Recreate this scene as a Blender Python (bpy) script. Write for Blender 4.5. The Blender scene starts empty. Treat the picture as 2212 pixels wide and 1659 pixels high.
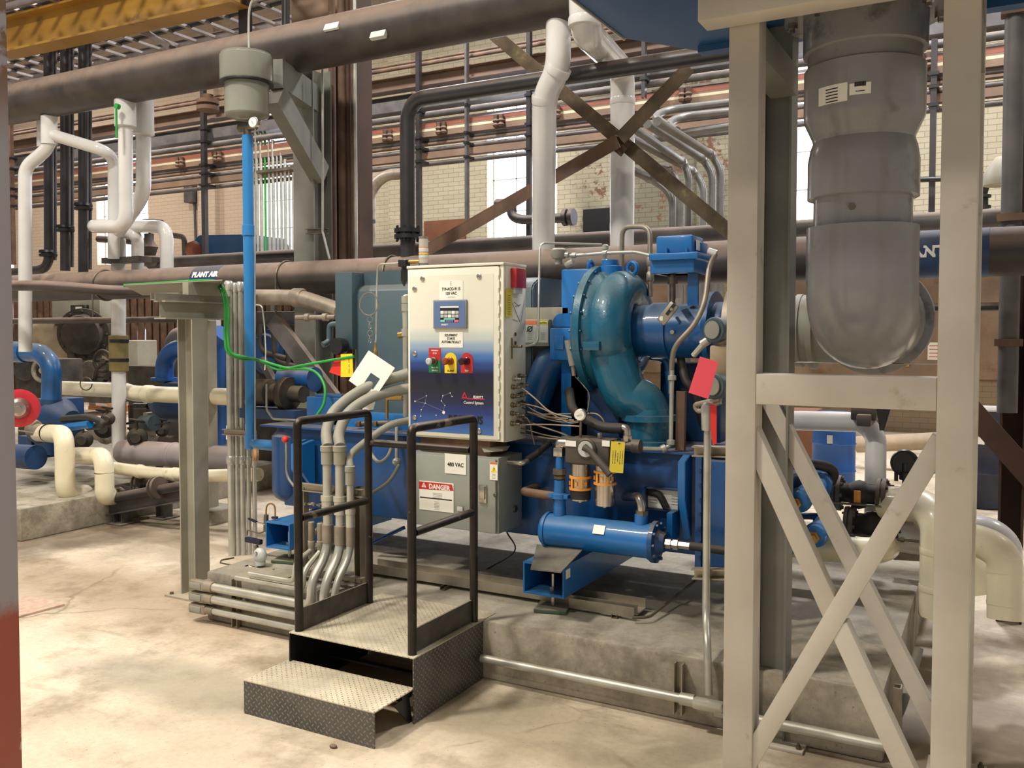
import bpy, bmesh, math, random
from math import sin, cos, tan, pi, radians, sqrt
from mathutils import Vector as V, Matrix
random.seed(11)
scn = bpy.context.scene

# ---------------------------------------------------------------- camera
F, CX, HOR, PITCH, YAW, EYE = 1940.0, 1106.0, 717.0, 2.2, 28.6, 1.65
CY = HOR + F * tan(radians(PITCH))
cd = bpy.data.cameras.new('camera')
cam = bpy.data.objects.new('camera', cd)
scn.collection.objects.link(cam)
cam.location = (0, 0, EYE)
cam.rotation_euler = (radians(90 - PITCH), 0, radians(YAW))
cd.sensor_width = 36.0
cd.lens = F / 2212 * 36
cd.shift_y = -(829.5 - CY) / 2212
cd.clip_start = 0.05
cd.clip_end = 200
scn.camera = cam
scn.view_settings.view_transform = 'Standard'
scn.view_settings.look = 'None'
scn.view_settings.gamma = 1
scn.view_settings.use_curve_mapping = False
scn.view_settings.exposure = 0.0
CR = cam.rotation_euler.to_matrix()
CO = V(cam.location)


def P(px, py, X=None, Y=None, z=None, d=None):
    """point of the place seen at photo position px, py, at a given X, Y, height or distance"""
    r = CR @ V(((px - CX) / F, -(py - CY) / F, -1))
    if Y is not None: t = Y / r.y
    elif X is not None: t = X / r.x
    elif z is not None: t = (z - EYE) / r.z
    else: t = d
    return CO + r * t


# ---------------------------------------------------------------- world and lamps
w = bpy.data.worlds.new('hall_light')
scn.world = w
w.use_nodes = True
bg = w.node_tree.nodes['Background']
bg.inputs[0].default_value = (1.0, 0.965, 0.93, 1)
bg.inputs[1].default_value = 0.40


def lamp(x, y, z, power, size=.8, col=(1, .94, .84), rot=(0, 0, 0)):
    l = bpy.data.lights.new('bay_and_fill_light', 'AREA')
    l.shape = 'DISK'; l.size = size; l.energy = power; l.color = col
    o = bpy.data.objects.new('bay_and_fill_light', l)
    o.location = (x, y, z); o.rotation_euler = rot
    scn.collection.objects.link(o)
    return o


lamp(-4.4, 0.6, 7.6, 520)
lamp(.6, 0.2, 8.2, 330)
lamp(-8.5, 2.5, 8.2, 300)
lamp(-3.0, -4, 8.2, 380)
lamp(-7, 9.6, 8.2, 520, col=(.96, .96, 1))  # added cool lamp, stands in for daylight from the windows
lamp(-1, 9.6, 8.2, 560, col=(.95, .95, 1))  # another added cool lamp, whitens the far floor as window daylight would
lamp(-14, 9.2, 8.2, 440, col=(1, .93, .88))
lamp(-20, 11, 8.2, 380, col=(1, .9, .84))
lamp(4, 9.6, 8.2, 380, col=(.96, .96, 1))  # added too, cool window daylight for the right end

# ---------------------------------------------------------------- materials
MATS = {}


def lin(c):
    return tuple((x / 255 / 12.92) if x / 255 <= .04045 else ((x / 255 + .055) / 1.055) ** 2.4 for x in c[:3]) + (1,)


class NT:
    def __init__(s, m):
        m.use_nodes = True
        s.t = m.node_tree; s.n = s.t.nodes; s.l = s.t.links
        s.b = s.n['Principled BSDF']

    def new(s, kind, **kw):
        n = s.n.new(kind)
        for k, v in kw.items():
            if k.startswith('i_'):
                k = k[2:]
                n.inputs[int(k) if k.isdigit() else k.replace('_', ' ')].default_value = v
            else: setattr(n, k, v)
        return n

    def k(s, a, b): s.l.new(a, b)

    def noise(s, vec, scale, detail=4, rough=.55):
        n = s.new('ShaderNodeTexNoise', i_Scale=scale, i_Detail=detail, i_Roughness=rough)
        s.k(vec, n.inputs['Vector']); return n.outputs['Fac']

    def ramp(s, fac, a, b, v0=0.0, v1=1.0):
        n = s.new('ShaderNodeMapRange', interpolation_type='SMOOTHSTEP')
        n.inputs[1].default_value = a; n.inputs[2].default_value = b
        n.inputs[3].default_value = v0; n.inputs[4].default_value = v1
        s.k(fac, n.inputs[0]); return n.outputs[0]

    def mix(s, fac, a, b, mode='MIX'):
        n = s.new('ShaderNodeMix', data_type='RGBA', blend_type=mode)
        for i, v in ((0, fac), (6, a), (7, b)):
            if isinstance(v, (int, float)): n.inputs[i].default_value = v
            elif isinstance(v, tuple): n.inputs[i].default_value = v
            else: s.k(v, n.inputs[i])
        return n.outputs[2]

    def math(s, op, a, b=0.0, c=0.0):
        n = s.new('ShaderNodeMath', operation=op)
        for i, v in enumerate((a, b, c)):
            if isinstance(v, (int, float)): n.inputs[i].default_value = v
            else: s.k(v, n.inputs[i])
        return n.outputs[0]


def mat(name, rgb, rough=.5, metal=0.0, var=.12, scale=5, dust=0.0, dcol=(150, 130, 112), wear=None, wt=(.58, .66),
        wscale=9, bump=0.0, bscale=60, coat=0.0, spec=.5):
    m = bpy.data.materials.new(name); MATS[name] = m
    t = NT(m); c = lin(rgb)
    co = t.new('ShaderNodeTexCoord').outputs['Object']
    n1 = t.noise(co, scale)
    dark = tuple(x * (1 - var * 1.6) for x in c[:3]) + (1,)
    lite = tuple(min(1, x * (1 + var)) for x in c[:3]) + (1,)
    col = t.mix(t.ramp(n1, .3, .7), dark, lite)
    if wear:
        n2 = t.noise(co, wscale, 6, .65)
        f = t.ramp(n2, wt[0], wt[1])
        col = t.mix(f, col, lin(wear))
    if dust > 0:
        lo_, hi_ = (-.1, .55) if 'black' in name else (.15, .85)
        g = t.new('ShaderNodeNewGeometry')
        sp = t.new('ShaderNodeSeparateXYZ'); t.k(g.outputs['Normal'], sp.inputs[0])
        up = t.ramp(sp.outputs[2], lo_, hi_)
        n3 = t.ramp(t.noise(co, 7, 5, .6), .25, .6, .55, 1)
        f = t.math('MULTIPLY', t.math('MULTIPLY', up, n3), dust)
        col = t.mix(f, col, lin(dcol))
        t.k(t.math('ADD', t.math('MULTIPLY', f, .45), rough), t.b.inputs['Roughness'])
    else: t.b.inputs['Roughness'].default_value = rough
    t.k(col, t.b.inputs['Base Color'])
    t.b.inputs['Metallic'].default_value = metal
    t.b.inputs['Specular IOR Level'].default_value = spec
    t.b.inputs['Coat Weight'].default_value = coat
    if bump:
        bn = t.new('ShaderNodeBump', i_Strength=bump, i_Distance=.004)
        t.k(t.noise(co, bscale, 4), bn.inputs['Height']); t.k(bn.outputs[0], t.b.inputs['Normal'])
    return m


def glow(name, rgb, s):
    m = bpy.data.materials.new(name); MATS[name] = m
    t = NT(m)
    t.b.inputs['Base Color'].default_value = (0, 0, 0, 1)
    t.b.inputs['Emission Color'].default_value = lin(rgb)
    t.b.inputs['Emission Strength'].default_value = s
    return m


mat('black_iron', (62, 55, 52), .42, 0, .25, 4, dust=.92, dcol=(132, 113, 100), wear=(72, 62, 56), wt=(.55, .75), wscale=3)
mat('black_pipe', (42, 40, 42), .3, 0, .2, 5, dust=.7, dcol=(104, 88, 76))
mat('grey_iron', (84, 80, 78), .5, 0, .2, 4, dust=.8, dcol=(150, 132, 118))
mat('rust_brown', (96, 72, 56), .7, 0, .25, 4, dust=.5, wear=(120, 92, 66), wt=(.5, .7), wscale=3)
mat('brown_beam', (104, 82, 66), .7, 0, .12, 2, dust=.4)
mat('olive_brown', (88, 74, 54), .75, 0, .3, 5, dust=.5, dcol=(140, 118, 94), wear=(128, 112, 78), wt=(.55, .68), wscale=5)
mat('yellow_paint', (158, 118, 44), .55, 0, .12, 2, wear=(120, 84, 40), wt=(.6, .75), wscale=3)
mat('white_pipe', (204, 202, 199), .12, 0, .05, 3, dust=.25, dcol=(170, 160, 146), coat=.3)
mat('cream_pipe', (232, 222, 190), .25, 0, .05, 3, dust=.3, dcol=(178, 164, 140), wear=(190, 174, 140), wt=(.62, .75), wscale=7, coat=.3)
mat('pvc_grey', (142, 142, 143), .2, 0, .08, 3, dust=.75, dcol=(146, 126, 108), wear=(98, 94, 98), wt=(.55, .7), wscale=4)
mat('lilac_pipe', (150, 142, 144), .45, 0, .08, 3, dust=.7, dcol=(160, 140, 126))
mat('pvc_pot', (132, 133, 122), .2, 0, .05, 3, dust=.3)
mat('tower_paint', (184, 177, 164), .45, 0, .06, 3, dust=.3, dcol=(196, 184, 160), wear=(158, 148, 128), wt=(.62, .72), wscale=5, bump=.15)
mat('column_grey', (114, 114, 106), .45, 0, .12, 3, dust=.4)
mat('post_grey', (150, 146, 130), .45, 0, .1, 3, dust=.6, dcol=(184, 170, 142))
mat('dark_column', (78, 54, 42), .75, 0, .25, 2, wear=(70, 48, 38), wt=(.45, .6), wscale=2)
mat('skid_blue', (13, 68, 122), .38, 0, .14, 3, dust=.75, dcol=(122, 112, 102), coat=.1)
mat('deep_blue', (18, 56, 98), .45, 0, .2, 3, dust=.5, dcol=(84, 84, 88))
mat('bright_blue', (22, 106, 176), .32, 0, .08, 4, dust=.6, dcol=(70, 112, 140), coat=.2)
mat('pipe_blue', (44, 122, 184), .3, 0, .06, 3, dust=.2, coat=.2)
mat('volute_teal', (26, 96, 124), .3, 0, .1, 5, dust=.75, dcol=(78, 104, 106), bump=.5, bscale=40, coat=.3)
mat('inlet_blue', (24, 84, 140), .3, 0, .08, 5, dust=.9, dcol=(72, 88, 102), coat=.2)
mat('hopper_blue', (30, 76, 122), .5, 0, .06, 2)
mat('motor_grey', (66, 84, 92), .4, 0, .06, 3, dust=.35, dcol=(124, 124, 112))
mat('panel_cream', (228, 226, 208), .35, 0, .02, 3, dust=.3, dcol=(238, 232, 208))
mat('box_grey', (150, 154, 144), .35, 0, .03, 3)
mat('conduit', (186, 185, 174), .28, .5, .12, 6, dust=.45, dcol=(178, 168, 146))
mat('dull_conduit', (116, 114, 110), .35, .3, .12, 6, dust=.4, dcol=(140, 134, 126))
mat('conduit_old', (150, 140, 126), .45, .5, .2, 6, dust=.5, dcol=(150, 132, 112))
mat('flex_grey', (138, 138, 128), .5, 0, .06, 5, dust=.4, dcol=(168, 156, 132))
mat('steel', (188, 182, 172), .25, .95, .08, 8, dust=.3)
mat('dull_steel', (120, 112, 98), .45, .8, .2, 8, dust=.5, dcol=(128, 112, 90))
mat('brass', (176, 140, 76), .35, .9, .1, 8)
mat('rail_steel', (48, 43, 40), .32, .55, .25, 8, dust=.45, dcol=(120, 106, 86), wear=(132, 118, 98), wt=(.6, .66), wscale=7)
mat('plate_steel', (84, 80, 76), .45, .6, .2, 10, dust=.5, dcol=(190, 172, 144))
mat('rubber', (38, 36, 36), .55, 0, .15, 8, dust=.5, dcol=(96, 86, 76))
mat('rubber_mat', (110, 104, 92), .8, 0, .15, 8)
mat('black_plastic', (26, 26, 28), .4, 0, .1, 8)
mat('filter_head', (82, 76, 70), .5, .2, .1, 8, dust=.3)
mat('orange_band', (236, 158, 62), .4, 0, .03, 8)
mat('white_label', (240, 238, 226), .5, 0, .02, 8)
mat('grey_label', (190, 192, 188), .4, 0, .04, 8)
mat('label_ink', (70, 70, 68), .6, 0, 0, 8)
mat('ink', (28, 28, 28), .5, 0, 0, 8)
mat('panel_navy', (18, 20, 48), .5, 0, 0, 8)
mat('tag_yellow', (226, 206, 60), .5, 0, .04, 8)
mat('tag_mustard', (200, 180, 50), .5, 0, .05, 8)
mat('tag_pink', (232, 78, 94), .5, 0, .03, 8)
mat('tag_red', (222, 50, 42), .5, 0, .03, 8)
mat('sign_red', (196, 44, 44), .45, 0, .03, 8)
mat('sign_green', (20, 118, 66), .45, 0, .03, 8)
mat('sign_yellow', (244, 216, 40), .45, 0, .03, 8)
mat('beacon_red', (170, 36, 48), .3, 0, .05, 8)
mat('cable_green', (44, 150, 62), .35, 0, .06, 8)
mat('pad_green', (74, 100, 76), .6, 0, .2, 12, dust=.8, dcol=(150, 136, 112))
mat('drum_blue', (28, 82, 150), .45, 0, .1, 3)
mat('drum_dark', (34, 38, 58), .4, 0, .1, 3)
mat('handwheel_red', (196, 44, 56), .35, 0, .08, 4)
mat('tape_olive', (120, 106, 60), .6, 0, .15, 5)
mat('strut', (160, 152, 136), .4, .7, .12, 6, dust=.5, dcol=(178, 162, 136))
mat('cable_tray', (150, 142, 140), .35, .7, .15, 4, dust=.2)
mat('rail_orange', (132, 74, 54), .6, 0, .12, 2)
mat('rail_cream', (196, 182, 150), .6, 0, .08, 2)
mat('rail_tan', (122, 98, 78), .7, 0, .12, 2)
mat('wood', (176, 136, 92), .7, 0, .12, 6)
mat('board_brown', (128, 82, 56), .75, 0, .12, 2)
mat('wall_board', (146, 124, 104), .8, 0, .2, 1.2, wear=(122, 90, 70), wt=(.5, .66), wscale=1.5)
mat('orange_paint', (226, 140, 70), .5, 0, .08, 5)
mat('engine_dark', (64, 58, 50), .6, .3, .3, 6, dust=.7, dcol=(120, 104, 84))
mat('engine_tan', (166, 148, 120), .6, 0, .15, 4, dust=.3)
mat('screen_white', (238, 240, 246), .4, 0, 0, 8)
mat('bezel_blue', (96, 118, 160), .4, 0, .03, 8)
mat('bezel_grey', (134, 136, 140), .4, 0, .03, 8)
mat('screen_mint', (130, 214, 190), .4, 0, 0, 8)
mat('screen_rose', (222, 110, 130), .4, 0, 0, 8)
mat('hazard_orange', (214, 110, 60), .5, 0, 0, 8)
mat('lens_amber', (150, 62, 34), .2, 0, .1, 8)
mat('lens_dark', (60, 26, 30), .2, 0, .1, 8)
mat('cloth_pink', (200, 172, 152), .9, 0, .12, 18, wear=(176, 144, 122), wt=(.5, .7), wscale=20)
mat('logo_red', (190, 40, 56), .5, 0, 0, 8)
mat('band_blue', (40, 66, 104), .5, 0, .25, 6, dust=.5, dcol=(110, 98, 90))
glow('daylight', (236, 240, 255), 7.0)
m = mat('clear_plastic', (206, 200, 186), .15, 0, .03, 8); m.node_tree.nodes['Principled BSDF'].inputs['Transmission Weight'].default_value = .35


def concrete(name, base, dark, lite, lav=None, crack=True, green=False):
    m = bpy.data.materials.new(name); MATS[name] = m
    t = NT(m)
    co = t.new('ShaderNodeTexCoord').outputs['Object']
    big = t.noise(co, .55, 5, .6); mid = t.noise(co, 2.3, 7, .68); fine = t.noise(co, 34, 5, .7)
    col = t.mix(t.ramp(big, .4, .62), lin(base), lin(lite))
    col = t.mix(t.ramp(mid, .46, .7, 0, .8), col, lin(dark))
    m2 = t.new('ShaderNodeMapping'); m2.inputs['Scale'].default_value = (1.4, 5, 5); m2.inputs['Rotation'].default_value = (0, 0, .35)
    t.k(co, m2.inputs[0])
    st = t.noise(m2.outputs[0], 1.1, 7, .7)
    col = t.mix(t.ramp(st, .56, .72, 0, .45), col, lin((128, 116, 92) if not green else (98, 96, 70)))
    col = t.mix(t.ramp(fine, .3, .75, 0, .28), col, lin(dark))
    if not green:
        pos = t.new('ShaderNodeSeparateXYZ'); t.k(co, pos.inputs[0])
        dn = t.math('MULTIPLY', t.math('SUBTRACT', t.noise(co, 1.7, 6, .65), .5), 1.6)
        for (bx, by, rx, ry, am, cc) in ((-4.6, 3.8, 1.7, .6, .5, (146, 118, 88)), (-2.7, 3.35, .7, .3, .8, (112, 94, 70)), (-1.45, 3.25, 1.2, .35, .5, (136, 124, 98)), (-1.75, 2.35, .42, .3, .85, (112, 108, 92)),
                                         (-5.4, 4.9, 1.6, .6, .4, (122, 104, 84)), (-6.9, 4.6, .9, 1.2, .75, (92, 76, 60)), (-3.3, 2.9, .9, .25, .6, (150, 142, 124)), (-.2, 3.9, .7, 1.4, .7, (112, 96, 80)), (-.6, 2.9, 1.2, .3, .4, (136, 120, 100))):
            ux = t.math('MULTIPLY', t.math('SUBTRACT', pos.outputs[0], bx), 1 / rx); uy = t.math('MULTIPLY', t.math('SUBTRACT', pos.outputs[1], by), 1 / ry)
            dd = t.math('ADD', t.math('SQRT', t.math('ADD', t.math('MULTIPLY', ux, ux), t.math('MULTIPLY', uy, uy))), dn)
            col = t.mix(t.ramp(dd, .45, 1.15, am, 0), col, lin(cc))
    sp = t.noise(co, 60, 2, .5)
    col = t.mix(t.ramp(sp, .68, .74, 0, .5), col, lin((96, 84, 70)))
    if crack:
        wv = t.new('ShaderNodeTexVoronoi', feature='DISTANCE_TO_EDGE', i_Scale=.42)
        vv = t.new('ShaderNodeVectorMath', operation='ADD')
        nn = t.new('ShaderNodeTexNoise', i_Scale=2.2, i_Detail=6.0); t.k(co, nn.inputs['Vector'])
        sc = t.new('ShaderNodeVectorMath', operation='SCALE'); t.k(nn.outputs['Color'], sc.inputs[0]); sc.inputs['Scale'].default_value = .35
        t.k(co, vv.inputs[0]); t.k(sc.outputs[0], vv.inputs[1]); t.k(vv.outputs[0], wv.inputs['Vector'])
        f = t.ramp(wv.outputs['Distance'], .0, .007, .55, 0)
        f = t.math('MULTIPLY', f, t.ramp(t.noise(co, 1.3), .45, .6))
        col = t.mix(f, col, lin((120, 100, 76)))
    t.k(col, t.b.inputs['Base Color'])
    t.b.inputs['Roughness'].default_value = .62 if not green else .85
    bn = t.new('ShaderNodeBump', i_Strength=.5, i_Distance=.006)
    t.k(mid, bn.inputs['Height']); t.k(bn.outputs[0], t.b.inputs['Normal'])
    return m


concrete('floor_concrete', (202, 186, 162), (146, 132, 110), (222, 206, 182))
concrete('pad_concrete', (152, 144, 128), (98, 92, 80), (178, 168, 148), crack=False, green=True)


def brick_mat():
    m = bpy.data.materials.new('painted_brick'); MATS['painted_brick'] = m
    t = NT(m)
    co = t.new('ShaderNodeTexCoord').outputs['Object']
    sp = t.new('ShaderNodeSeparateXYZ'); t.k(co, sp.inputs[0])
    cb = t.new('ShaderNodeCombineXYZ'); t.k(sp.outputs[0], cb.inputs[0]); t.k(sp.outputs[2], cb.inputs[1])
    br = t.new('ShaderNodeTexBrick', i_Scale=1.0)
    for k, v in (('Color1', lin((198, 190, 164))), ('Color2', lin((190, 181, 154))), ('Mortar', lin((156, 146, 122))),
                 ('Mortar Size', .006), ('Brick Width', .24), ('Row Height', .085), ('Mortar Smooth', .5)): br.inputs[k].default_value = v
    t.k(cb.outputs[0], br.inputs['Vector'])
    col = br.outputs['Color']
    # peeled and greyed paint on one bay
    bay = t.math('MULTIPLY', t.ramp(sp.outputs[0], -7.2, -6.4), t.ramp(sp.outputs[0], -2.9, -2.3, 1, 0))
    gn = t.noise(co, .7, 3)
    col = t.mix(t.math('MULTIPLY', bay, t.ramp(gn, .3, .55, .35, .95)), col, lin((158, 160, 156)), 'MULTIPLY')
    pn = t.noise(co, 3.2, 8, .75)
    col = t.mix(t.math('MULTIPLY', bay, t.ramp(pn, .54, .58)), col, lin((112, 80, 62)))
    col = t.mix(t.ramp(sp.outputs[2], 1.0, 3.0, .75, 0), col, lin((126, 100, 76)))
    col = t.mix(t.ramp(sp.outputs[0], -15, -10, .5, 0), col, lin((196, 168, 148)))  # pinkish light on the far left wall, mixed into the brick colour
    t.k(col, t.b.inputs['Base Color']); t.b.inputs['Roughness'].default_value = .8
    bn = t.new('ShaderNodeBump', i_Strength=.4, i_Distance=.01)
    t.k(br.outputs['Fac'], bn.inputs['Height']); bn.invert = True; t.k(bn.outputs[0], t.b.inputs['Normal'])


brick_mat()


def tread_mat(name, ax, dusty, cell=.022):
    """raised diamond pattern: short lozenges turned alternately; ax = the two object axes the sheet lies in"""
    m = bpy.data.materials.new(name); MATS[name] = m
    t = NT(m)
    co = t.new('ShaderNodeTexCoord').outputs['Object']
    sp = t.new('ShaderNodeSeparateXYZ'); t.k(co, sp.inputs[0])
    u, v = (t.math('MULTIPLY', sp.outputs[a], 1 / cell) for a in ax)
    a = t.math('MULTIPLY', t.math('ADD', u, v), .7071); b = t.math('MULTIPLY', t.math('SUBTRACT', u, v), .7071)
    fa = t.math('SUBTRACT', t.math('FRACT', a), .5); fb = t.math('SUBTRACT', t.math('FRACT', b), .5)
    par = t.math('FLOORED_MODULO', t.math('ADD', t.math('FLOOR', a), t.math('FLOOR', b)), 2.0)
    def loz(p, q):
        r = t.math('ADD', t.math('POWER', t.math('ABSOLUTE', t.math('DIVIDE', p, LP)), 2.0), t.math('POWER', t.math('ABSOLUTE', t.math('DIVIDE', q, LQ)), 2.0))
        return t.ramp(r, .3, 1.1, 1, 0)
    LP, LQ = (.44, .15) if not dusty else (.3, .12)
    h = t.math('ADD', t.math('MULTIPLY', loz(fa, fb), t.math('SUBTRACT', 1.0, par)), t.math('MULTIPLY', loz(fb, fa), par))
    big = t.noise(co, 5, 5)
    base = t.mix(t.ramp(big, .3, .7), lin((80, 79, 79)), lin((100, 98, 96)))
    if dusty:
        d = t.ramp(t.noise(co, 3.4, 6, .7), .30, .62, .6, .97)
        base = t.mix(d, base, lin((206, 194, 168)))
        col = t.mix(t.math('MULTIPLY', h, t.ramp(t.noise(co, 4.2, 3), .4, .6, .25, .85)), base, lin((70, 64, 54)))
    else: col = t.mix(h, base, lin((138, 134, 128)))
    t.k(col, t.b.inputs['Base Color'])
    t.b.inputs['Metallic'].default_value = .25 if dusty else .55
    t.b.inputs['Roughness'].default_value = .7 if dusty else .42
    bn = t.new('ShaderNodeBump', i_Strength=.55, i_Distance=.003)
    t.k(h, bn.inputs['Height']); t.k(bn.outputs[0], t.b.inputs['Normal'])


tread_mat('tread_front', (0, 2), False, .021)
tread_mat('tread_side', (1, 2), False, .021)
tread_mat('tread_top', (0, 1), True, .021)


def door_graphic():
    """printed door overlay: cream above, night-sky blue below"""
    m = bpy.data.materials.new('door_graphic'); MATS['door_graphic'] = m
    t = NT(m)
    co = t.new('ShaderNodeTexCoord').outputs['Object']
    sp = t.new('ShaderNodeSeparateXYZ'); t.k(co, sp.inputs[0])
    r = t.new('ShaderNodeValToRGB')
    r.color_ramp.interpolation = 'EASE'
    stops = [(0, (66, 108, 168)), (.08, (52, 84, 148)), (.14, (44, 56, 112)), (.2, (40, 42, 72)), (.28, (38, 38, 46)), (.36, (30, 32, 60)), (.42, (44, 70, 132)),
             (.47, (74, 116, 178)), (.53, (146, 168, 194)), (.59, (196, 204, 198)), (.66, (226, 224, 208)), (1, (228, 226, 208))]
    e = r.color_ramp.elements
    e[0].position = 0; e[0].color = lin(stops[0][1]); e[1].position = 1; e[1].color = lin(stops[-1][1])
    for p_, c_ in stops[1:-1]: q = e.new(p_); q.color = lin(c_)
    t.k(t.math('MULTIPLY', sp.outputs[2], 1 / .86), r.inputs[0])
    t.k(r.outputs[0], t.b.inputs['Base Color']); t.b.inputs['Roughness'].default_value = .3


door_graphic()


def column_paint():
    m = bpy.data.materials.new('old_column_paint'); MATS['old_column_paint'] = m
    t = NT(m)
    co = t.new('ShaderNodeTexCoord').outputs['Object']
    sp = t.new('ShaderNodeSeparateXYZ'); t.k(co, sp.inputs[0])
    n = t.noise(co, 7, 6, .7)
    h = t.math('ADD', sp.outputs[2], t.math('MULTIPLY', n, .18))
    col = t.mix(t.ramp(h, 1.25, 1.29), lin((150, 72, 58)), lin((146, 142, 148)))
    col = t.mix(t.math('MULTIPLY', t.ramp(h, 1.32, 1.24), t.ramp(t.noise(co, 9, 5), .58, .62)), col, lin((196, 168, 156)))
    col = t.mix(t.math('MULTIPLY', t.ramp(sp.outputs[2], 1.95, 2.1), t.ramp(t.noise(co, 8, 7, .7), .42, .5)), col, lin((112, 86, 68)))
    t.k(col, t.b.inputs['Base Color']); t.b.inputs['Roughness'].default_value = .5


column_paint()


# ---------------------------------------------------------------- mesh building
def perp(d):
    d = V(d).normalized()
    a = V((0, 0, 1)) if abs(d.z) < .9 else V((0, 1, 0))
    x = a.cross(d).normalized()
    return x, d.cross(x).normalized()


def fillet(pts, b, n=7):
    pts = [V(p) for p in pts]
    if b <= 0 or len(pts) < 3: return pts
    out = [pts[0]]
    for i in range(1, len(pts) - 1):
        p0, p1, p2 = pts[i - 1], pts[i], pts[i + 1]
        d0, d1 = (p0 - p1), (p2 - p1)
        t = min(b, d0.length * .49, d1.length * .49)
        a, c = p1 + d0.normalized() * t, p1 + d1.normalized() * t
        if d0.normalized().dot(-d1.normalized()) > .999: out.append(p1); continue
        for k in range(n + 1):
            s = k / n
            out.append(a * (1 - s) ** 2 * 1 + p1 * 2 * s * (1 - s) + c * s * s)
    out.append(pts[-1])
    return out


def smooth_path(pts, n=6):
    pts = [V(p) for p in pts]; out = []
    q = [pts[0] * 2 - pts[1]] + pts + [pts[-1] * 2 - pts[-2]]
    for i in range(1, len(q) - 2):
        for k in range(n):
            s = k / n
            out.append(.5 * ((2 * q[i]) + (-q[i - 1] + q[i + 1]) * s + (2 * q[i - 1] - 5 * q[i] + 4 * q[i + 1] - q[i + 2]) * s * s
                             + (-q[i - 1] + 3 * q[i] - 3 * q[i + 1] + q[i + 2]) * s ** 3))
    out.append(pts[-1])
    return out


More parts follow.
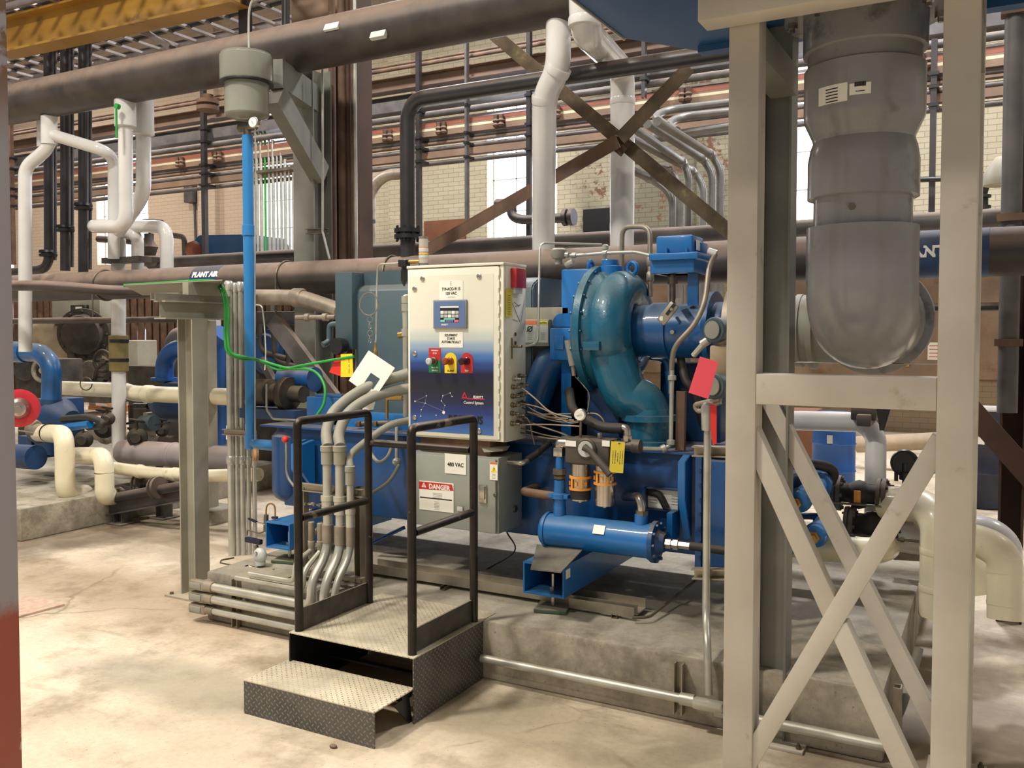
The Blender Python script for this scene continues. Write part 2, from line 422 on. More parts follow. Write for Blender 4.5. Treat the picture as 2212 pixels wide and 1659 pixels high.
class MB:
    def __init__(s): s.bm = bmesh.new()

    def quad(s, pts):
        s.bm.faces.new([s.bm.verts.new(p) for p in pts]); return s

    def box(s, lo, hi, b=0.0):
        lo, hi = V(lo), V(hi)
        c = (lo + hi) / 2
        return s.obox(c, (1, 0, 0), (0, 1, 0), (0, 0, 1), abs(hi.x - lo.x), abs(hi.y - lo.y), abs(hi.z - lo.z), b)

    def obox(s, c, ax, ay, az, w, d, h, b=0.0):
        c, ax, ay, az = V(c), V(ax).normalized(), V(ay).normalized(), V(az).normalized()
        vs = [s.bm.verts.new(c + ax * (w / 2 * i) + ay * (d / 2 * j) + az * (h / 2 * k)) for i in (-1, 1) for j in (-1, 1) for k in (-1, 1)]
        fs = [s.bm.faces.new([vs[i] for i in f]) for f in ((0, 1, 3, 2), (4, 6, 7, 5), (0, 4, 5, 1), (2, 3, 7, 6), (0, 2, 6, 4), (1, 5, 7, 3))]
        if b > 0:
            es = list({e for f in fs for e in f.edges})
            bmesh.ops.bevel(s.bm, geom=es, offset=b, segments=2, affect='EDGES', profile=.5)
        return s

    def beam(s, a, b_, w, h, up=(0, 0, 1), b=0.0):
        a, b_ = V(a), V(b_); d = (b_ - a); L = d.length; d.normalize()
        x = d.cross(V(up)); x = x.normalized() if x.length > 1e-4 else perp(d)[0]
        return s.obox((a + b_) / 2, x, d, x.cross(d), w, L, h, b)

    def ibeam(s, a, b_, w, h, up=(0, 0, 1), t=.012):
        a, b_ = V(a), V(b_); d = (b_ - a).normalized()
        x = d.cross(V(up)); x = x.normalized() if x.length > 1e-4 else perp(d)[0]
        z = x.cross(d)
        for sg in (-1, 1): s.beam(a + z * sg * (h - t) / 2, b_ + z * sg * (h - t) / 2, w, t, z)
        return s.beam(a, b_, t * .8, h - 2 * t, z)

    def channel(s, a, b_, w, h, up=(0, 0, 1), t=.006, lip=0):
        """web at the bottom (-up), legs rising"""
        a, b_ = V(a), V(b_); d = (b_ - a).normalized()
        x = d.cross(V(up)); x = x.normalized() if x.length > 1e-4 else perp(d)[0]
        z = x.cross(d)
        s.beam(a - z * (h - t) / 2, b_ - z * (h - t) / 2, w, t, z)
        for sg in (-1, 1): s.beam(a + x * sg * (w - t) / 2 + z * t * .5, b_ + x * sg * (w - t) / 2 + z * t * .5, t, h - t, z)
        return s

    def ring(s, c, x, y, r, n):
        return [s.bm.verts.new(c + x * (r * cos(2 * pi * k / n)) + y * (r * sin(2 * pi * k / n))) for k in range(n)]

    def skin(s, rings, caps=(1, 1)):
        n = len(rings[0])
        for a, b in zip(rings, rings[1:]):
            for k in range(n):
                s.bm.faces.new((a[k], a[(k + 1) % n], b[(k + 1) % n], b[k]))
        if caps[0]: s.bm.faces.new(list(reversed(rings[0])))
        if caps[1]: s.bm.faces.new(rings[-1])
        return s

    def tube(s, pts, r, seg=14, bend=0.0, caps=True, smooth=False, n=7):
        pts = smooth_path(pts, n) if smooth else fillet(pts, bend, n)
        m = len(pts)
        rad = (lambda i: r) if isinstance(r, (int, float)) else (lambda i: r(i / (m - 1)))
        x = None; rings = []
        for i, p in enumerate(pts):
            d = (pts[min(i + 1, m - 1)] - pts[max(i - 1, 0)]).normalized()
            if x is None: x, y = perp(d)
            else:
                x = (x - d * x.dot(d)).normalized(); y = d.cross(x)
            rings.append(s.ring(p, x, y, rad(i), seg))
        return s.skin(rings, (caps, caps))

    def lathe(s, a, d, prof, seg=28, caps=True):
        """prof = (distance along d, radius)"""
        a, d = V(a), V(d).normalized(); x, y = perp(d)
        return s.skin([s.ring(a + d * t, x, y, max(r, 1e-4), seg) for t, r in prof], (caps, caps))

    def cyl(s, a, b, r, r2=None, seg=24):
        a, b = V(a), V(b)
        return s.lathe(a, b - a, [(0, r), ((b - a).length, r if r2 is None else r2)], seg)

    def torus(s, c, ax, R, r, seg=32, ms=10, arc=1.0, start=0.0):
        c = V(c); x, y = perp(ax); d = V(ax).normalized(); rings = []
        n = int(seg * arc) + (0 if arc >= 1 else 1)
        for i in range(n):
            a = start + 2 * pi * i / seg
            o = x * cos(a) + y * sin(a)
            rings.append([s.bm.verts.new(c + o * (R + r * cos(2 * pi * k / ms)) + d * (r * sin(2 * pi * k / ms))) for k in range(ms)])
        if arc >= 1:
            rings.append(rings[0])
            return s.skin(rings, (0, 0))
        return s.skin(rings, (1, 1))

    def prism(s, pts, vec, b=0.0):
        vec = V(vec); lo = [s.bm.verts.new(V(p)) for p in pts]; hi = [s.bm.verts.new(V(p) + vec) for p in pts]
        n = len(pts)
        f0 = s.bm.faces.new(lo); f1 = s.bm.faces.new(list(reversed(hi))); fs = [f0, f1]
        for k in range(n): fs.append(s.bm.faces.new((lo[(k + 1) % n], lo[k], hi[k], hi[(k + 1) % n])))
        bmesh.ops.recalc_face_normals(s.bm, faces=fs)
        if b > 0: bmesh.ops.bevel(s.bm, geom=list({e for f in fs for e in f.edges}), offset=b, segments=2, affect='EDGES')
        return s

    def ball(s, c, r, sc=(1, 1, 1), u=20, v=12):
        m = Matrix.Translation(V(c)) @ Matrix.Diagonal((r * sc[0], r * sc[1], r * sc[2], 1))
        bmesh.ops.create_uvsphere(s.bm, u_segments=u, v_segments=v, radius=1, matrix=m); return s

    def bolt(s, c, d, r=.01, h=.01):
        return s.lathe(c, d, [(0, r), (h, r)], 6)

    def bolts(s, c, ax, R, n, r=.009, h=.012, ph=0.0):
        x, y = perp(ax)
        for k in range(n):
            a = ph + 2 * pi * k / n
            s.bolt(V(c) + x * (R * cos(a)) + y * (R * sin(a)), ax, r, h)
        return s


def wloc(o):
    p = V((0, 0, 0))
    while o is not None: p += o.location; o = o.parent
    return p


def props(o, label=None, cat=None, group=None, kind=None):
    for k, v in (('label', label), ('category', cat), ('group', group), ('kind', kind)):
        if v: o[k] = v
    return o


def T(name, label, cat, loc, group=None, kind=None):
    o = bpy.data.objects.new(name, None); scn.collection.objects.link(o)
    o.empty_display_size = .1; o.location = V(loc)
    return props(o, label, cat, group, kind)


def M(name, mb, m, parent=None, label=None, cat=None, group=None, kind=None, sharp=40, origin=None):
    bm = mb.bm
    if not bm.verts: raise ValueError('empty ' + name)
    me = bpy.data.meshes.new(name)
    base = wloc(parent) if parent else V((0, 0, 0))
    if parent is None:
        if origin is not None: base = V(origin)
        else:
            xs = [v.co for v in bm.verts]
            base = V(((min(c.x for c in xs) + max(c.x for c in xs)) / 2, (min(c.y for c in xs) + max(c.y for c in xs)) / 2, min(c.z for c in xs)))
    bmesh.ops.translate(bm, verts=bm.verts, vec=-base)
    bm.normal_update()
    bm.to_mesh(me); bm.free()
    me.materials.append(MATS[m])
    me.shade_smooth(); me.set_sharp_from_angle(angle=radians(sharp))
    o = bpy.data.objects.new(name, me); scn.collection.objects.link(o)
    if parent: o.parent = parent
    else: o.location = base
    return props(o, label, cat, group, kind)


def pipe(name, label, pts, r, m, bend=.08, group=None, cat='pipe', seg=18, parent=None, joints=(), jr=1.16, jl=.05, jm=None, smooth=False):
    """a pipe run; joints = (path fraction along straight pts index, ...) given as (i, s) on segment i"""
    if joints and parent is None:
        lo = min((V(p) for p in pts), key=lambda q: q.z)
        root = T(name, label, cat, lo, group)
        M('pipe_run', MB().tube(pts, r, seg, bend, smooth=smooth), m, root)
        for i, f in joints:
            a, b = V(pts[i]), V(pts[i + 1]); d = (b - a).normalized(); c = a.lerp(b, f)
            mb = MB().lathe(c - d * jl / 2, d, [(0, r * 1.02), (jl * .15, r * jr), (jl * .85, r * jr), (jl, r * 1.02)], seg)
            M('coupling', mb, jm or m, root)
        return root
    return M(name, MB().tube(pts, r, seg, bend, smooth=smooth), m, parent, label if not parent else None, cat if not parent else None, group)


def text(s_, size, org, xd, yd, m, parent, name='lettering', bold=0.0, align='CENTER', depth=.0006, sx=1.0):
    """lettering lying in the plane of xd, yd; org is the middle of the base line"""
    cu = bpy.data.curves.new('lettering', 'FONT'); cu.body = s_; cu.size = size; cu.align_x = align
    cu.extrude = depth; cu.offset = bold; cu.resolution_u = 3
    tmp = bpy.data.objects.new('tmp', cu); scn.collection.objects.link(tmp)
    bpy.context.view_layer.update()
    me = bpy.data.meshes.new_from_object(tmp.evaluated_get(bpy.context.evaluated_depsgraph_get()))
    bpy.data.objects.remove(tmp); bpy.data.curves.remove(cu)
    xd, yd = V(xd).normalized(), V(yd).normalized(); zd = xd.cross(yd); base = wloc(parent) if parent else V((0, 0, 0))
    for v in me.vertices:
        c = v.co.copy(); v.co = V(org) - base + xd * c.x * sx + yd * c.y + zd * c.z
    me.materials.clear(); me.materials.append(MATS[m])
    o = bpy.data.objects.new(name, me); scn.collection.objects.link(o)
    if parent: o.parent = parent
    return o


def rect(mb, c, xd, yd, w, h, t=.0015):
    xd, yd = V(xd).normalized(), V(yd).normalized()
    return mb.obox(c, xd, yd, xd.cross(yd), w, h, t)


def dup(root, off, label=None, group=None):
    r = root.copy(); scn.collection.objects.link(r); r.location = V(root.location) + V(off)
    if label: r['label'] = label
    if group: r['group'] = group
    def kids(a, b):
        for ch in [o for o in scn.collection.objects if o.parent == a]:
            c = ch.copy(); scn.collection.objects.link(c); c.parent = b; kids(ch, c)
    kids(root, r)
    return r


EX, EY, EZ = V((1, 0, 0)), V((0, 1, 0)), V((0, 0, 1))
# ================================================================ the setting
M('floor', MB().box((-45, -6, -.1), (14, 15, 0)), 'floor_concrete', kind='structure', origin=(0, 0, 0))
M('slab', MB().box((-3.98, 3.64, .0005), (-.37, 6.7, .28), .012), 'pad_concrete', kind='structure', origin=(-2, 4, 0))
M('slab', MB().box((-12.5, 4.3, .0005), (-6.74, 8.4, .26), .012), 'pad_concrete', kind='structure', origin=(-8, 5, 0))
M('ceiling', MB().box((-45, -6, 9.5), (14, 15.3, 9.7)), 'tower_paint', kind='structure')

WY = 15.0
wins = [(P(px, 400, Y=WY).x, hw) for px, hw in ((-22, 1.0), (262, .95), (620, .88), (1126, .74), (1731, .70))]
zt, zb = P(1126, 160, Y=WY).z, P(1126, 523, Y=WY).z
wm = MB(); x0 = -45
for cx_, hw in wins:
    wm.box((x0, WY, 0), (cx_ - hw, WY + .4, 9.5)); wm.box((cx_ - hw, WY, 0), (cx_ + hw, WY + .4, zb)); wm.box((cx_ - hw, WY, zt), (cx_ + hw, WY + .4, 9.5)); x0 = cx_ + hw
wm.box((x0, WY, 0), (14, WY + .4, 9.5))
M('wall_back', wm, 'painted_brick', kind='structure', origin=(0, WY, 0))
for i, (cx_, hw) in enumerate(wins):
    o = T('window_%d' % (i + 1), None, None, (cx_, WY, zb), kind='structure')
    fr = MB()
    for x in (-hw, -hw / 3, hw / 3, hw - .05): fr.box((cx_ + x, WY + .24, zb), (cx_ + x + .022, WY + .25, zt))
    for k in range(6):
        z = zb + (zt - zb - .05) * k / 5; fr.box((cx_ - hw, WY + .24, z), (cx_ + hw, WY + .25, z + .022))
    M('window_frame', fr, 'daylight' if 0 else 'grey_label', o)
    M('pane', MB().box((cx_ - hw, WY + .27, zb), (cx_ + hw, WY + .28, zt)), 'daylight', o)
# pilasters of the wall
for px in (872, 1545, 455):
    c = P(px, 400, Y=WY).x
    M('trim_%d' % px, MB().box((c - .28, WY - .14, 0), (c + .28, WY - .001, 9.4)), 'painted_brick', kind='structure', origin=(0, WY, 0))
# low openings with daylight, far left
for i, (px, y0, y1, hw) in enumerate(((318, 712, 752, .16), (232, 690, 742, .2), (30, 655, 700, .4))):
    a, b = P(px, y1, Y=WY - .02), P(px, y0, Y=WY - .02)
    o = T('window_%d' % (6 + i), None, None, a, kind='structure')
    M('pane', MB().box((a.x - hw, WY - .03, a.z), (a.x + hw, WY - .02, b.z)), 'daylight', o)
    f = MB()
    for x in (-hw - .05, hw): f.box((a.x + x, WY - .05, a.z - .05), (a.x + x + .05, WY - .001, b.z + .05))
    M('window_frame', f, 'olive_brown', o)
# boards on the wall
a, b = P(916, 524, Y=WY - .06), P(1004, 472, Y=WY - .06)
M('wall_board', MB().box((a.x, WY - .06, a.z), (b.x, WY - .005, b.z)), 'board_brown', label='rusty orange board on the brick wall left of the tall window', cat='board')
a, b = P(1260, 512, Y=WY - .05), P(1328, 448, Y=WY - .05)
M('wall_board', MB().box((a.x, WY - .06, a.z), (b.x, WY - .005, b.z)), 'black_plastic', label='black panel on the grey brick wall right of the tall window', cat='board')
# brown lower wainscot of the far wall
a, b = P(1130, 700, Y=WY - .1), P(2212, 590, Y=WY - .1)
M('wall_board', MB().box((a.x, WY - .1, .95), (6, WY - .02, P(1700, 600, Y=WY).z)), 'wall_board', label='long brown boarding along the foot of the brick wall, right half', cat='board')
wb = MB()
for k in range(66): wb.box((-26 + k * .26, WY - .14, .0), (-26 + k * .26 + .2, WY - .1, 2.75))
M('wall_board', wb, 'rust_brown', label='ribbed brown sheeting along the foot of the wall at far left', cat='board')
a = P(1925, 938, Y=WY - .2)
M('baseboard_back', MB().box((-12, WY - .26, 0), (8, WY - .1, .12)), 'tower_paint', kind='structure')

# ---------------------------------------------------------------- rack along the wall
RY = 12.0


def run(y0, y1, m, name, label, cat, x0=-27.0, x1=3.5, Y=RY, shape='pipe', at=820, group=None):
    a, b = P(at, y0, Y=Y).z, P(at, y1, Y=Y).z
    z, h = (a + b) / 2, abs(a - b)
    if shape == 'pipe': mb = MB().cyl((x0, Y, z), (x1, Y, z), h * .64, seg=14)
    elif shape == 'ibeam': mb = MB().ibeam((x0, Y, z), (x1, Y, z), .22, h)
    elif shape == 'tray': mb = MB().channel((x0, Y, z), (x1, Y, z), .3, h, t=.01)
    else: mb = MB().box((x0, Y - .06, z - h / 2), (x1, Y + .06, z + h / 2))
    return M(name, mb, m, None, label, cat, group)


G = 'pipes of the wall rack'
run(144.5, 148.5, 'rust_brown', 'rack_pipe', 'thin brown pipe, topmost of the far wall rack', 'pipe', group=G)
run(151.5, 158, 'rust_brown', 'rack_pipe', 'brown pipe just above the broad brown beam on the wall', 'pipe', group=G)
run(176, 204, 'brown_beam', 'runway_beam', 'broad brown steel beam along the brick wall above the pipes', 'beam', shape='ibeam')
run(229, 252, 'grey_iron', 'rack_tray', 'deep dark tray directly below the broad brown beam', 'tray', shape='tray')
run(257, 268, 'grey_iron', 'rack_pipe', 'dark grey pipe below the deep tray on the wall rack', 'pipe', Y=11.9, group=G)
run(276, 280, 'cable_tray', 'rack_rail', 'thin silver rail above the orange conductor rail', 'rail', shape='box')
cr_ = T('conductor_rail', 'orange topped conductor rail with cream strip along the wall', 'rail', (-12, RY, 4.5))
for y0, y1, mm, nm in ((283, 291, 'rail_orange', 'upper_strip'), (291.3, 294.5, 'rail_tan', 'web'), (294.6, 299.5, 'rail_cream', 'cream_strip'), (299.6, 311, 'rail_tan', 'lower_strip')):
    a, b = P(820, y0, Y=RY).z, P(820, y1, Y=RY).z
    M(nm, MB().box((-27, RY - .07, b), (3.5, RY + .05, a)), mm, cr_)
for px, py in ((837, 293), (953, 277), (1077, 261), (1198, 242), (1480, 204), (1998, 132), (388, 350), (470, 338)):
    c = P(px, py, Y=RY - .12)
    mb = MB()
    for dx in (-.045, .045): mb.lathe(c + V((dx, 0, -.09)), EZ, [(0, .04), (.03, .055), (.06, .035), (.09, .055), (.12, .035), (.18, .045)], 10)
    M('insulator', mb, 'rust_brown', cr_)
run(313, 321, 'grey_iron', 'rack_pipe', 'grey pipe close under the conductor rail', 'pipe', group=G)
run(333, 341, 'grey_iron', 'rack_pipe', 'grey pipe above the flat brown trunking', 'pipe', group=G)
run(342.5, 356, 'rail_tan', 'trunking', 'flat brown trunking between grey pipes on the wall rack', 'trunking', shape='box')
run(362, 369.5, 'grey_iron', 'rack_pipe', 'lowest grey pipe of the wall rack', 'pipe', group=G)
run(323, 327, 'rail_tan', 'rack_strip', 'thin tan strip between the grey pipes below the conductor rail', 'strip', shape='box')
run(262, 266, 'black_pipe', 'rack_pipe', 'thin black pipe close behind the dark grey pipe of the wall rack', 'pipe', Y=12.2, group=G)
run(214, 222, 'grey_iron', 'rack_pipe', 'grey pipe tucked directly under the broad brown beam', 'pipe', Y=12.25, group=G)
for px, y0, y1, w_, Y, m_, lb in ((1143, 50, 530, 9, 11.75, 'black_pipe', 'dark upright strut crossing the tall bright window'),
                                 (906, 100, 585, 9, 11.75, 'black_pipe', 'dark upright strut right of the black vertical pipe'),
                                 (1009, 80, 492, 5, 11.8, 'grey_iron', 'thin grey upright strut left of the tall bright window'),
                                 (444, 165, 572, 10, 11.75, 'black_pipe', 'dark upright strut left of the blue vertical pipe'),
                                 (1391, 80, 212, 8, 11.75, 'black_pipe', 'short dark strut hanging right of the second white pipe'),
                                 (2012, 86, 486, 11, 11.75, 'black_pipe', 'dark upright strut between the two right tower posts'),
                                 (29, 262, 572, 7, 11.75, 'rust_brown', 'brown upright strut beside the near painted column')):
    a, b = P(px, y1, Y=Y), P(px, y0, Y=Y); hw = w_ * (a - CO).length / F / 2
    rt = T('pipe_strut', lb, 'strut', V((a.x, Y, a.z)), 'upright struts of the wall rack')
    M('strut_channel', MB().channel((a.x, Y, a.z), (a.x, Y, b.z), hw * 2, .08, up=(0, 1, 0), t=.008), m_, rt)
    mb = MB(); n = 0
    for yy in (232, 262, 318, 338, 366):
        z = P(820, yy, Y=RY).z
        if a.z < z < b.z: M('clamp', MB().box((a.x - hw * 1.6, Y - .06, z - .02), (a.x + hw * 1.6, Y + .2, z + .02)), 'black_plastic', rt)

# grey conduits that come off the wall and drop in a row
zc = P(1372, 268, Y=8.0).z
for i, (xa, ya, xb, yb, xv, ye) in enumerate(((1362, 272, 1478, 352, 1487, 492), (1352, 292, 1500, 372, 1519, 492), (1398, 268, 1520, 345, 1538, 492),
                                              (1420, 262, 1538, 335, 1556, 492), (1330, 330, 1448, 370, 1468, 492), (1340, 356, 1405, 386, 1452, 492))):
    a, b = P(xa, ya, z=zc - .12 * (i in (4, 5)) * 2), P(xb, yb, z=zc - .12 * (i in (4, 5)) * 2)
    c = P(xv, yb + 30, Y=b.y); e = V((c.x, c.y, .0))
    pipe('bent_conduit', 'grey conduit coming forward and dropping down the brick wall, %s of the row' % ('second', 'fourth', 'fifth', 'rightmost', 'third', 'leftmost')[[0, 1, 2, 3, 4, 5][i]],
         [a, b, c, e], .042, 'dull_conduit', .3, 'grey conduits dropping down the wall', joints=((0, .95), (2, .75)), jr=1.25, jl=.09)
for i, (pts, lb) in enumerate((([(1590, 222), (1440, 238), (1412, 252), (1440, 272)], 'upper grey conduit looping off the rack behind the tower'),
                               ([(1590, 243), (1470, 252), (1440, 268), (1462, 282)], 'middle grey conduit looping off the rack behind the tower'),
                               ([(1590, 272), (1440, 292), (1396, 298), (1420, 318)], 'lower grey conduit looping off the rack behind the tower'))):
    pp = [P(x, y, Y=10.3 - .3 * k) for k, (x, y) in enumerate(pts)]
    pp[0] = P(1640, pts[0][1] - 8, Y=10.3)
    pipe('looping_conduit', lb, pp, .045, 'dull_conduit', .35, 'looping conduits behind the tower')
# window silhouettes: valve and bend in front of the tall window
c = P(1100, 455, Y=11.6)
vr = T('valve_body', 'dark valve and bent pipe seen against the tall bright window', 'valve', c)
M('bent_pipe', MB().tube([P(1072, 440, Y=11.6), P(1105, 440, Y=11.6), P(1105, 468, Y=11.6), P(1128, 475, Y=11.6), P(1225, 470, Y=11.6)], .07, 12, .1), 'black_pipe', vr)
M('flange', MB().lathe(P(1218, 470, Y=11.6), EX, [(0, .12), (.06, .12), (.06, .08), (.1, .08), (.1, .12), (.16, .12)]), 'black_pipe', vr)
# hangers for a curved conduit left of the tall window
pipe('curved_conduit', 'dark grey conduit curving down the cream brick wall from the rack', [P(885, 374, Y=11.85), P(830, 378, Y=11.85), P(800, 410, Y=11.85), V((P(797, 560, Y=11.85).x, 11.85, 0))], .09, 'conduit_old', .55,
     joints=((2, .25), (2, .75)), jr=1.15, jl=.12)
M('conduit_bracket', MB().beam(P(756, 482, Y=11.75), P(808, 478, Y=11.75), .07, .06), 'black_plastic', label='short black bracket arm holding the curved conduit on the wall', cat='bracket')
a = P(402, 425, Y=WY - .3)
M('junction_box', MB().box((a.x - .14, WY - .25, a.z - .12), (a.x + .14, WY - .01, a.z + .28), .01), 'grey_iron', label='small grey junction box on the pinkish brick wall', cat='box')
pipe('wall_conduit', 'thin grey conduit running down from the small junction box', [V((a.x + .05, WY - .1, a.z - .1)), V((a.x + .1, WY - .1, a.z - 2.2))], .03, 'grey_iron')

# far plant behind the left
a, b, c_, e = P(372, 575, Y=13.2), P(428, 508, Y=13.2), P(540, 506, Y=13.2), P(580, 575, Y=13.2)
bh = T('blue_hopper', 'blue hopper with slanted end by the far pinkish wall', 'hopper', (a.x, a.y, 0))
M('hopper_body', MB().prism([a, b, c_, e], (0, 1.0, 0), .02), 'hopper_blue', bh)
for q_ in (a, e): M('leg', MB().box((q_.x * .97 + b.x * .03, q_.y + .1, .0), (q_.x * .97 + b.x * .03 + .1, q_.y + .2, q_.z)), 'grey_iron', bh)
vv = T('red_valve', 'small grey valve with orange cap in front of the blue hopper', 'valve', P(405, 560, Y=12.95))
M('valve_pipe', MB().tube([P(372, 508, Y=12.95), P(398, 512, Y=12.95), P(400, 566, Y=12.95), P(400, 566, Y=13.25)], .055, 12, .1), 'grey_iron', vv)
M('cap', MB().lathe(P(406, 541, Y=12.95), (1, 0, 0), [(0, .05), (.1, .05), (.1, .17), (.2, .19), (.26, .12)], 14), 'rail_orange', vv)

# ================================================================ the two long black pipes and what hangs on them
PY = 5.25
pa, pb = P(1300, 529, Y=PY), P(1300, 609, Y=PY)
PZ = P(1300, 572, Y=PY + 0).z - .012
PR = .126
lp = T('plant_air_pipe', 'long dusty dark pipe with blue bands running behind the control panel', 'pipe', (-3, PY, PZ))
M('pipe_run', MB().cyl((-9.6, PY, PZ), (3.2, PY, PZ), PR, seg=40), 'black_iron', lp)
for px in (228, 622, 850):
    x = P(px, 590, Y=PY).x
    M('u_bolt', MB().torus((x, PY, PZ), EX, PR + .006, .008, 36, 8), 'dull_steel', lp)
    M('hanger_rod', MB().cyl((x, PY - PR - .008, PZ - .28), (x, PY - PR - .008, PZ), .007, seg=8), 'dull_steel', lp)
for px, w_ in ((437, .3), (2026, .46)):
    x = P(px, 600, Y=PY - PR).x
    M('blue_band', MB().lathe((x - w_ / 2, PY, PZ), EX, [(0, PR + .0012), (w_, PR + .0012)], 40, False), 'band_blue', lp)
# stencilled words on the front of the blue bands
def arc_text(s_, xc, size, zoff, par):
    o = text(s_, size, (xc, 0, 0), EX, EZ, 'white_label', None, bold=.004, depth=.0004)
    base = wloc(par)
    for v in o.data.vertices:
        x, y, z = v.co; a = (z + zoff) / PR
        rr = PR + .003 - y * 1
        v.co = V((x, PY - rr * cos(a), PZ + rr * sin(a))) - base
    o.parent = par
xt = P(437, 607, Y=PY - PR).x
arc_text('PLANT AIR', xt + .02, .058, .03, lp)
xt = P(2021, 540, Y=PY - PR).x
arc_text('PLANT AIR', xt, .078, -.02, lp)

UY, UR = 5.05, .172
UZ = P(773, 78, Y=UY).z
up_ = T('overhead_pipe', 'large brown dusty pipe running overhead across the hall', 'pipe', (-3, UY, UZ))
xe = P(1252, 0, Y=UY).x
M('pipe_run', MB().cyl((-10, UY, UZ), (xe + .3, UY, UZ), UR, seg=40), 'black_iron', up_)
for px, py in ((720, 60), (820, 77)):
    c = P(px, py, Y=UY - UR * .9)
    M('sticker', MB().obox(c + V((0, -.01, 0)), EX, (0, .42, .9), (0, -.9, .42), .12, .05, .03), 'white_label' if px < 800 else 'grey_label', up_)
c = P(448, 158, Y=UY)
mb = MB().lathe((c.x, UY, UZ - UR - .05), (0, 0, -1), [(0, .045), (.04, .045), (.04, .085), (.07, .085), (.07, .06), (.09, .06), (.09, .085), (.12, .085)], 20)
M('drain_flange', mb, 'rust_brown', up_)

# second pipe a little behind the lower one
a, b = P(1219, 521, Y=6.6), P(1573, 501, Y=6.6)
pipe('rear_pipe', 'brown dusty pipe running just behind and above the long plant air pipe', [V((-8.0, 6.6, a.z)), V((3, 6.6, a.z))], .062, 'grey_iron')
a = P(2100, 663, Y=6.3)
pipe('thin_black_pipe', 'thin black pipe running level behind the right tower post', [V((P(1700, 663, Y=6.3).x, 6.3, a.z)), V((3, 6.3, a.z))], .027, 'black_pipe')
a = P(200, 692, Y=6.2)
pipe('rear_black_pipe', 'straight black pipe under the plant air pipe at left', [V((-9.8, 6.2, a.z)), V((P(395, 690, Y=6.2).x, 6.2, a.z))], .033, 'black_iron')
pipe('short_black_pipe', 'smaller dark pipe running in front of the plant air pipe at far left', [P(-40, 617, Y=4.6), P(110, 617, Y=4.6), P(240, 628, Y=4.95), P(300, 628, Y=5.1)], .043, 'black_iron', .2)

# black elbow pipe
z = P(1000, 198, Y=PY).z
el = T('elbow_pipe', 'black pipe turning down from overhead to the plant air pipe, with bolted flange', 'pipe', P(882, 545, Y=PY))
c = P(880, 300, Y=PY)
M('pipe_run', MB().tube([(P(1660, 100, Y=PY).x, PY, z), (c.x, PY, z), (c.x, PY, PZ + PR * .8)], .053, 24, .17), 'black_pipe', el)
c.z = P(880, 505, Y=PY).z
mb = MB().lathe((c.x, PY, c.z - .035), EZ, [(0, .095), (.028, .095), (.028, .07), (.042, .07), (.042, .095), (.07, .095)], 28)
for k in range(8):
    a = k * pi / 4 + .3; q = V((c.x + .08 * cos(a), PY + .08 * sin(a), c.z - .055)); mb.cyl(q, q + V((0, 0, .11)), .009, seg=6)
M('bolted_flange', mb, 'black_plastic', el)

# cross bracing
for i, (a, b, lb, mm) in enumerate(((P(1058, 66, Y=5.85), P(1590, 512, Y=5.85), 'mottled steel angle brace running down to the right across the white pipes', 'olive_brown'),
                                    (P(1490, 145, Y=5.72), P(1340, 300, Y=5.72), 'upper half of the steel brace rising to the right', 'olive_brown'),
                                    (P(1335, 305, Y=5.72), P(915, 545, Y=5.72), 'lower half of the steel brace falling to the left', 'rust_brown'))):
    d = (b - a).normalized(); n = d.cross(EY).normalized()
    mb = MB().beam(a, b, .008, .09, n).beam(a - n * .045 + EY * .03, b - n * .045 + EY * .03, .07, .008, n)
    M('angle_brace', mb, mm, label=lb, cat='brace', group='cross braces behind the compressor')
c = P(1335, 308, Y=5.79)
M('brace_gusset', MB().obox(c, (1, 0, -.85), (.85, 0, 1), EY, .16, .12, .01).bolt(c + V((.03, -.005, 0)), -EY, .012), 'rust_brown', label='brown gusset plate where the steel braces cross', cat='plate')

# white drop pipes
pipe('white_drop_pipe', 'glossy white pipe dropping from the overhead pipe left of the brace crossing',
     [P(1206, 34, Y=5.05), P(1206, 150, Y=5.05), P(1176, 208, Y=5.1), P(1174, 500, Y=5.48), P(1174, 665, Y=5.55)], .078, 'white_pipe', .1,
     'white drop pipes', seg=26, joints=((1, .02), (2, .02)), jr=1.04, jl=.05)
pipe('white_drop_pipe', 'glossy white pipe bending in from top centre, behind the brace crossing',
     [P(1262, -60, Y=4.75), P(1262, 66, Y=4.75), P(1345, 152, Y=6.15), P(1343, 600, Y=6.15)], .088, 'white_pipe', .16,
     'white drop pipes', seg=26, joints=((0, .85), (2, .15)), jr=1.05, jl=.05)

# left cluster of white pipes
WG = 'white pipes at the left under the overhead pipe'
YL = 5.05
w1 = T('white_branch_pipe', 'white pipe with a tee, dropping down at far left past the plant air pipe', 'pipe', P(53, 745, Y=4.95), WG)
M('drop', MB().tube([P(107, 215, Y=YL), P(107, 318, Y=YL), P(54, 362, Y=4.98), P(55, 760, Y=4.95)], .056, 22, .09), 'white_pipe', w1)
M('tee', MB().cyl(P(106, 252, Y=YL), P(106, 312, Y=YL), .068), 'white_pipe', w1)
M('branch', MB().tube([P(108, 290, Y=YL), P(225, 325, Y=5.25), P(246, 345, Y=5.4), P(246, 560, Y=5.4)], .052, 20, .12), 'white_pipe', w1)
M('stub', MB().cyl(P(92, 248, Y=5.2), P(92, 318, Y=5.2), .05), 'white_pipe', w1)
w2 = T('white_drop_pipe', 'white pipe with wide collar turning left at its foot, left of the blue pipe', 'pipe', P(235, 560, Y=YL), WG)
M('drop', MB().tube([P(271, 195, Y=YL), P(272, 489, Y=YL), P(203, 489, Y=YL), P(206, 489, Y=5.55), P(360, 489, Y=5.55), P(361, 640, Y=5.55)], .058, 22, .13), 'white_pipe', w2)
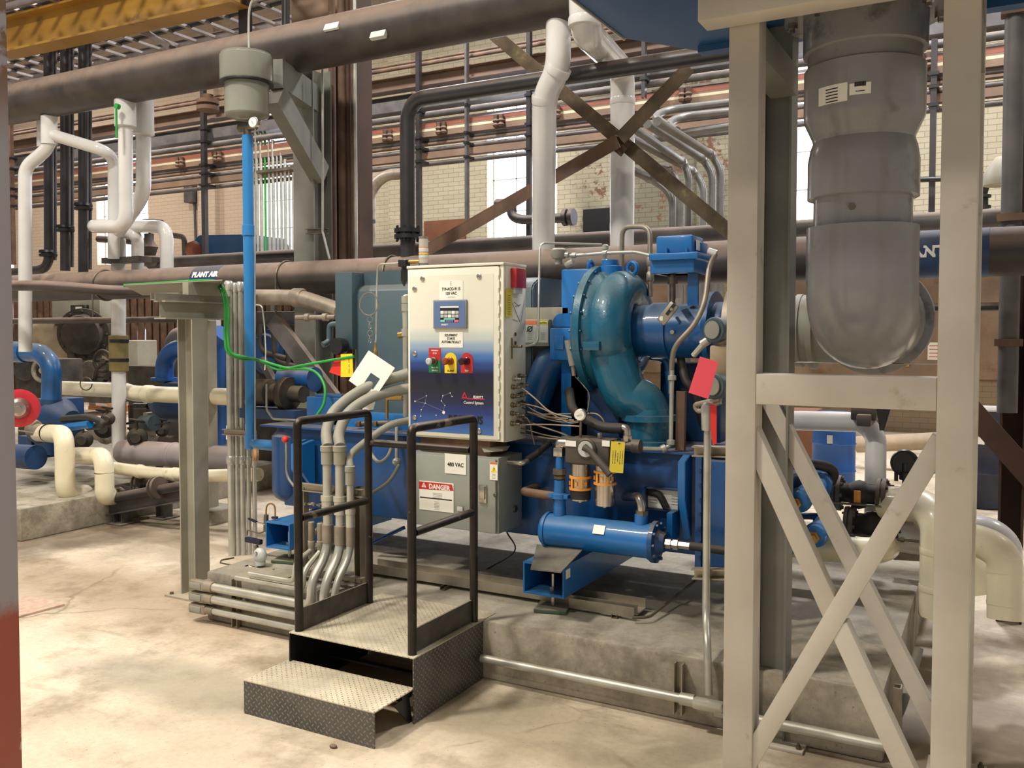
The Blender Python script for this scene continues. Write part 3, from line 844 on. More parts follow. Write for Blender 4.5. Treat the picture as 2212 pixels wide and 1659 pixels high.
M('collar', MB().lathe(P(271, 276, Y=YL), EZ, [(0, .062), (.01, .086), (.45, .086)], 24), 'white_pipe', w2)
M('small_valve', MB().cyl(P(257, 231, Y=4.93), P(250, 229, Y=4.9), .022).cyl(P(251, 236, Y=4.9), P(252, 298, Y=4.9), .009), 'cable_green', w2)
w3 = T('white_drop_pipe', 'white pipe with wide collar and slanted foot beside the other collared pipe', 'pipe', P(300, 455, Y=5.35), WG)
M('drop', MB().tube([P(310, 215, Y=5.3), P(310, 420, Y=5.3), P(282, 462, Y=5.3), P(255, 500, Y=5.35)], .062, 22, .12), 'white_pipe', w3)
M('collar', MB().lathe(P(310, 294, Y=5.3), EZ, [(0, .066), (.01, .088), (.34, .088)], 24), 'white_pipe', w3)
w4 = T('white_drop_pipe', 'white column of pipe below the plant air pipe with taped brown sleeve', 'pipe', P(257, 958, Y=5.6), WG)
M('drop', MB().tube([P(240, 503, Y=5.45), P(256, 515, Y=5.5), P(256, 650, Y=5.6), P(257, 965, Y=5.6)], .064, 22, .05), 'white_pipe', w4)
M('side_drop', MB().tube([P(258, 500, Y=5.5), P(297, 505, Y=5.55), P(298, 600, Y=5.6)], .055, 20, .1), 'white_pipe', w4)
M('taped_sleeve', MB().lathe(P(257, 802, Y=5.6), EZ, [(0, .07), (.006, .086), (.33, .086), (.335, .07)], 24), 'tape_olive', w4)
for py in (736, 777): M('strap', MB().lathe(P(257, py + 4, Y=5.6), EZ, [(0, .088), (.03, .088)], 24), 'black_plastic', w4)
M('flange_plate', MB().obox(P(273, 562, Y=5.5), EX, EY, EZ, .5, .14, .05), 'black_iron', w4)
# black uprights
for px, y0, y1, yf, lb in ((104, -60, 570, 548, 'leftmost black upright pipe with flange and bend, behind white pipes'),
                           (141, -60, 585, 494, 'middle black upright pipe with flange, behind white pipes'),
                           (180, -60, 590, 447, 'rightmost black upright pipe with flange, behind white pipes')):
    Yb = 5.95
    rt = T('black_upright_pipe', lb, 'pipe', P(px, y1, Y=Yb), 'black upright pipes at left')
    pts = [P(px, y0, Y=Yb), P(px, y1, Y=Yb)]
    if px == 104: pts = [P(px, y0, Y=Yb), P(px + 2, 580, Y=Yb), P(-10, 592, Y=Yb)]
    M('pipe_run', MB().tube(pts, .048, 20, .16), 'black_pipe', rt)
    c = P(px, yf, Y=Yb)
    M('flange', MB().lathe(c - V((0, 0, .03)), EZ, [(0, .085), (.025, .09), (.025, .07), (.04, .07), (.04, .09), (.065, .085)], 24), 'black_plastic', rt)
    M('stripe_pipe', MB().cyl(P(px + 15, y0, Y=Yb + .1), P(px + 15, y1 - 8, Y=Yb + .1), .018, seg=10), 'grey_iron', rt)
# black valve left of white pipes
vv = T('gate_valve', 'black gate valve with handwheel behind the white U bend', 'valve', P(323, 570, Y=6.5))
M('body', MB().lathe(P(323, 575, Y=6.5), EZ, [(0, .05), (.04, .12), (.09, .12), (.11, .06), (.2, .09), (.26, .05), (.34, .05)], 18), 'black_iron', vv)
M('stem', MB().cyl(P(323, 480, Y=6.5), P(323, 540, Y=6.5), .014, seg=8), 'dull_steel', vv)
M('handwheel', MB().torus(P(330, 478, Y=6.5), EZ, .1, .014, 28, 8).obox(P(330, 478, Y=6.5), EX, EY, EZ, .19, .02, .012).obox(P(330, 478, Y=6.5), EX, EY, EZ, .02, .19, .012), 'black_plastic', vv)
M('side_pipe', MB().tube([P(213, 516, Y=6.5), P(323, 524, Y=6.5)], .038, 14), 'black_iron', vv)

# cable trays and the crane beam at top left
tz = P(20, 178, Y=6.75).z
for n_, (ya, yb, dz, lb) in enumerate(((6.1, 6.75, 0, 'galvanised cable ladder just above the overhead pipe, lowest seen of three'),
                                       (5.2, 5.82, .02, 'galvanised cable ladder in the middle, partly behind the yellow beam'), (4.45, 5.1, .04, 'galvanised cable ladder highest seen, above the yellow beam'))):
    rt = T('cable_ladder', lb, 'cable ladder', (-6, ya, tz + dz), 'cable ladders above the overhead pipe')
    x1 = P(575, 50, Y=ya).x
    for y in (ya, yb): M('side_rail', MB().channel((-11, y, tz + dz), (x1, y, tz + dz), .1, .03, up=(0, 1 if y == ya else -1, 0), t=.006), 'cable_tray', rt)
    mb = MB(); x = -10.9
    while x < x1: mb.box((x, ya, tz + dz - .035), (x + .045, yb, tz + dz - .01)); x += .27
    o = M('rung', mb, 'cable_tray', rt); o['kind'] = 'stuff'
    mb = MB()
    for k in range(2): mb.cyl((-11, ya + .2 + k * .2, tz + dz + .005), (x1, ya + .1 + k * .13, tz + dz + .005), .02 + .006 * (k % 2), seg=8)
    M('cables', mb, 'black_plastic', rt, kind='stuff')
M('tray_support', MB().channel(P(288, 55, Y=6.2), P(372, 103, Y=6.2), .09, .05, up=(0, 0, -1)), 'cable_tray', label='bright galvanised strut slanting under the cable ladders', cat='strut')
a, b = P(10, 84, Y=5.3), P(520, -34, Y=5.3)
h = (P(10, 47, Y=5.3) - P(10, 124, Y=5.3)).length
cb_ = T('crane_beam', 'ochre yellow painted steel beam at the top left', 'beam', a)
a.z += .0; M('girder', MB().ibeam(a, b, .2, h, t=.02), 'yellow_paint', cb_)
# roof clutter, top left
M('roof_truss', MB().beam(P(30, 22, Y=9), P(330, -40, Y=9), .12, .1).beam(P(20, 40, Y=9), P(120, -20, Y=9), .06, .06).beam(P(60, 12, Y=9), P(90, 40, Y=9), .06, .06), 'rust_brown', label='red brown roof steel glimpsed above the yellow beam', cat='truss')

# building column in the middle
bc = T('building_column', 'tall brown building column with pipes strapped to it, left of centre', 'column', (P(745, 560, Y=5.9).x, 5.9, 0))
xa, xb = P(718, 300, Y=5.9).x, P(768, 300, Y=5.9).x
M('column_body', MB().ibeam(((xa + xb) / 2, 6.0, 0), ((xa + xb) / 2, 6.0, 7.5), .22, xb - xa + .02, up=(1, 0, 0), t=.02), 'dark_column', bc)
for i, (px, r, mm) in enumerate(((722, .028, 'rust_brown'), (744, .036, 'rust_brown'), (757, .02, 'dark_column'), (766, .014, 'rust_brown'), (771, .014, 'conduit'))):
    c = P(px, 300, Y=5.66)
    pipe('strapped_pipe', None, [V((c.x, 5.64, .0)), V((c.x, 5.64, 7.4))], r, mm, parent=bc)
M('tan_panel', MB().obox(P(690, 5, Y=5.9), EX, EY, EZ, .52, .1, .7), 'rail_tan', bc)
# grey bracket column and arm
PX = P(538, 600, Y=4.5).x
gc = T('bracket_column', 'grey green steel column with a diagonal braced arm beside the blue pipe', 'column', (PX - .02, 5.35, 0))
gx, gy = P(676, 400, Y=5.42).x, 5.42
M('column_body', MB().ibeam((gx, gy, .28), (gx, gy, P(680, 150, Y=gy).z), .2, .22, up=(0, 1, 0), t=.014), 'column_grey', gc)
xb0 = gx - .06
a1, a2 = P(590, 152, X=PX), None
za = P(600, 158, X=PX + .02).z
ya0 = P(585, 172, X=PX).y
M('arm', MB().beam((PX, ya0 + .05, za), (gx, gy, za), .1, .2), 'column_grey', gc)
p1, p2 = P(594, 205, X=PX), P(692, 378, Y=5.4)
M('diagonal', MB().beam(p1, p2, .1, .17, up=(0, 0, 1)), 'column_grey', gc)
c = P(703, 497, Y=5.3)
M('strut_clip', MB().channel(P(662, 500, Y=5.28), P(708, 499, Y=5.28), .04, .03, up=(0, -1, 0)), 'dull_steel', gc)
M('rod', MB().cyl(P(697, 150, Y=5.25), P(697, 500, Y=5.25), .009, seg=8).cyl(P(697, 500, Y=5.25), P(712, 560, Y=5.25), .009, seg=8), 'conduit', gc)
# row of silver conduits against the left of that column
for i in range(12):
    px = 549 + i * 8.6
    y0 = 232 + i * 14; Yk = 11.95
    a, b = P(px, 560, Y=Yk), P(px, y0, Y=Yk)
    pipe('rack_conduit', ('green pipe standing among the silver conduits behind the blue pipe' if i == 3 else '%s silver conduit from the left in the row behind the blue pipe' % ('first', 'second', 'third', '', 'fourth', 'fifth', 'sixth', 'seventh', 'eighth', 'ninth', 'tenth', 'eleventh')[i]), [a, V((a.x, Yk, b.z))], .020 + .005 * (i % 3), 'conduit' if i != 3 else 'cable_green', 0, 'silver conduits behind the blue pipe', seg=10)
M('strut_rail', MB().channel(P(545, 556, Y=5.9), P(700, 549, Y=5.9), .05, .04, up=(0, -1, 0)), 'black_iron', label='black slotted rail lying above the plant air pipe, centre left', cat='rail')
M('strut_rail', MB().beam(P(555, 372, Y=11.88), P(648, 362, Y=11.88), .06, .05), 'dull_steel', label='rail clamping the row of silver conduits', cat='rail')
# curved black tray / cables top of column
mb = MB()
for k in range(9): mb.torus(P(545 + k * 9, 62, z=tz - .12), (0, 0, 1), .35 - k * .01, .02, 24, 6, .25, .2)
M('cable_bundle', mb, 'grey_iron', label='bundle of grey cables drooping off the cable ladder', cat='cables', kind='stuff')
pipe('strut_post', 'thin dark post rising from the overhead pipe near the top edge', [P(617, 58, Y=5.3), P(617, -40, Y=5.3)], .03, 'black_pipe')
M('strut_post', MB().obox(P(530, 35, Y=5.4), EX, EY, EZ, .09, .06, .62), 'black_pipe', label='dark flat post rising from the overhead pipe, behind the pot cable', cat='post')

# right edge building column and brace
a = P(2194, 600, Y=5.9)
rc = T('building_column', 'dark reddish building column at the right edge of the picture', 'column', (a.x, 5.9, 0))
M('column_body', MB().ibeam((a.x, 5.9, 0), (a.x, 5.9, 6.5), .26, .13, up=(1, 0, 0), t=.014), 'dark_column', rc)
M('side_pipe', MB().cyl((a.x - .03, 5.72, 1.2), (a.x - .03, 5.72, 6.5), .052), 'grey_iron', rc)
for py in (25, 470, 740): M('clip', MB().obox(V((a.x - .03, 5.7, P(2190, py, Y=5.7).z)), EX, EY, EZ, .14, .1, .04), 'rust_brown', rc)
a, b = P(2075, 860, Y=5.6), P(2260, 1068, Y=5.6)
M('diagonal_brace', MB().beam(a, b, .03, .12), 'dark_column', label='dark rusty brace slanting down to the right edge', cat='brace')
# ================================================================ near column at the left edge
a = P(33, 800, d=1.55)
M('painted_column', MB().box((a.x - .34, a.y - .26, 0), (a.x, a.y, 4.2), .006), 'old_column_paint', label='near grey and red painted column cut by the left edge', cat='column', origin=(a.x, a.y, 0))

# ================================================================ steps with handrails
st = T('access_steps', 'black steel step platform with pipe handrails in front of the control panel', 'steps', (-2.48, 3.3, 0))
SX0, SX1, SY0, SY1, SZ = -2.83, -2.14, 3.065, 3.64, .283
tk = .006
M('platform_plate', MB().box((SX0, SY0, SZ - tk), (SX1, SY1 + .12, SZ), .001), 'tread_top', st)
M('side_skirt', MB().box((SX1 - tk, SY0, .001), (SX1, SY1 - .003, SZ - tk)), 'tread_side', st)
M('inner_skirt', MB().box((SX0, SY0, .001), (SX0 + tk, SY1 - .003, SZ - tk)), 'black_plastic', st)
M('cross_brace', MB().box((SX0 + tk, SY1 - .05, .1), (SX1 - tk, SY1 - .044, .27)).box((SX0 + tk, SY0 + .25, .09), (SX1 - tk, SY0 + .28, .1)), 'black_plastic', st)
TY0, TZ = 2.805, .148
M('tread_plate', MB().box((-2.85, TY0, TZ - tk), (-2.15, SY0 + .02, TZ), .001), 'tread_top', st)
M('riser_plate', MB().box((-2.85, TY0, .001), (-2.15, TY0 + tk, TZ - tk)), 'tread_front', st)
M('tread_bracket', MB().prism([(-2.17, SY0 + .0, TZ - .03), (-2.17, SY0 + .02, .0015), (-2.17, SY0 - .0, .0015), (-2.17, SY0 - .11, TZ - .03)], (.006, 0, 0)).box((-2.82, SY0 - .05, TZ - .04), (-2.165, SY0 + .02, TZ - tk - .0005)), 'black_plastic', st)
RZ, MZ, CZ, rr = 1.245, .80, 1.095, .0195
posts = {}
for nm, x, y in (('fl', -2.80, 3.10), ('bl', -2.785, 3.60), ('fr', -2.172, 3.10), ('br', -2.168, 3.60)): posts[nm] = (x, y)
for s_ in 'lr':
    (x0, y0), (x1, y1) = posts['f' + s_], posts['b' + s_]
    M('handrail', MB().tube([(x0, y0, SZ), (x0, y0, RZ), (x1, y1, RZ), (x1, y1, SZ)], rr, 20, .028), 'rail_steel', st)
    M('mid_rail', MB().cyl((x0, y0 + rr, MZ), (x1, y1 - rr, MZ + .004), rr * .92), 'rail_steel', st)
    M('kick_plate', MB().box((x0 - .004 + (.012 if s_ == 'l' else -.0), y0 + .012, SZ + .003), (x0 + .004 + (.012 if s_ == 'l' else 0), y1 - .012, SZ + .105)), 'plate_steel', st)
M('cross_rail', MB().cyl((posts['bl'][0] + rr, 3.6, CZ), (posts['br'][0] - rr, 3.6, CZ), rr * .92), 'rail_steel', st)
for nm, z in (('fr', .9), ('fl', .86)):
    pass

# ================================================================ the tower with the elbow pipe at right
tw = T('pipe_tower', 'tall beige square tube steel tower carrying the blue hopper, near right', 'tower', (-.45, 3.3, 0))
TYF, TYB = 3.0, 3.62
TW = .1
xl = (P(1568, 800, Y=TYF).x + P(1633, 800, Y=TYF).x) / 2
xr = (P(2024, 800, Y=TYF).x + P(2105, 800, Y=TYF).x) / 2
ZT = P(1600, 32, Y=TYF).z
tz0, tz1 = P(1700, 876, Y=TYF).z, P(1700, 809, Y=TYF).z
for x in (xl, xr): M('leg', MB().box((x - TW / 2, TYF, .012), (x + TW / 2, TYF + TW, ZT + .3), .004), 'tower_paint', tw)
M('rear_leg', MB().box((xr - TW / 2, TYB, .012), (xr + TW / 2, TYB + TW, ZT + .3), .004), 'tower_paint', tw)
M('rear_leg', MB().ibeam((xl - .03, TYB + .06, .012), (xl - .03, TYB + .06, ZT + .3), .115, .12, up=(1, 0, 0), t=.009), 'column_grey', tw)
M('crossbar', MB().box((xl + TW / 2, TYF, tz0), (xr - TW / 2, TYF + TW, tz1), .004), 'tower_paint', tw)
M('crossbar', MB().box((xl + TW / 2, TYB + .01, tz0 + .12), (xr - TW / 2, TYB + .1, tz1 + .02)), 'tower_paint', tw)
def brace(a, b, Y, par, w_=.062, nm='diagonal_brace'):
    a, b = P(a[0], a[1], Y=Y + w_ / 2), P(b[0], b[1], Y=Y + w_ / 2)
    M(nm, MB().beam(a, b, w_, w_, up=(0, -1, 0), b=.003), 'tower_paint', par)
brace((1618, 922), (1803, 1328), TYF + .0145, tw)
brace((1812, 1345), (1990, 1730), TYF + .0145, tw)
brace((2036, 946), (1570, 1722), TYF + .012, tw)
a, b = P(1654, 846, Y=TYB + .05), P(2058, 1640, Y=TYB + .05)
M('rear_brace', MB().beam(a, b, .06, .06, up=(0, -1, 0)), 'tower_paint', tw)
for i, (x, y) in enumerate(((xl + .012, TYB + .02), (xr, TYB + .02), (xl, TYF + .02), (xr, TYF + .02))):
    bp = M('base_plate', MB().box((x - .1, y - .08, .0005), (x + .1, y + .14, .012), .001), 'tower_paint', tw)
    for dx in (-.08, .08):
        for dy in (-.055, .115): M('anchor_bolt', MB().bolt((x + dx, y + dy, .012), EZ, .011, .012).bolt((x + dx, y + dy, .024), EZ, .006, .01), 'dull_steel', bp)
M('top_beam', MB().box((P(1528, 20, Y=TYF).x, TYF - .11, P(1600, 31, Y=TYF - .11).z), (xr + .4, TYF - .002, P(1600, 31, Y=TYF - .11).z + .16), .004), 'tower_paint', tw)
for x in (xl, xr): M('side_beam', MB().box((x - .05, TYF + TW, ZT - .13), (x + .05, TYB, ZT - .02)), 'column_grey', tw)

# blue hopper tray on the tower
hz = 2.86
hp = T('blue_filter_house', 'big dark blue steel housing with sloped underside at the top of the tower', 'housing', (-.5, 3.3, hz))
q1 = P(1508, 110, z=hz); q0 = P(1350, 83, Y=q1.y)
y0 = 2.15
M('hopper_body', MB().prism([(q1.x, y0, hz), (1.2, y0, hz), (1.2, y0, 4.1), (q0.x, y0, 4.1), (q0.x, y0, q0.z)], (0, q1.y - y0, 0)), 'hopper_blue', hp)
M('edge_strip', MB().beam((q0.x - .003, y0, q0.z), (q0.x - .003, q1.y, q0.z), .006, .02), 'tower_paint', hp)
M('bottom_angle', MB().box((q1.x + .02, q1.y - .07, hz - .028), (1.2, q1.y - .005, hz - .001)), 'hopper_blue', hp)

# grey plastic elbow pipe
ex, ey = P(1862, 500, Y=3.42).x, 3.42
er = T('elbow_duct', 'huge grey plastic pipe bending down and away inside the tower', 'pipe', (ex, ey, 1.5))
def zy(y): return P(1862, y, Y=ey).z
sc = (V((ex, ey, 2)) - CO).xy.length * cos(math.atan((1862 - CX) / F)) / F
def rad(px): return px * sc / 2
ctr = V((ex, ey, 0))
M('top_collar', MB().lathe((ex, ey, zy(118)), EZ, [(0, rad(232)), (.004, rad(250)), (zy(0) - zy(118) + .3, rad(256))], 56), 'pvc_grey', er)
M('flange', MB().lathe((ex, ey, zy(40)), EZ, [(0, rad(330)), (.025, rad(330))], 56), 'pvc_grey', er)
for k in range(8):
    a = k * pi / 4 + .25; q = V((ex + rad(298) * cos(a), ey + rad(298) * sin(a), zy(40) - .02)); M('flange_bolt', MB().bolt(q, EZ, .02, .02).bolt(q - V((0, 0, .015)), EZ, .011, .03), 'steel', er)
M('upper_pipe', MB().lathe((ex, ey, zy(160)), EZ, [(0, rad(232)), (zy(100) - zy(160), rad(232))], 56), 'pvc_grey', er)
M('reducer_coupling', MB().lathe((ex, ey, zy(430)), EZ, [(0, rad(212)), (.002, rad(226)), (zy(350) - zy(430), rad(226)), (zy(322) - zy(430), rad(216)), (zy(308) - zy(430), rad(206)),
    (zy(300) - zy(430), rad(208)), (zy(262) - zy(430), rad(242)), (zy(250) - zy(430), rad(245)), (zy(152) - zy(430), rad(245)), (zy(149) - zy(430), rad(234))], 56), 'pvc_grey', er, sharp=25)
M('lower_pipe', MB().lathe((ex, ey, zy(505)), EZ, [(0, rad(200)), (zy(428) - zy(505), rad(200))], 56), 'pvc_grey', er)
ze, ri = 1.70, .165
M('elbow', MB().tube([(ex, ey, zy(492)), (ex, ey, ze), (ex, ey + .40, ze)], rad(228), 56, .30, n=14), 'pvc_grey', er)
M('hub', MB().lathe((ex, ey + .36, ze), EY, [(0, rad(228)), (.002, rad(262)), (.1, rad(262)), (.102, rad(230))], 56), 'pvc_grey', er)
M('bolt_head', MB().bolt((ex - .012, ey - rad(200) - .006, zy(458)), EY, .012, .012), 'dull_steel', er)
for px, py, w_, h_, n_ in ((1795, 204, .11, .062, 5), (1858, 191, .068, .038, 2)):
    lx = P(px, py, Y=ey - rad(245)).x; al = math.asin(max(-1, min(1, (lx - ex) / rad(245)))); lz = P(px, py, Y=ey - rad(245) * cos(al)).z
    mb = MB(); R_ = rad(245) + .0012
    for k in range(6):
        t0, t1 = al + (k - 3) / 3 * w_ / 2 / R_, al + (k - 2) / 3 * w_ / 2 / R_
        mb.quad([V((ex + R_ * sin(t_), ey - R_ * cos(t_), lz + dz)) for t_, dz in ((t0, -h_ / 2), (t1, -h_ / 2), (t1, h_ / 2), (t0, h_ / 2))])
    lb = M('paper_label', mb, 'white_label', er)
    for k in range(n_):
        o = text(('II II I III II', 'PIPE', '12 IN', 'COUPLING', 'PVC')[k % 5] if 0 else ('lllllllllll' if n_ == 2 and k == 0 else '----------'), h_ * (.5 if n_ == 2 and k == 0 else .28), (0, 0, 0), EX, EZ, 'label_ink', None, 'print', .001, sx=.8)
        for v in o.data.vertices:
            x, y, z = v.co; t_ = al + x / R_
            v.co = V((ex + (R_ + .0008) * sin(t_), ey - (R_ + .0008) * cos(t_), lz + z + h_ * (.22 - k * (.17 if n_ == 5 else .5)))) - wloc(lb)
        o.parent = lb
# run behind the elbow to the compressor
AY, AZ = 4.6, 1.655
xb = P(1600, 716, Y=AY).x
ir = T('inlet_hose', 'ribbed beige flexible inlet duct between the tower and the compressor', 'duct', (ex, AY, AZ - .2))
M('beige_duct', MB().tube([(ex, ey + .47, ze), (ex, AY, ze - .02), (P(1700, 716, Y=AY).x, AY, AZ), (xb, AY, AZ)], .172, 40, .2, n=12), 'flex_grey', ir)
for px, r in ((1690, .19), (1722, .182), (1752, .19), (1650, .185)):
    x = P(px, 716, Y=AY).x; M('clamp_ring', MB().lathe((x, AY, AZ), EX, [(0, .172), (.004, r), (.03, r), (.034, .172)], 40), 'flex_grey', ir)
M('end_flange', MB().lathe((xb - .04, AY, AZ), EX, [(0, .235), (.035, .235), (.036, .18), (.06, .18)], 44).bolts((xb - .005, AY, AZ), EX, .205, 12, .012, .02), 'conduit_old', ir)

# ================================================================ compressor skid
sk = T('compressor_skid', 'long dark blue steel skid frame and oil tank carrying the compressor', 'skid', (-2.8, 4.8, .54))
KX0, KX1, KY0, KY1, KZ0, KZ1 = P(567, 1000, Y=4.3).x, P(1562, 1000, Y=4.3).x, 4.3, 5.05, .54, 1.055
M('tank_body', MB().box((KX0 + .16, KY0 + .02, KZ0), (KX1, KY1, KZ1 - .012), .01), 'skid_blue', sk)
M('deck_plate', MB().box((KX0, KY0 - .02, KZ1 - .012), (KX1, KY1 + .02, KZ1)), 'skid_blue', sk)
M('tank_end', MB().lathe((KX0 + .15, 4.43, KZ0 + .04), EZ, [(-.03, .07), (-.02, .09), (0, .12), (.04, .14), (.40, .14), (.43, .11), (.46, .1)], 32), 'skid_blue', sk)
M('tank_nozzle', MB().cyl((KX0 - .0, 4.5, .93), (KX0 + .12, 4.5, .93), .045).torus((KX0 + .01, 4.5, .93), EX, .045, .012, 20, 8), 'skid_blue', sk)
for px, w_ in ((652, .1), (668, .03)):
    x = P(px, 1000, Y=4.28).x
    M('lifting_bracket', MB().prism([(x, 4.3, .98), (x, 4.18, .96), (x, 4.18, .8), (x, 4.3, .66)], (.03, 0, 0), .003), 'bright_blue', sk)
for px0, px1 in ((1464, 1480),):
    x0, x1 = P(px0, 1000, Y=4.2).x, P(px1, 1000, Y=4.2).x
    M('rib', MB().prism([(x0, 4.3, 1.05), (x0, 4.2, 1.02), (x0, 4.2, .84), (x0, 4.3, .62)], (x1 - x0, 0, 0), .003), 'bright_blue', sk)
M('end_flange', MB().box((P(1505, 1000, Y=4.24).x, 4.22, .50), (P(1518, 1000, Y=4.24).x, 4.3, 1.06)), 'skid_blue', sk)
M('end_box', MB().box((P(1520, 1000, Y=4.26).x, 4.24, .5), (KX1 + .25, 4.9, 1.03), .006), 'skid_blue', sk)
mb = MB()
for k in range(7): mb.bolt((P(1512, 1000, Y=4.22).x, 4.222, .56 + k * .07), (0, -1, 0), .009, .01)
M('flange_bolts', mb, 'deep_blue', sk)
# inspection opening
x0, x1 = P(1394, 1080, Y=4.28).x, P(1468, 1080, Y=4.28).x
zz0, zz1 = P(1430, 1103, Y=4.28).z, P(1430, 1055, Y=4.28).z
io = M('window_frame', MB().box((x0, 4.27, zz0), (x1, 4.318, zz0 + .006)).box((x0, 4.27, zz1 - .006), (x1, 4.318, zz1)).box((x0, 4.27, zz0), (x0 + .006, 4.318, zz1)).box((x1 - .006, 4.27, zz0), (x1, 4.318, zz1)), 'deep_blue', sk)
M('nameplate', MB().box((x0 + .006, 4.302, zz0 + .006), (x1 - .006, 4.312, zz1 - .006)), 'white_label', io)
M('dark_hose', MB().tube([(x0 + .01, 4.305, zz1 - .03), (x0 + .07, 4.29, zz1 - .03), ((x0 + x1) / 2 + .02, 4.29, zz0 + .01)], .018, 12, .03), 'rubber', io)
for k in range(4):
    text('-----------', .02, (x0 + .035, 4.3, zz0 + .07 - k * .014), EX, EZ, 'label_ink', io, 'print', sx=.6)
    text('-----------', .02, (x1 - .03, 4.3, zz0 + .07 - k * .014), EX, EZ, 'label_ink', io, 'print', sx=.5)

# channel feet
def foot(px0, px1, yf, y1, lb, side):
    x0, x1 = P(px0, 1265 if side else 1180, Y=yf).x, P(px1, 1265 if side else 1180, Y=yf).x
    rt = T('skid_foot', lb, 'foot', ((x0 + x1) / 2, yf, .281), 'blue box section feet under the skid')
    z0, z1, t = .37, .525, .008
    mb = MB().box((x0, yf, z0), (x1, y1, z0 + t)).box((x0, yf, z1 - t), (x1, y1, z1)).box((x0, yf, z0 + t), (x0 + t, y1, z1 - t)).box((x1 - t, yf, z0 + t), (x1, y1, z1 - t))
    M('box_section', mb, 'bright_blue', rt)
    xc, yc = (x0 + x1) / 2 + .01, yf + .09
    M('levelling_screw', MB().cyl((xc, yc, .3), (xc, yc, z0 + .09), .011, seg=10).bolt((xc, yc, z0 + t), EZ, .02, .018).bolt((xc, yc, z0 - .018), EZ, .02, .017), 'steel', rt)
    M('foot_pad', MB().obox((xc, yc, .291), (1, .25, 0), (-.25, 1, 0), EZ, .16, .16, .018, .002), 'pad_green', rt)
    if side:
        M('small_label', MB().box((x1 + .0005, yf + .02, z0 + .09), (x1 + .0015, yf + .07, z1 - .02)), 'white_label', rt)
    return rt
foot(1130, 1218, 3.86, 4.95, 'bright blue box section foot under the right half of the skid', 1)
foot(574, 626, 3.95, 4.95, 'blue box section foot at the left end of the skid, beside the drain valve', 0)
mb = MB().tube([P(1140, 1230, Y=3.86), P(1180, 1228, Y=3.9), P(1250, 1190, Y=4.1)], .004, 6)
mm = MB(); w0 = P(1140, 1232, z=.528)
pts = [P(x, y, z=zz) for x, y, zz in ((1146, 1231, .53), (1212, 1238, .53), (1258, 1190, .57), (1160, 1178, .56))]
M('rubber_sheet', MB().prism(pts, (0, 0, .006)), 'rubber_mat', label='sheet of grey rubber lying on the right blue foot', cat='mat')

# unistrut trough lying on the pad
a, b = P(803, 1228, Y=4.06), P(1386, 1330, Y=4.06)
tr = T('floor_trough', 'long grey steel trough lying along the pad in front of the skid', 'trough', (-2.3, 4.06, .3))
M('trough_channel', MB().channel((a.x, 4.06, .325), (b.x, 4.06, .325), .12, .05), 'strut', tr)
M('front_strip', MB().box((P(1232, 1300, Y=3.98).x, 3.965, .295), (P(1372, 1330, Y=3.98).x, 3.97, .345)), 'strut', tr)
for px in (1330, 960): M('support_block', MB().channel((P(px, 1340, Y=3.98).x, 3.96, .29), (P(px, 1340, Y=3.98).x, 4.1, .29), .03, .02, up=(0, 0, 1), t=.003), 'dull_steel', tr)
pipe('copper_tube', 'thin metal tube bent up from the end of the floor trough', [P(1366, 1334, z=.31), P(1402, 1334, z=.31), P(1512, 1246, z=.36)], .007, 'dull_steel', .05)
pipe('loose_cable', 'thin cable drooping onto the pad below the grey box', [P(1095, 1150, Y=4.2), P(1112, 1190, Y=4.15), P(1060, 1225, z=.29), P(1000, 1260, z=.285)], .004, 'black_plastic', .0, smooth=True, cat='cable')

# oil cooler cylinder
oc = T('oil_cooler', 'horizontal bright blue cylinder cooler hanging on the skid front', 'cooler', P(1300, 1200, Y=4.08))
CYY = 4.08; x0, x1 = P(1176, 1147, Y=CYY).x, P(1420, 1180, Y=CYY).x; cz = P(1300, 1157, Y=CYY).z; cr = .083
M('shell', MB().lathe((x0, CYY, cz), EX, [(0, cr * .9), (.012, cr * 1.0), (.016, cr * 1.08), (.03, cr * 1.08), (.032, cr), (x1 - x0 - .04, cr), (x1 - x0 - .038, cr * 1.06), (x1 - x0 - .02, cr * 1.06)], 44), 'bright_blue', oc)
M('end_flange', MB().lathe((x1 - .02, CYY, cz), EX, [(0, cr * 1.2), (.022, cr * 1.2), (.024, cr * .75), (.06, cr * .5)], 44).bolts((x1 + .003, CYY, cz), EX, cr * 1.06, 10, .009, .012), 'skid_blue', oc)
for px in (1209, 1385):
    c = P(px, 1120, Y=CYY); M('nozzle', MB().lathe((c.x, CYY, cz + cr * .8), EZ, [(0, .032), (.06, .032), (.062, .026)], 20), 'bright_blue', oc)
c = P(1292, 1140, Y=CYY - cr)
M('paper_label', MB().obox((c.x, CYY - cr * .88, cz + cr * .55), EX, (0, -.85, .5), (0, .5, .85), .06, .0015, .045), 'white_label', oc)
M('bracket', MB().box((P(1440, 1150, Y=4.2).x, 4.2, cz - .02), (P(1452, 1150, Y=4.2).x, 4.31, cz + .12)), 'bright_blue', oc)
# hose from cooler end
c = V((x1 + .04, CYY, cz))
hs = T('hydraulic_hose', 'black hose with steel fittings leaving the right end of the blue cooler', 'hose', c - V((0, 0, .03)))
M('fitting', MB().lathe(c, EX, [(0, .02), (.002, .026), (.03, .026), (.03, .02), (.04, .02), (.04, .027), (.065, .027), (.065, .019), (.13, .019)], 6), 'steel', hs)
M('hose', MB().tube([c + V((.12, 0, 0)), c + V((.3, .01, -.005)), P(1600, 1190, Y=4.05), P(1680, 1165, Y=4.2)], .02, 16, smooth=True), 'rubber', hs)

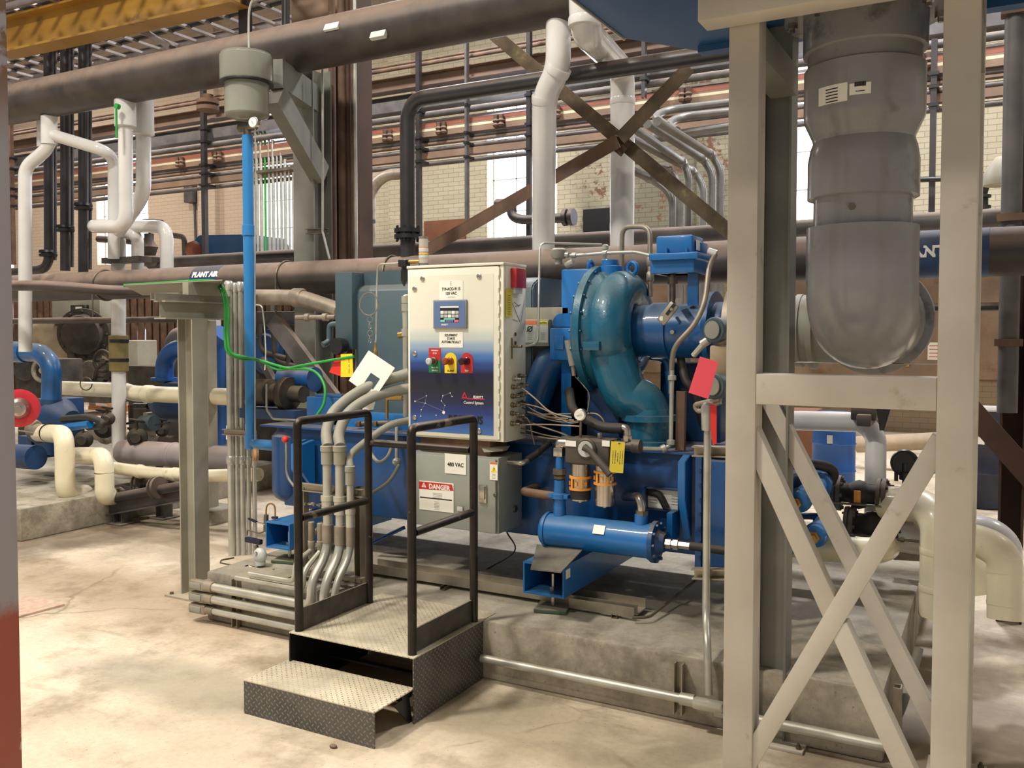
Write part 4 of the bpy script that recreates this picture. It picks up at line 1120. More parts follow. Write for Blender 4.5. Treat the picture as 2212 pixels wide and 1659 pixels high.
# riser: relief valve left of filter
rv = T('oil_riser', 'blue riser with brass unions between the cooler and the filter head', 'pipe', P(1209, 1115, Y=CYY))
cx_ = P(1209, 1050, Y=CYY).x
def rz(y): return P(1209, y, Y=CYY).z
M('valve_body', MB().lathe((cx_, CYY, rz(1105)), EZ, [(0, .026), (.02, .03), (rz(1078) - rz(1105), .03), (rz(1076) - rz(1105), .042), (rz(1066) - rz(1105), .042), (rz(1064) - rz(1105), .03), (rz(1036) - rz(1105), .028)], 24), 'bright_blue', rv)
M('yoke', MB().obox((cx_, CYY, rz(1071)), EX, EY, EZ, .11, .05, .022, .004), 'bright_blue', rv)
M('union', MB().lathe((cx_, CYY, rz(1034)), EZ, [(0, .032), (.016, .032), (.017, .024), (.022, .036), (.05, .036)], 8), 'dull_steel', rv)
M('blue_pipe', MB().cyl((cx_, CYY, rz(1013)), (cx_, CYY, rz(985)), .021), 'bright_blue', rv)
M('elbow', MB().obox((cx_, CYY, rz(976)), EX, EY, EZ, .05, .05, .045, .004).tube([(cx_, CYY, rz(966)), (cx_, CYY, rz(957)), (cx_ + .06, CYY, rz(957))], .026, 10, .02), 'steel', rv)
M('lower_nut', MB().lathe((cx_, CYY, rz(1118)), EZ, [(0, .03), (.014, .03), (.014, .02), (.018, .02), (.018, .027), (.034, .027)], 6), 'brass', rv)
pipe('brown_pipe', 'brown pipe running left from the blue riser behind the grey box', [(cx_ - .03, CYY, rz(1073)), (P(1130, 1065, Y=4.12).x, 4.12, rz(1073)), (P(1130, 1065, Y=4.12).x, 4.28, rz(1073))], .022, 'rust_brown', .03)

# duplex filter
ft = T('duplex_filter', 'duplex oil filter with dark head and two steel bowls, hanging on the skid', 'filter', P(1280, 1095, Y=4.1))
FY = 4.1
xa, xc2 = P(1254, 1040, Y=FY).x, P(1307, 1040, Y=FY).x
def fz(y): return P(1280, y, Y=FY).z
mb = MB().box((P(1233, 970, Y=FY).x, FY - .075, fz(1000)), (P(1328, 970, Y=FY).x, FY + .1, fz(946)), .012)
M('filter_head', mb.lathe((xa, FY, fz(1003)), EZ, [(0, .052), (.06, .052)], 28).lathe((xc2, FY, fz(1003)), EZ, [(0, .052), (.06, .052)], 28), 'filter_head', ft)
for x, yb, nm in ((xa, 1088, 0), (xc2, 1094, 1)):
    r = .05
    M('bowl', MB().lathe((x, FY, fz(yb)), EZ, [(0, .01), (.001, .012), (.008, .012), (.009, .035), (.014, r), (fz(1000) - fz(yb), r)], 36), 'steel', ft)
    cg = .04 if nm else 0
    zt_ = fz(1032 if nm == 0 else 1016)
    mb = MB()
    for dz in (0, -.058): mb.lathe((x, FY, zt_ + dz - .006), EZ, [(0, r + .001), (.0005, r + .007), (.0115, r + .007), (.012, r + .001)], 36)
    for k in range(5):
        a = -pi / 2 - .9 + k * .45 * (1 + nm * .1); q = V((x + (r + .005) * cos(a), FY + (r + .005) * sin(a), zt_ - .03)); mb.obox(q, (-sin(a), cos(a), 0), (cos(a), sin(a), 0), EZ, .012, .005, .05 if k % 2 else .02)
    M('orange_clamp', mb, 'orange_band', ft)
M('rubber_sleeve', MB().lathe((xa, FY, fz(1079)), EZ, [(0, .0515), (.055, .0515)], 36), 'rubber', ft)
c = P(1266, 970, Y=FY - .085)
M('selector_dial', MB().lathe(c + V((0, .012, 0)), (0, -1, 0), [(0, .052), (.012, .052), (.018, .046)], 32), 'filter_head', ft)
M('dial_face', MB().lathe(c + V((0, -.006, 0)), (0, -1, 0), [(0, .04), (.006, .038)], 32), 'grey_label', ft)
M('lever', MB().tube([P(1262, 966, Y=FY - .11), P(1275, 975, Y=FY - .115), P(1318, 1025, Y=FY - .12)], lambda t: .019 - .005 * sin(pi * t), 12, .0), 'filter_head', ft)
for px, w_ in ((1233, .058), (1309, .04)):
    c = P(px, 958, Y=FY - .078); M('maker_plate', MB().box((c.x - w_ / 2, FY - .08, c.z - .014), (c.x + w_ / 2, FY - .076, c.z + .014)), 'white_label', ft)
M('inlet_arm', MB().box((P(1216, 960, Y=FY).x, FY - .03, fz(966)), (P(1235, 960, Y=FY).x, FY + .03, fz(946)), .004), 'filter_head', ft)
M('outlet_arm', MB().cyl((P(1328, 960, Y=FY).x, FY, fz(958)), (P(1372, 960, Y=FY).x, FY, fz(958)), .022).cyl((P(1366, 960, Y=FY).x, FY, fz(958)), (P(1384, 960, Y=FY).x, FY, fz(958)), .034), 'filter_head', ft)
if 0: M('inlet_arm', MB().box((P(1216, 960, Y=FY).x, FY - .03, fz(966)), (P(1235, 960, Y=FY).x, FY + .03, fz(946)), .004).cyl((P(1328, 960, Y=FY).x, FY, fz(958)), (P(1372, 960, Y=FY).x, FY, fz(958)), .022).cyl((P(1366, 960, Y=FY).x, FY, fz(958)), (P(1384, 960, Y=FY).x, FY, fz(958)), .034), 'filter_head', ft)
M('vent_screw', MB().bolt(P(1295, 946, Y=FY), EZ, .012, .025), 'steel', ft)
tg = T('inspection_tag', 'mustard yellow tag hanging from the right end of the duplex filter', 'tag', P(1332, 1022, Y=3.98))
mb = MB(); p_ = [P(1320, 953, Y=3.99), P(1350, 956, Y=3.99), P(1346, 1022, Y=3.97), P(1316, 1020, Y=3.97)]
M('card', mb.prism([p_[0], p_[3], p_[2], p_[1]], (0, .001, 0)), 'tag_mustard', tg)
for k in range(5):
    o = text('- - ------ -- ---' if k != 2 else 'TAG OUT' if 0 else '-- --- ----', .016, p_[0].lerp(p_[1], .15 + .17 * k).lerp(p_[3].lerp(p_[2], .15 + .17 * k), .5) + V((0, -.0012, 0)), (p_[3] - p_[0]), EX, 'label_ink', tg, 'print', .0004, sx=.75)
M('tie', MB().tube([P(1335, 958, Y=3.985), P(1350, 957, Y=4.0), P(1362, 953, Y=4.06)], .002, 6), 'black_plastic', tg)

# outlet elbow on the cooler
pp = [P(1362, 1075, Y=4.27), P(1366, 1075, Y=CYY), P(1388, 1078, Y=CYY), P(1387, 1118, Y=CYY)]
oe = T('steel_elbow', 'shiny steel elbow curving from the skid down into the blue cooler', 'pipe', pp[-1])
M('bend', MB().tube([P(1350, 1073, Y=4.29), P(1380, 1073, Y=CYY + .01), P(1386, 1090, Y=CYY), P(1386, 1118, Y=CYY)], .022, 18, .05), 'steel', oe)
M('union_nut', MB().lathe(P(1386, 1121, Y=CYY), EZ, [(0, .025), (.016, .025), (.017, .032), (.04, .032)], 6), 'dull_steel', oe)
# gauge and hose above the filter
gg = T('pressure_gauge', 'round white dial gauge above the duplex filter', 'gauge', P(1252, 915, Y=4.08))
gc_ = P(1252, 896, Y=4.06)
M('case', MB().lathe(gc_ + V((0, .03, 0)), (.12, -1, 0), [(0, .028), (.004, .03), (.032, .03), (.034, .027)], 28), 'steel', gg)
M('dial', MB().lathe(gc_ + V((.0, -.0035, 0)), (.12, -1, 0), [(0, .0262), (.002, .0262)], 28), 'white_label', gg)
M('needle', MB().beam(gc_ + V((-.012, -.008, -.006)), gc_ + V((.014, -.008, .006)), .002, .001), 'ink', gg)
M('stem', MB().cyl(gc_ + V((0, .015, -.03)), P(1254, 958, Y=4.09), .007, seg=8), 'dull_steel', gg)
pipe('black_hose', 'thick black hose from the filter curving up behind the gauge', [P(1230, 845, Y=4.4), P(1238, 885, Y=4.25), P(1266, 905, Y=4.17), P(1300, 922, Y=4.15), P(1345, 926, Y=4.15)], .026, 'rubber', smooth=True, cat='hose')
h2 = T('hose_elbow', 'steel elbow at the end of the thick black hose beside the discharge pipe', 'elbow', P(1352, 950, Y=4.15))
M('bend', MB().tube([P(1338, 924, Y=4.15), P(1355, 924, Y=4.15), P(1355, 946, Y=4.15)], .02, 16, .035), 'steel', h2)
M('nut', MB().lathe(P(1355, 955, Y=4.13), EZ, [(0, .024), (.03, .024)], 6), 'steel', h2)
# ================================================================ compressor
cp = T('centrifugal_compressor', 'blue and teal centrifugal compressor with snail shaped casing', 'compressor', (P(1320, 900, Y=AY).x, AY, KZ1))
vx = P(1306, 716, Y=AY).x
def vr(px): return px * (V((vx, AY, AZ)) - CO).length / F
M('back_plate', MB().lathe((vx - .05, AY, AZ), EX, [(0, vr(134)), (.012, vr(139)), (.05, vr(139)), (.055, vr(128)), (.075, vr(126))], 64).bolts((vx - .052, AY, AZ), (-1, 0, 0), vr(130), 22, .009, .008), 'volute_teal', cp)
for k in range(22):
    x_, y_ = perp(EX); a = 2 * pi * k / 22; M('flange_bolt', MB().bolt(V((vx + .003, AY, AZ)) + x_ * vr(134) * cos(a) + y_ * vr(134) * sin(a), EX, .007, .009), 'deep_blue', cp)
# scroll
pts = []; rads = []
R0 = .215; xc = vx + .115
for k in range(31):
    th = radians(-215 + k * 335 / 30)
    g = k / 30
    Rk = R0 + .012 * g
    pts.append(V((xc, AY - Rk * sin(th), AZ + Rk * cos(th)))); rads.append(.072 + .050 * g)
tail = [P(1352, 850, Y=4.42), P(1382, 866, Y=4.44), P(1401, 890, Y=4.46), P(1404, 925, Y=4.46)]
for i, q in enumerate(tail): pts.append(q); rads.append((.12, .117, .112, .108)[i])
sp_ = smooth_path(pts, 4); n_ = len(sp_) - 1
def rfun(t):
    i = t * (len(rads) - 1); j = min(int(i), len(rads) - 2); return rads[j] + (rads[j + 1] - rads[j]) * (i - j)
M('scroll_casing', MB().tube(pts, rfun, 32, smooth=True, n=4).lathe((vx + .0, AY, AZ), EX, [(0, vr(129)), (.03, vr(128)), (.075, vr(118)), (.13, .25), (.17, .2)], 56), 'volute_teal', cp, sharp=50)
M('eye_ring', MB().torus((xc + .07, AY, AZ), EX, .185, .014, 40, 10), 'bright_blue', cp)
M('cast_pad', MB().box((vx - .0 + .03, AY - .36, AZ - .1), (vx + .12, AY - .325, AZ - .055), .003), 'volute_teal', cp)
M('top_boss', MB().lathe((vx + .03, AY, AZ + vr(118)), EZ, [(0, .075), (.05, .07), (.055, .045), (.085, .045)], 24), 'bright_blue', cp)
M('lifting_eye', MB().torus((P(1366, 578, Y=AY).x, AY, P(1366, 580, Y=AY).z), (.4, 1, 0), .033, .012, 20, 8), 'bright_blue', cp)
M('lifting_eye', MB().torus((vx - .085, AY, AZ + vr(140)), (1, .0, 0), .03, .011, 20, 8), 'bright_blue', cp)
dq = tail[2]
M('discharge_pipe', MB().lathe(V((dq.x, dq.y, KZ1 + .0)), EZ, [(0, .145), (.03, .145), (.032, .105), (dq.z - KZ1 - .045, .118), (dq.z - KZ1 - .043, .142), (dq.z - KZ1 - .012, .142), (dq.z - KZ1 - .01, .119), (dq.z - KZ1 + .02, .118)], 44), 'volute_teal', cp)
# inlet spool with guide vane ring and lever
ip = [(vx + .12, .15), (vx + .145, .152)]
x1410, x1445, x1532 = (P(x, 716, Y=AY).x for x in (1412, 1447, 1536))
M('inlet_pipe', MB().lathe((vx + .1, AY, AZ), EX, [(0, .14), (x1410 - vx - .1, .14), (x1410 - vx - .098, .151), (x1445 - vx - .1, .151), (x1445 - vx - .098, .156), (x1445 - vx - .085, .156), (x1445 - vx - .083, .143), (x1532 - vx - .1, .143),
      (x1532 - vx - .098, .205), (x1532 - vx - .07, .205), (x1532 - vx - .068, .15), (xb - vx - .12, .15)], 52), 'inlet_blue', cp)
M('vane_bolt', MB().bolt(P(1453, 717, Y=AY - .158), (0, -1, 0), .012, .01), 'steel', cp)
lv = M('vane_lever', MB().beam(P(1427, 697, Y=AY - .2), P(1458, 657, Y=AY - .2), .052, .012, up=(0, -1, 0), b=.005), 'strut', cp)
M('lever_end', MB().cyl(P(1429, 688, Y=AY - .208), P(1429, 688, Y=AY - .19), .012, seg=16), 'white_label', lv)
M('lever_slot', MB().beam(P(1440, 680, Y=AY - .207), P(1457, 657, Y=AY - .207), .016, .004, up=(0, -1, 0)), 'black_plastic', lv)
M('lever_pin', MB().cyl(P(1450, 668, Y=AY - .23), P(1450, 668, Y=AY - .15), .008, seg=10).cyl(P(1466, 650, Y=AY - .22), P(1466, 650, Y=AY - .12), .018, seg=14), 'steel', lv)
# actuator box
ab = M('actuator_housing', MB().box((P(1418, 590, Y=4.55).x, 4.45, P(1450, 592, Y=4.5).z), (P(1512, 590, Y=4.55).x, 4.68, P(1450, 552, Y=4.5).z), .01)
  .box((P(1412, 560, Y=4.5).x, 4.42, P(1450, 562, Y=4.45).z), (P(1517, 560, Y=4.5).x, 4.70, P(1450, 547, Y=4.45).z), .006)
  .box((P(1425, 530, Y=4.52).x, 4.46, P(1450, 549, Y=4.45).z), (P(1503, 530, Y=4.52).x, 4.66, P(1450, 508, Y=4.45).z), .012)
  .box((P(1500, 540, Y=4.6).x, 4.56, P(1500, 556, Y=4.6).z), (P(1522, 540, Y=4.6).x, 4.66, P(1500, 525, Y=4.6).z), .006), 'bright_blue', cp)
for px in (1440, 1483): M('cover_screw', MB().cyl(P(px, 549, Y=4.45), P(px, 536, Y=4.45), .007, seg=8), 'bright_blue', ab)
M('label', MB().box((P(1504, 535, Y=4.5).x, 4.5, P(1504, 540, Y=4.5).z), (P(1504, 535, Y=4.5).x + .002, 4.58, P(1504, 518, Y=4.5).z)), 'white_label', ab)
M('actuator_bracket', MB().box((P(1424, 595, Y=4.5).x, 4.48, P(1450, 592, Y=4.5).z), (P(1510, 595, Y=4.55).x, 4.66, P(1450, 587, Y=4.5).z)).prism([(P(1488, 600, Y=4.52).x, 4.5, P(1488, 590, Y=4.5).z), (P(1510, 600, Y=4.52).x, 4.5, P(1488, 590, Y=4.5).z), (P(1510, 600, Y=4.52).x, 4.5, AZ + .13), (P(1488, 600, Y=4.52).x, 4.5, AZ + .13)], (0, .02, 0)), 'inlet_blue', cp)
M('actuator_shaft', MB().cyl(P(1453, 592, Y=4.56), P(1453, 655, Y=4.56), .016, seg=14).cyl(P(1453, 598, Y=4.56), P(1453, 614, Y=4.56), .026, seg=14), 'dull_steel', cp)
# gear casing
g0, g1 = P(1190, 770, Y=4.45), P(1262, 675, Y=4.45)
M('gear_casing', MB().box((P(1187, 740, Y=4.4).x, 4.4, P(1200, 778, Y=4.4).z), (vx - .045, 4.9, P(1200, 708, Y=4.4).z), .008), 'bright_blue', cp)
gx0 = P(1193, 700, Y=4.42).x
M('gear_cover', MB().prism([(gx0, 4.42, P(1200, 708, Y=4.42).z), (gx0, 4.42, P(1200, 690, Y=4.42).z), (gx0 + .03, 4.42, P(1200, 678, Y=4.42).z), (gx0 + .13, 4.42, P(1200, 676, Y=4.42).z), (gx0 + .13, 4.42, AZ + .16), (vx - .05, 4.42, AZ + .16), (vx - .05, 4.42, P(1200, 708, Y=4.42).z)], (0, .42, 0), .006), 'bright_blue', cp)
M('rear_casing', MB().box((vx - .22, 4.5, KZ1), (vx - .05, 4.98, AZ + .34), .01), 'bright_blue', cp)
M('cast_frame', MB().box((P(1196, 738, Y=4.39).x, 4.392, P(1200, 755, Y=4.39).z), (P(1217, 738, Y=4.39).x, 4.4, P(1200, 725, Y=4.39).z), .002), 'bright_blue', cp)
M('pinion_cone', MB().cyl((gx0 - .1, 4.6, AZ - .12), (gx0 + .02, 4.6, AZ - .12), .04, .07), 'bright_blue', cp)
M('pedestal', MB().box((P(1230, 900, Y=4.5).x, 4.5, KZ1), (vx - .02, 4.95, AZ - .2), .01).box((vx - .03, 4.45, KZ1), (P(1345, 900, Y=4.5).x, 4.9, AZ - .3), .01), 'deep_blue', cp)
M('suction_cone', MB().tube([P(1150, 905, Y=4.5), P(1160, 860, Y=4.5), P(1186, 790, Y=4.55), P(1215, 770, Y=4.6)], lambda t: .07 + .03 * t, 26, smooth=True), 'inlet_blue', cp)
M('rear_block', MB().box((P(1425, 900, Y=4.75).x, 4.75, KZ1), (P(1556, 900, Y=4.75).x, 5.02, 1.48), .01), 'deep_blue', cp)
M('sump_casing', MB().box((P(1135, 900, Y=4.66).x, 4.66, KZ1), (P(1345, 900, Y=4.66).x, 5.0, 1.50), .01), 'deep_blue', cp)
M('drain_hose', MB().tube([P(1470, 770, Y=4.6), P(1480, 820, Y=4.55), P(1500, 850, Y=4.55), P(1520, 920, Y=4.6)], .022, 14, smooth=True), 'rubber', cp)
M('level_pipe', MB().tube([P(1405, 770, Y=4.65), P(1440, 775, Y=4.65), P(1450, 860, Y=4.65)], .02, 12, .05), 'bright_blue', cp)
# instrument stick
sn = T('vibration_probe', 'beige cylindrical probe with cable in front of the gear casing', 'probe', P(1236, 820, Y=4.3))
M('probe_body', MB().cyl(P(1237, 790, Y=4.3), P(1228, 735, Y=4.3), .018, .022), 'flex_grey', sn)
M('probe_tip', MB().cyl(P(1240, 812, Y=4.3), P(1237, 790, Y=4.3), .011), 'conduit_old', sn)
M('probe_cable', MB().tube([P(1241, 812, Y=4.3), P(1262, 835, Y=4.3), P(1272, 850, Y=4.25), P(1272, 872, Y=4.2), P(1268, 892, Y=4.15)], .003, 6, smooth=True), 'dull_steel', sn)
# small fittings above the compressor
pipe('instrument_tube', 'thin tube arching from the panel side up over the compressor', [P(1130, 748, Y=4.15), P(1162, 744, Y=4.2), P(1166, 532, Y=4.35), P(1172, 525, Y=4.4), P(1300, 528, Y=4.6)], .006, 'conduit', .05, cat='tube')
pipe('instrument_riser', 'beige vertical pipe with tees standing on the compressor', [P(1308, 528, Y=4.6), P(1305, 590, Y=4.6)], .011, 'conduit', joints=((0, .1), (0, .6)), jr=1.6, jl=.03)
pipe('instrument_line', 'nearly level thin pipe joining the beige switch to the actuator', [P(1225, 553, Y=4.55), P(1300, 547, Y=4.58), P(1370, 544, Y=4.58), P(1413, 554, Y=4.55)], .009, 'conduit', .03, joints=((0, .2), (1, .1)), jr=1.8, jl=.03)
sw = T('pressure_switch', 'small beige cast switch above the compressor', 'switch', P(1208, 575, Y=4.52))
c = P(1207, 548, Y=4.52)
M('switch_body', MB().lathe(c + V((0, 0, -.03)), EZ, [(0, .02), (.002, .035), (.02, .045), (.05, .045), (.052, .04), (.06, .03)], 20).cyl(c + V((0, 0, -.06)), c + V((0, 0, -.02)), .02), 'flex_grey', sw)
M('conduit_hub', MB().cyl(c, P(1228, 551, Y=4.52), .016).cyl(P(1222, 572, Y=4.52), P(1238, 566, Y=4.52), .02), 'conduit', sw)
sv = pipe('arched_pipe', 'inverted U of dull pipe rising behind the compressor, left of the actuator', [P(1343, 590, Y=4.8), P(1344, 490, Y=4.8), P(1404, 490, Y=4.75), P(1405, 640, Y=4.7)], .014, 'conduit_old', .06, joints=((2, .5), (2, .72)), jr=1.5, jl=.06)
# conduits right of compressor
pipe('black_cable', 'grey and black cables running down from the actuator past the inlet pipe', [P(1545, 550, Y=4.5), P(1532, 580, Y=4.45), P(1522, 650, Y=4.38), P(1500, 700, Y=4.35), P(1462, 745, Y=4.33), P(1452, 780, Y=4.33), P(1450, 850, Y=4.33)], .0135, 'conduit_old', smooth=True, cat='cable')
M('conduit_gland', MB().cyl(P(1530, 542, Y=4.5), P(1548, 548, Y=4.5), .018, seg=12), 'white_pipe', label='pale conduit gland at the right of the blue actuator', cat='fitting')
pipe('drop_conduit', 'pale conduit beside the discharge pipe, ending in an elbow fitting', [P(1452, 800, Y=4.3), P(1449, 962, Y=4.28), P(1432, 970, Y=4.26), P(1380, 969, Y=4.2)], .011, 'conduit', .02, joints=((0, .96), (0, .1), (1, .9)), jr=1.9, jl=.03)
M('mounting_strip', MB().channel(P(1472, 845, Y=4.32), P(1470, 972, Y=4.32), .045, .03, up=(0, 1, 0)), 'rust_brown', label='brown steel strip standing right of the pale drop conduit', cat='strip')
# transmitters beside the tower post
tm = T('transmitter', 'grey round transmitter heads with beige body beside the left tower post', 'transmitter', P(1555, 870, Y=3.9))
for py, y_ in ((713, 3.9), (834, 3.85)):
    c = P(1554, py, Y=y_)
    M('housing', MB().lathe(c + V((.0, .02, 0)), (-.35, -1, 0), [(0, .035), (.01, .055), (.05, .057), (.055, .052)], 28), 'motor_grey', tm)
    M('cover', MB().lathe(c + V((-.022, -.036, 0)), (-.35, -1, 0), [(0, .04), (.004, .038)], 28), 'flex_grey', tm)
M('body', MB().obox(P(1560, 785, Y=3.92), EX, EY, EZ, .09, .09, .16, .01).cyl(P(1560, 760, Y=3.92), P(1560, 700, Y=3.92), .028), 'engine_tan', tm)
M('conduit_stub', MB().tube([P(1552, 725, Y=3.9), P(1522, 740, Y=3.9), P(1498, 768, Y=3.92)], .013, 12, .02).cyl(P(1530, 735, Y=3.9), P(1516, 744, Y=3.9), .018), 'conduit', tm)
M('lower_stub', MB().tube([P(1556, 862, Y=3.85), P(1500, 875, Y=3.9), P(1508, 890, Y=3.9), P(1556, 868, Y=3.88)], .012, 12, .03), 'conduit_old', tm)
# vertical conduit with strut brackets
VY = 3.62
vc = T('riser_conduit', 'galvanised conduit rising from the floor fitting in front of the skid', 'conduit', P(1526, 1505, Y=VY - .04))
M('conduit_run', MB().tube([P(1529, 905, Y=3.75), P(1527, 1100, Y=3.75), P(1525, 1330, Y=3.75), P(1528, 1392, Y=3.598), P(1531, 1500, Y=3.59)], .0165, 16, .08), 'conduit', vc)
M('elbow_fitting', MB().lathe(P(1529, 930, Y=3.75), EZ, [(0, .019), (.001, .026), (.1, .03), (.12, .02)], 16), 'conduit', vc)
for py in (974, 1238): M('strut_arm', MB().channel(P(1497, py, Y=3.79), P(1575, py + 2, Y=3.79), .045, .045, up=(0, -1, 0)), 'strut', vc)
M('pull_fitting', MB().obox(P(1530, 1523, Y=3.56), EX, EY, EZ, .13, .05, .045, .014), 'conduit', vc)
a, b = P(1040, 1424, Y=3.585), P(1500, 1512, Y=3.585)
fc = T('floor_conduit', 'shiny conduit running along the foot of the concrete pad', 'conduit', (b.x, 3.585, b.z - .02))
M('conduit_run', MB().cyl((a.x - .0, 3.585, (a.z + b.z) / 2), (b.x + .02, 3.585, (a.z + b.z) / 2), .0195), 'conduit', fc)
M('union', MB().cyl((b.x - .06, 3.585, (a.z + b.z) / 2), (b.x - .0, 3.585, (a.z + b.z) / 2), .026), 'conduit', fc)
a = P(1640, 1537, Y=3.585)
M('conduit_run', MB().cyl((P(1545, 1530, Y=3.585).x, 3.585, .093), (P(1912, 1590, Y=3.585).x, 3.585, .093), .022), 'conduit', fc)
sx_ = P(1466, 1440, Y=3.61).x
M('strut_upright', MB().channel((sx_, 3.616, .04), (sx_, 3.616, .255), .04, .04, up=(0, -1, 0)), 'strut', label='short galvanised strut upright on the pad face left of the riser', cat='strut', group=None)
sx_ = P(1938, 1440, Y=3.7).x
M('strut_upright', MB().channel((sx_, 3.75, .001), (sx_, 3.75, .27), .05, .03, up=(-1, 0, 0)), 'strut', label='galvanised strut upright at the right corner of the concrete pad', cat='strut')
pipe('corner_hose', 'beige hose hanging down at the right corner of the pad', [P(1985, 1400, Y=3.95), P(1972, 1450, Y=3.9), P(1950, 1520, Y=3.8), P(1938, 1550, z=.02)], .018, 'flex_grey', smooth=True, cat='hose')
# tags
M('pink_tag', MB().prism([P(1512, 770, Y=3.7), P(1552, 782, Y=3.7), P(1530, 862, Y=3.68), P(1487, 848, Y=3.68)], (0, .0012, 0)), 'tag_pink', label='blank pink card hanging beside the left tower post', cat='tag')
M('red_ribbon', MB().prism([P(1534, 872, Y=3.72), P(1548, 876, Y=3.72), P(1548, 958, Y=3.7), P(1540, 962, Y=3.7), P(1536, 940, Y=3.7)], (0, .001, 0)), 'tag_red', label='narrow red ribbon tag below the pink card', cat='tag')
# tubes fanning from the cabinet to the gauges
for i, (pts, r) in enumerate((([(1128, 838), (1155, 860), (1190, 890), (1235, 902)], .0045), ([(1122, 858), (1150, 885), (1200, 905), (1240, 908)], .0045), ([(1128, 880), (1165, 900), (1215, 912), (1260, 908)], .004),
                              ([(1112, 900), (1140, 905), (1150, 940), (1155, 960)], .0045), ([(1115, 918), (1180, 917), (1252, 921)], .004), ([(1130, 896), (1175, 895), (1240, 894)], .004),
                              ([(1268, 893), (1290, 895), (1305, 912), (1307, 940)], .0045), ([(1125, 925), (1180, 940), (1240, 950)], .004), ([(1120, 870), (1170, 882), (1225, 912), (1250, 912)], .004),
                              ([(1128, 905), (1165, 920), (1210, 935), (1232, 945)], .006), ([(1125, 935), (1170, 945), (1215, 950)], .005), ([(1140, 890), (1180, 900), (1228, 905)], .006))):
    n = len(pts); ys = [4.12 + .03 * ((i * 7) % 4) + (0 if k == 0 else 0) for k in range(n)]
    lb = ('looping thin tube from the top of the gland cluster to the gauge', 'second thin tube from the gland cluster to the gauge', 'tube sagging from the cabinet side below the gauge', 'tube dropping from the cabinet side towards the skid',
          'straight bright tube running level to the gauge stem', 'straight level tube ending behind the gauge', 'bright tube arching from the gauge down to the filter head', 'low dark tube from the cabinet to the filter head',
          'middle tube of the fan between cabinet and gauge', 'thicker dark tube low in the fan of tubes', 'lowest dark tube of the fan of tubes', 'thick dark tube just above the gauge tube')[i]
    pipe('capillary_tube', lb, [P(x, y, Y=yy) for (x, y), yy in zip(pts, ys)], r, 'conduit_old' if i in (0, 1, 4, 6) else 'dull_steel', smooth=True, group='thin tubes between cabinet and gauge', cat='tube', seg=8)
# ================================================================ control cabinet
CYF = 4.0
cx0, cx1 = P(881, 760, Y=CYF).x, P(1087, 760, Y=CYF).x
cz1, cz0 = P(884, 577, Y=CYF).z, P(889, 944, Y=CYF).z
cab = T('control_cabinet', 'tall cream control cabinet with blue printed door, touch screen and three push buttons', 'cabinet', ((cx0 + cx1) / 2, CYF, cz0))
CD = .25
M('cabinet_body', MB().box((cx0, CYF + .03, cz0), (cx1, CYF + CD, cz1), .006), 'panel_cream', cab)
M('rain_lip', MB().box((cx0 - .004, CYF - .004, cz1 - .008), (cx1 + .004, CYF + CD, cz1 + .006), .003), 'panel_cream', cab)
dx1 = cx1 - .045
door = M('door', MB().box((cx0, CYF, cz0 + .012), (dx1 + .018, CYF + .028, cz1 - .012), .006), 'panel_cream', cab)
M('door_frame', MB().box((dx1 + .022, CYF + .005, cz0 + .004), (cx1, CYF + .03, cz1 - .009), .004), 'panel_cream', cab)
mb = MB()
for k in range(14):
    z = cz0 + .04 + (cz1 - cz0 - .08) * k / 13; mb.cyl((dx1 + .022, CYF - .002, z - .02), (dx1 + .022, CYF - .002, z + .02), .004, seg=8)
M('hinge', mb, 'panel_cream', cab)
gz0 = cz0 + .035; gz1 = gz0 + .86
o = M('printed_graphic', MB().box((cx0 + .016, CYF - .0012, gz0), (dx1 - .012, CYF - .0002, cz1 - .05)), 'door_graphic', door)
for v in o.data.vertices: v.co.z += wloc(cab).z - gz0
o.location.z = gz0 - wloc(cab).z
YD = CYF - .002


def D(px, py, dy=0.0): return P(px, py, Y=YD - dy)


def dbox(nm, px0, py0, px1, py1, m, par, t=.002, dy=0.0, b=0):
    a, b_ = D(px0, (py0 + py1) / 2), D(px1, (py0 + py1) / 2); zc_ = D((px0 + px1) / 2, py0).z, D((px0 + px1) / 2, py1).z
    return M(nm, MB().box((a.x, YD - dy - t, zc_[1]), (b_.x, YD - dy, zc_[0]), b), m, par)


for px, py in ((913, 602), (1035, 597), (896, 624), (896, 764), (896, 902), (1035, 931)):
    M('door_lock', MB().lathe(D(px, py), (0, -1, 0), [(0, .014), (.004, .014), (.006, .011)], 20).obox(D(px, py, .007), (1, 0, .5), EY, (-.5, 0, 1), .004, .002, .016), 'steel', door)
lb = dbox('paper_label', 949, 606, 1000, 648, 'white_label', door, .0008)
text('E', .03, D(974, 616, .001), EX, EZ, 'grey_label', lb, 'print', 0)
text('719-ACO-9115', .021, D(974.5, 627, .001), EX, EZ, 'ink', lb, 'lettering', .0006, sx=.86)
text('120 VAC', .021, D(974.5, 636.5, .001), EX, EZ, 'ink', lb, 'lettering', .0006, sx=.9)
text('AUTOMATIC', .008, D(975, 643, .001), EX, EZ, 'grey_label', lb, 'print', 0)
lb = dbox('paper_label', 949, 717, 1000, 751, 'white_label', door, .0008)
for k, s_ in enumerate(('EQUIPMENT', 'STARTS', 'AUTOMATICALLY')): text(s_, .0175, D(974.5, 726.5 + 7.3 * k, .001), EX, EZ, 'ink', lb, 'lettering', .0005, sx=.84)
sc_ = dbox('touch_screen', 938, 648, 1010, 710, 'bezel_grey', door, .012, b=.003)
dbox('screen_bezel', 941, 651, 1007, 707, 'bezel_blue', sc_, .001, .012)
dbox('display', 954, 661, 994, 696, 'ink', sc_, .0008, .0132)
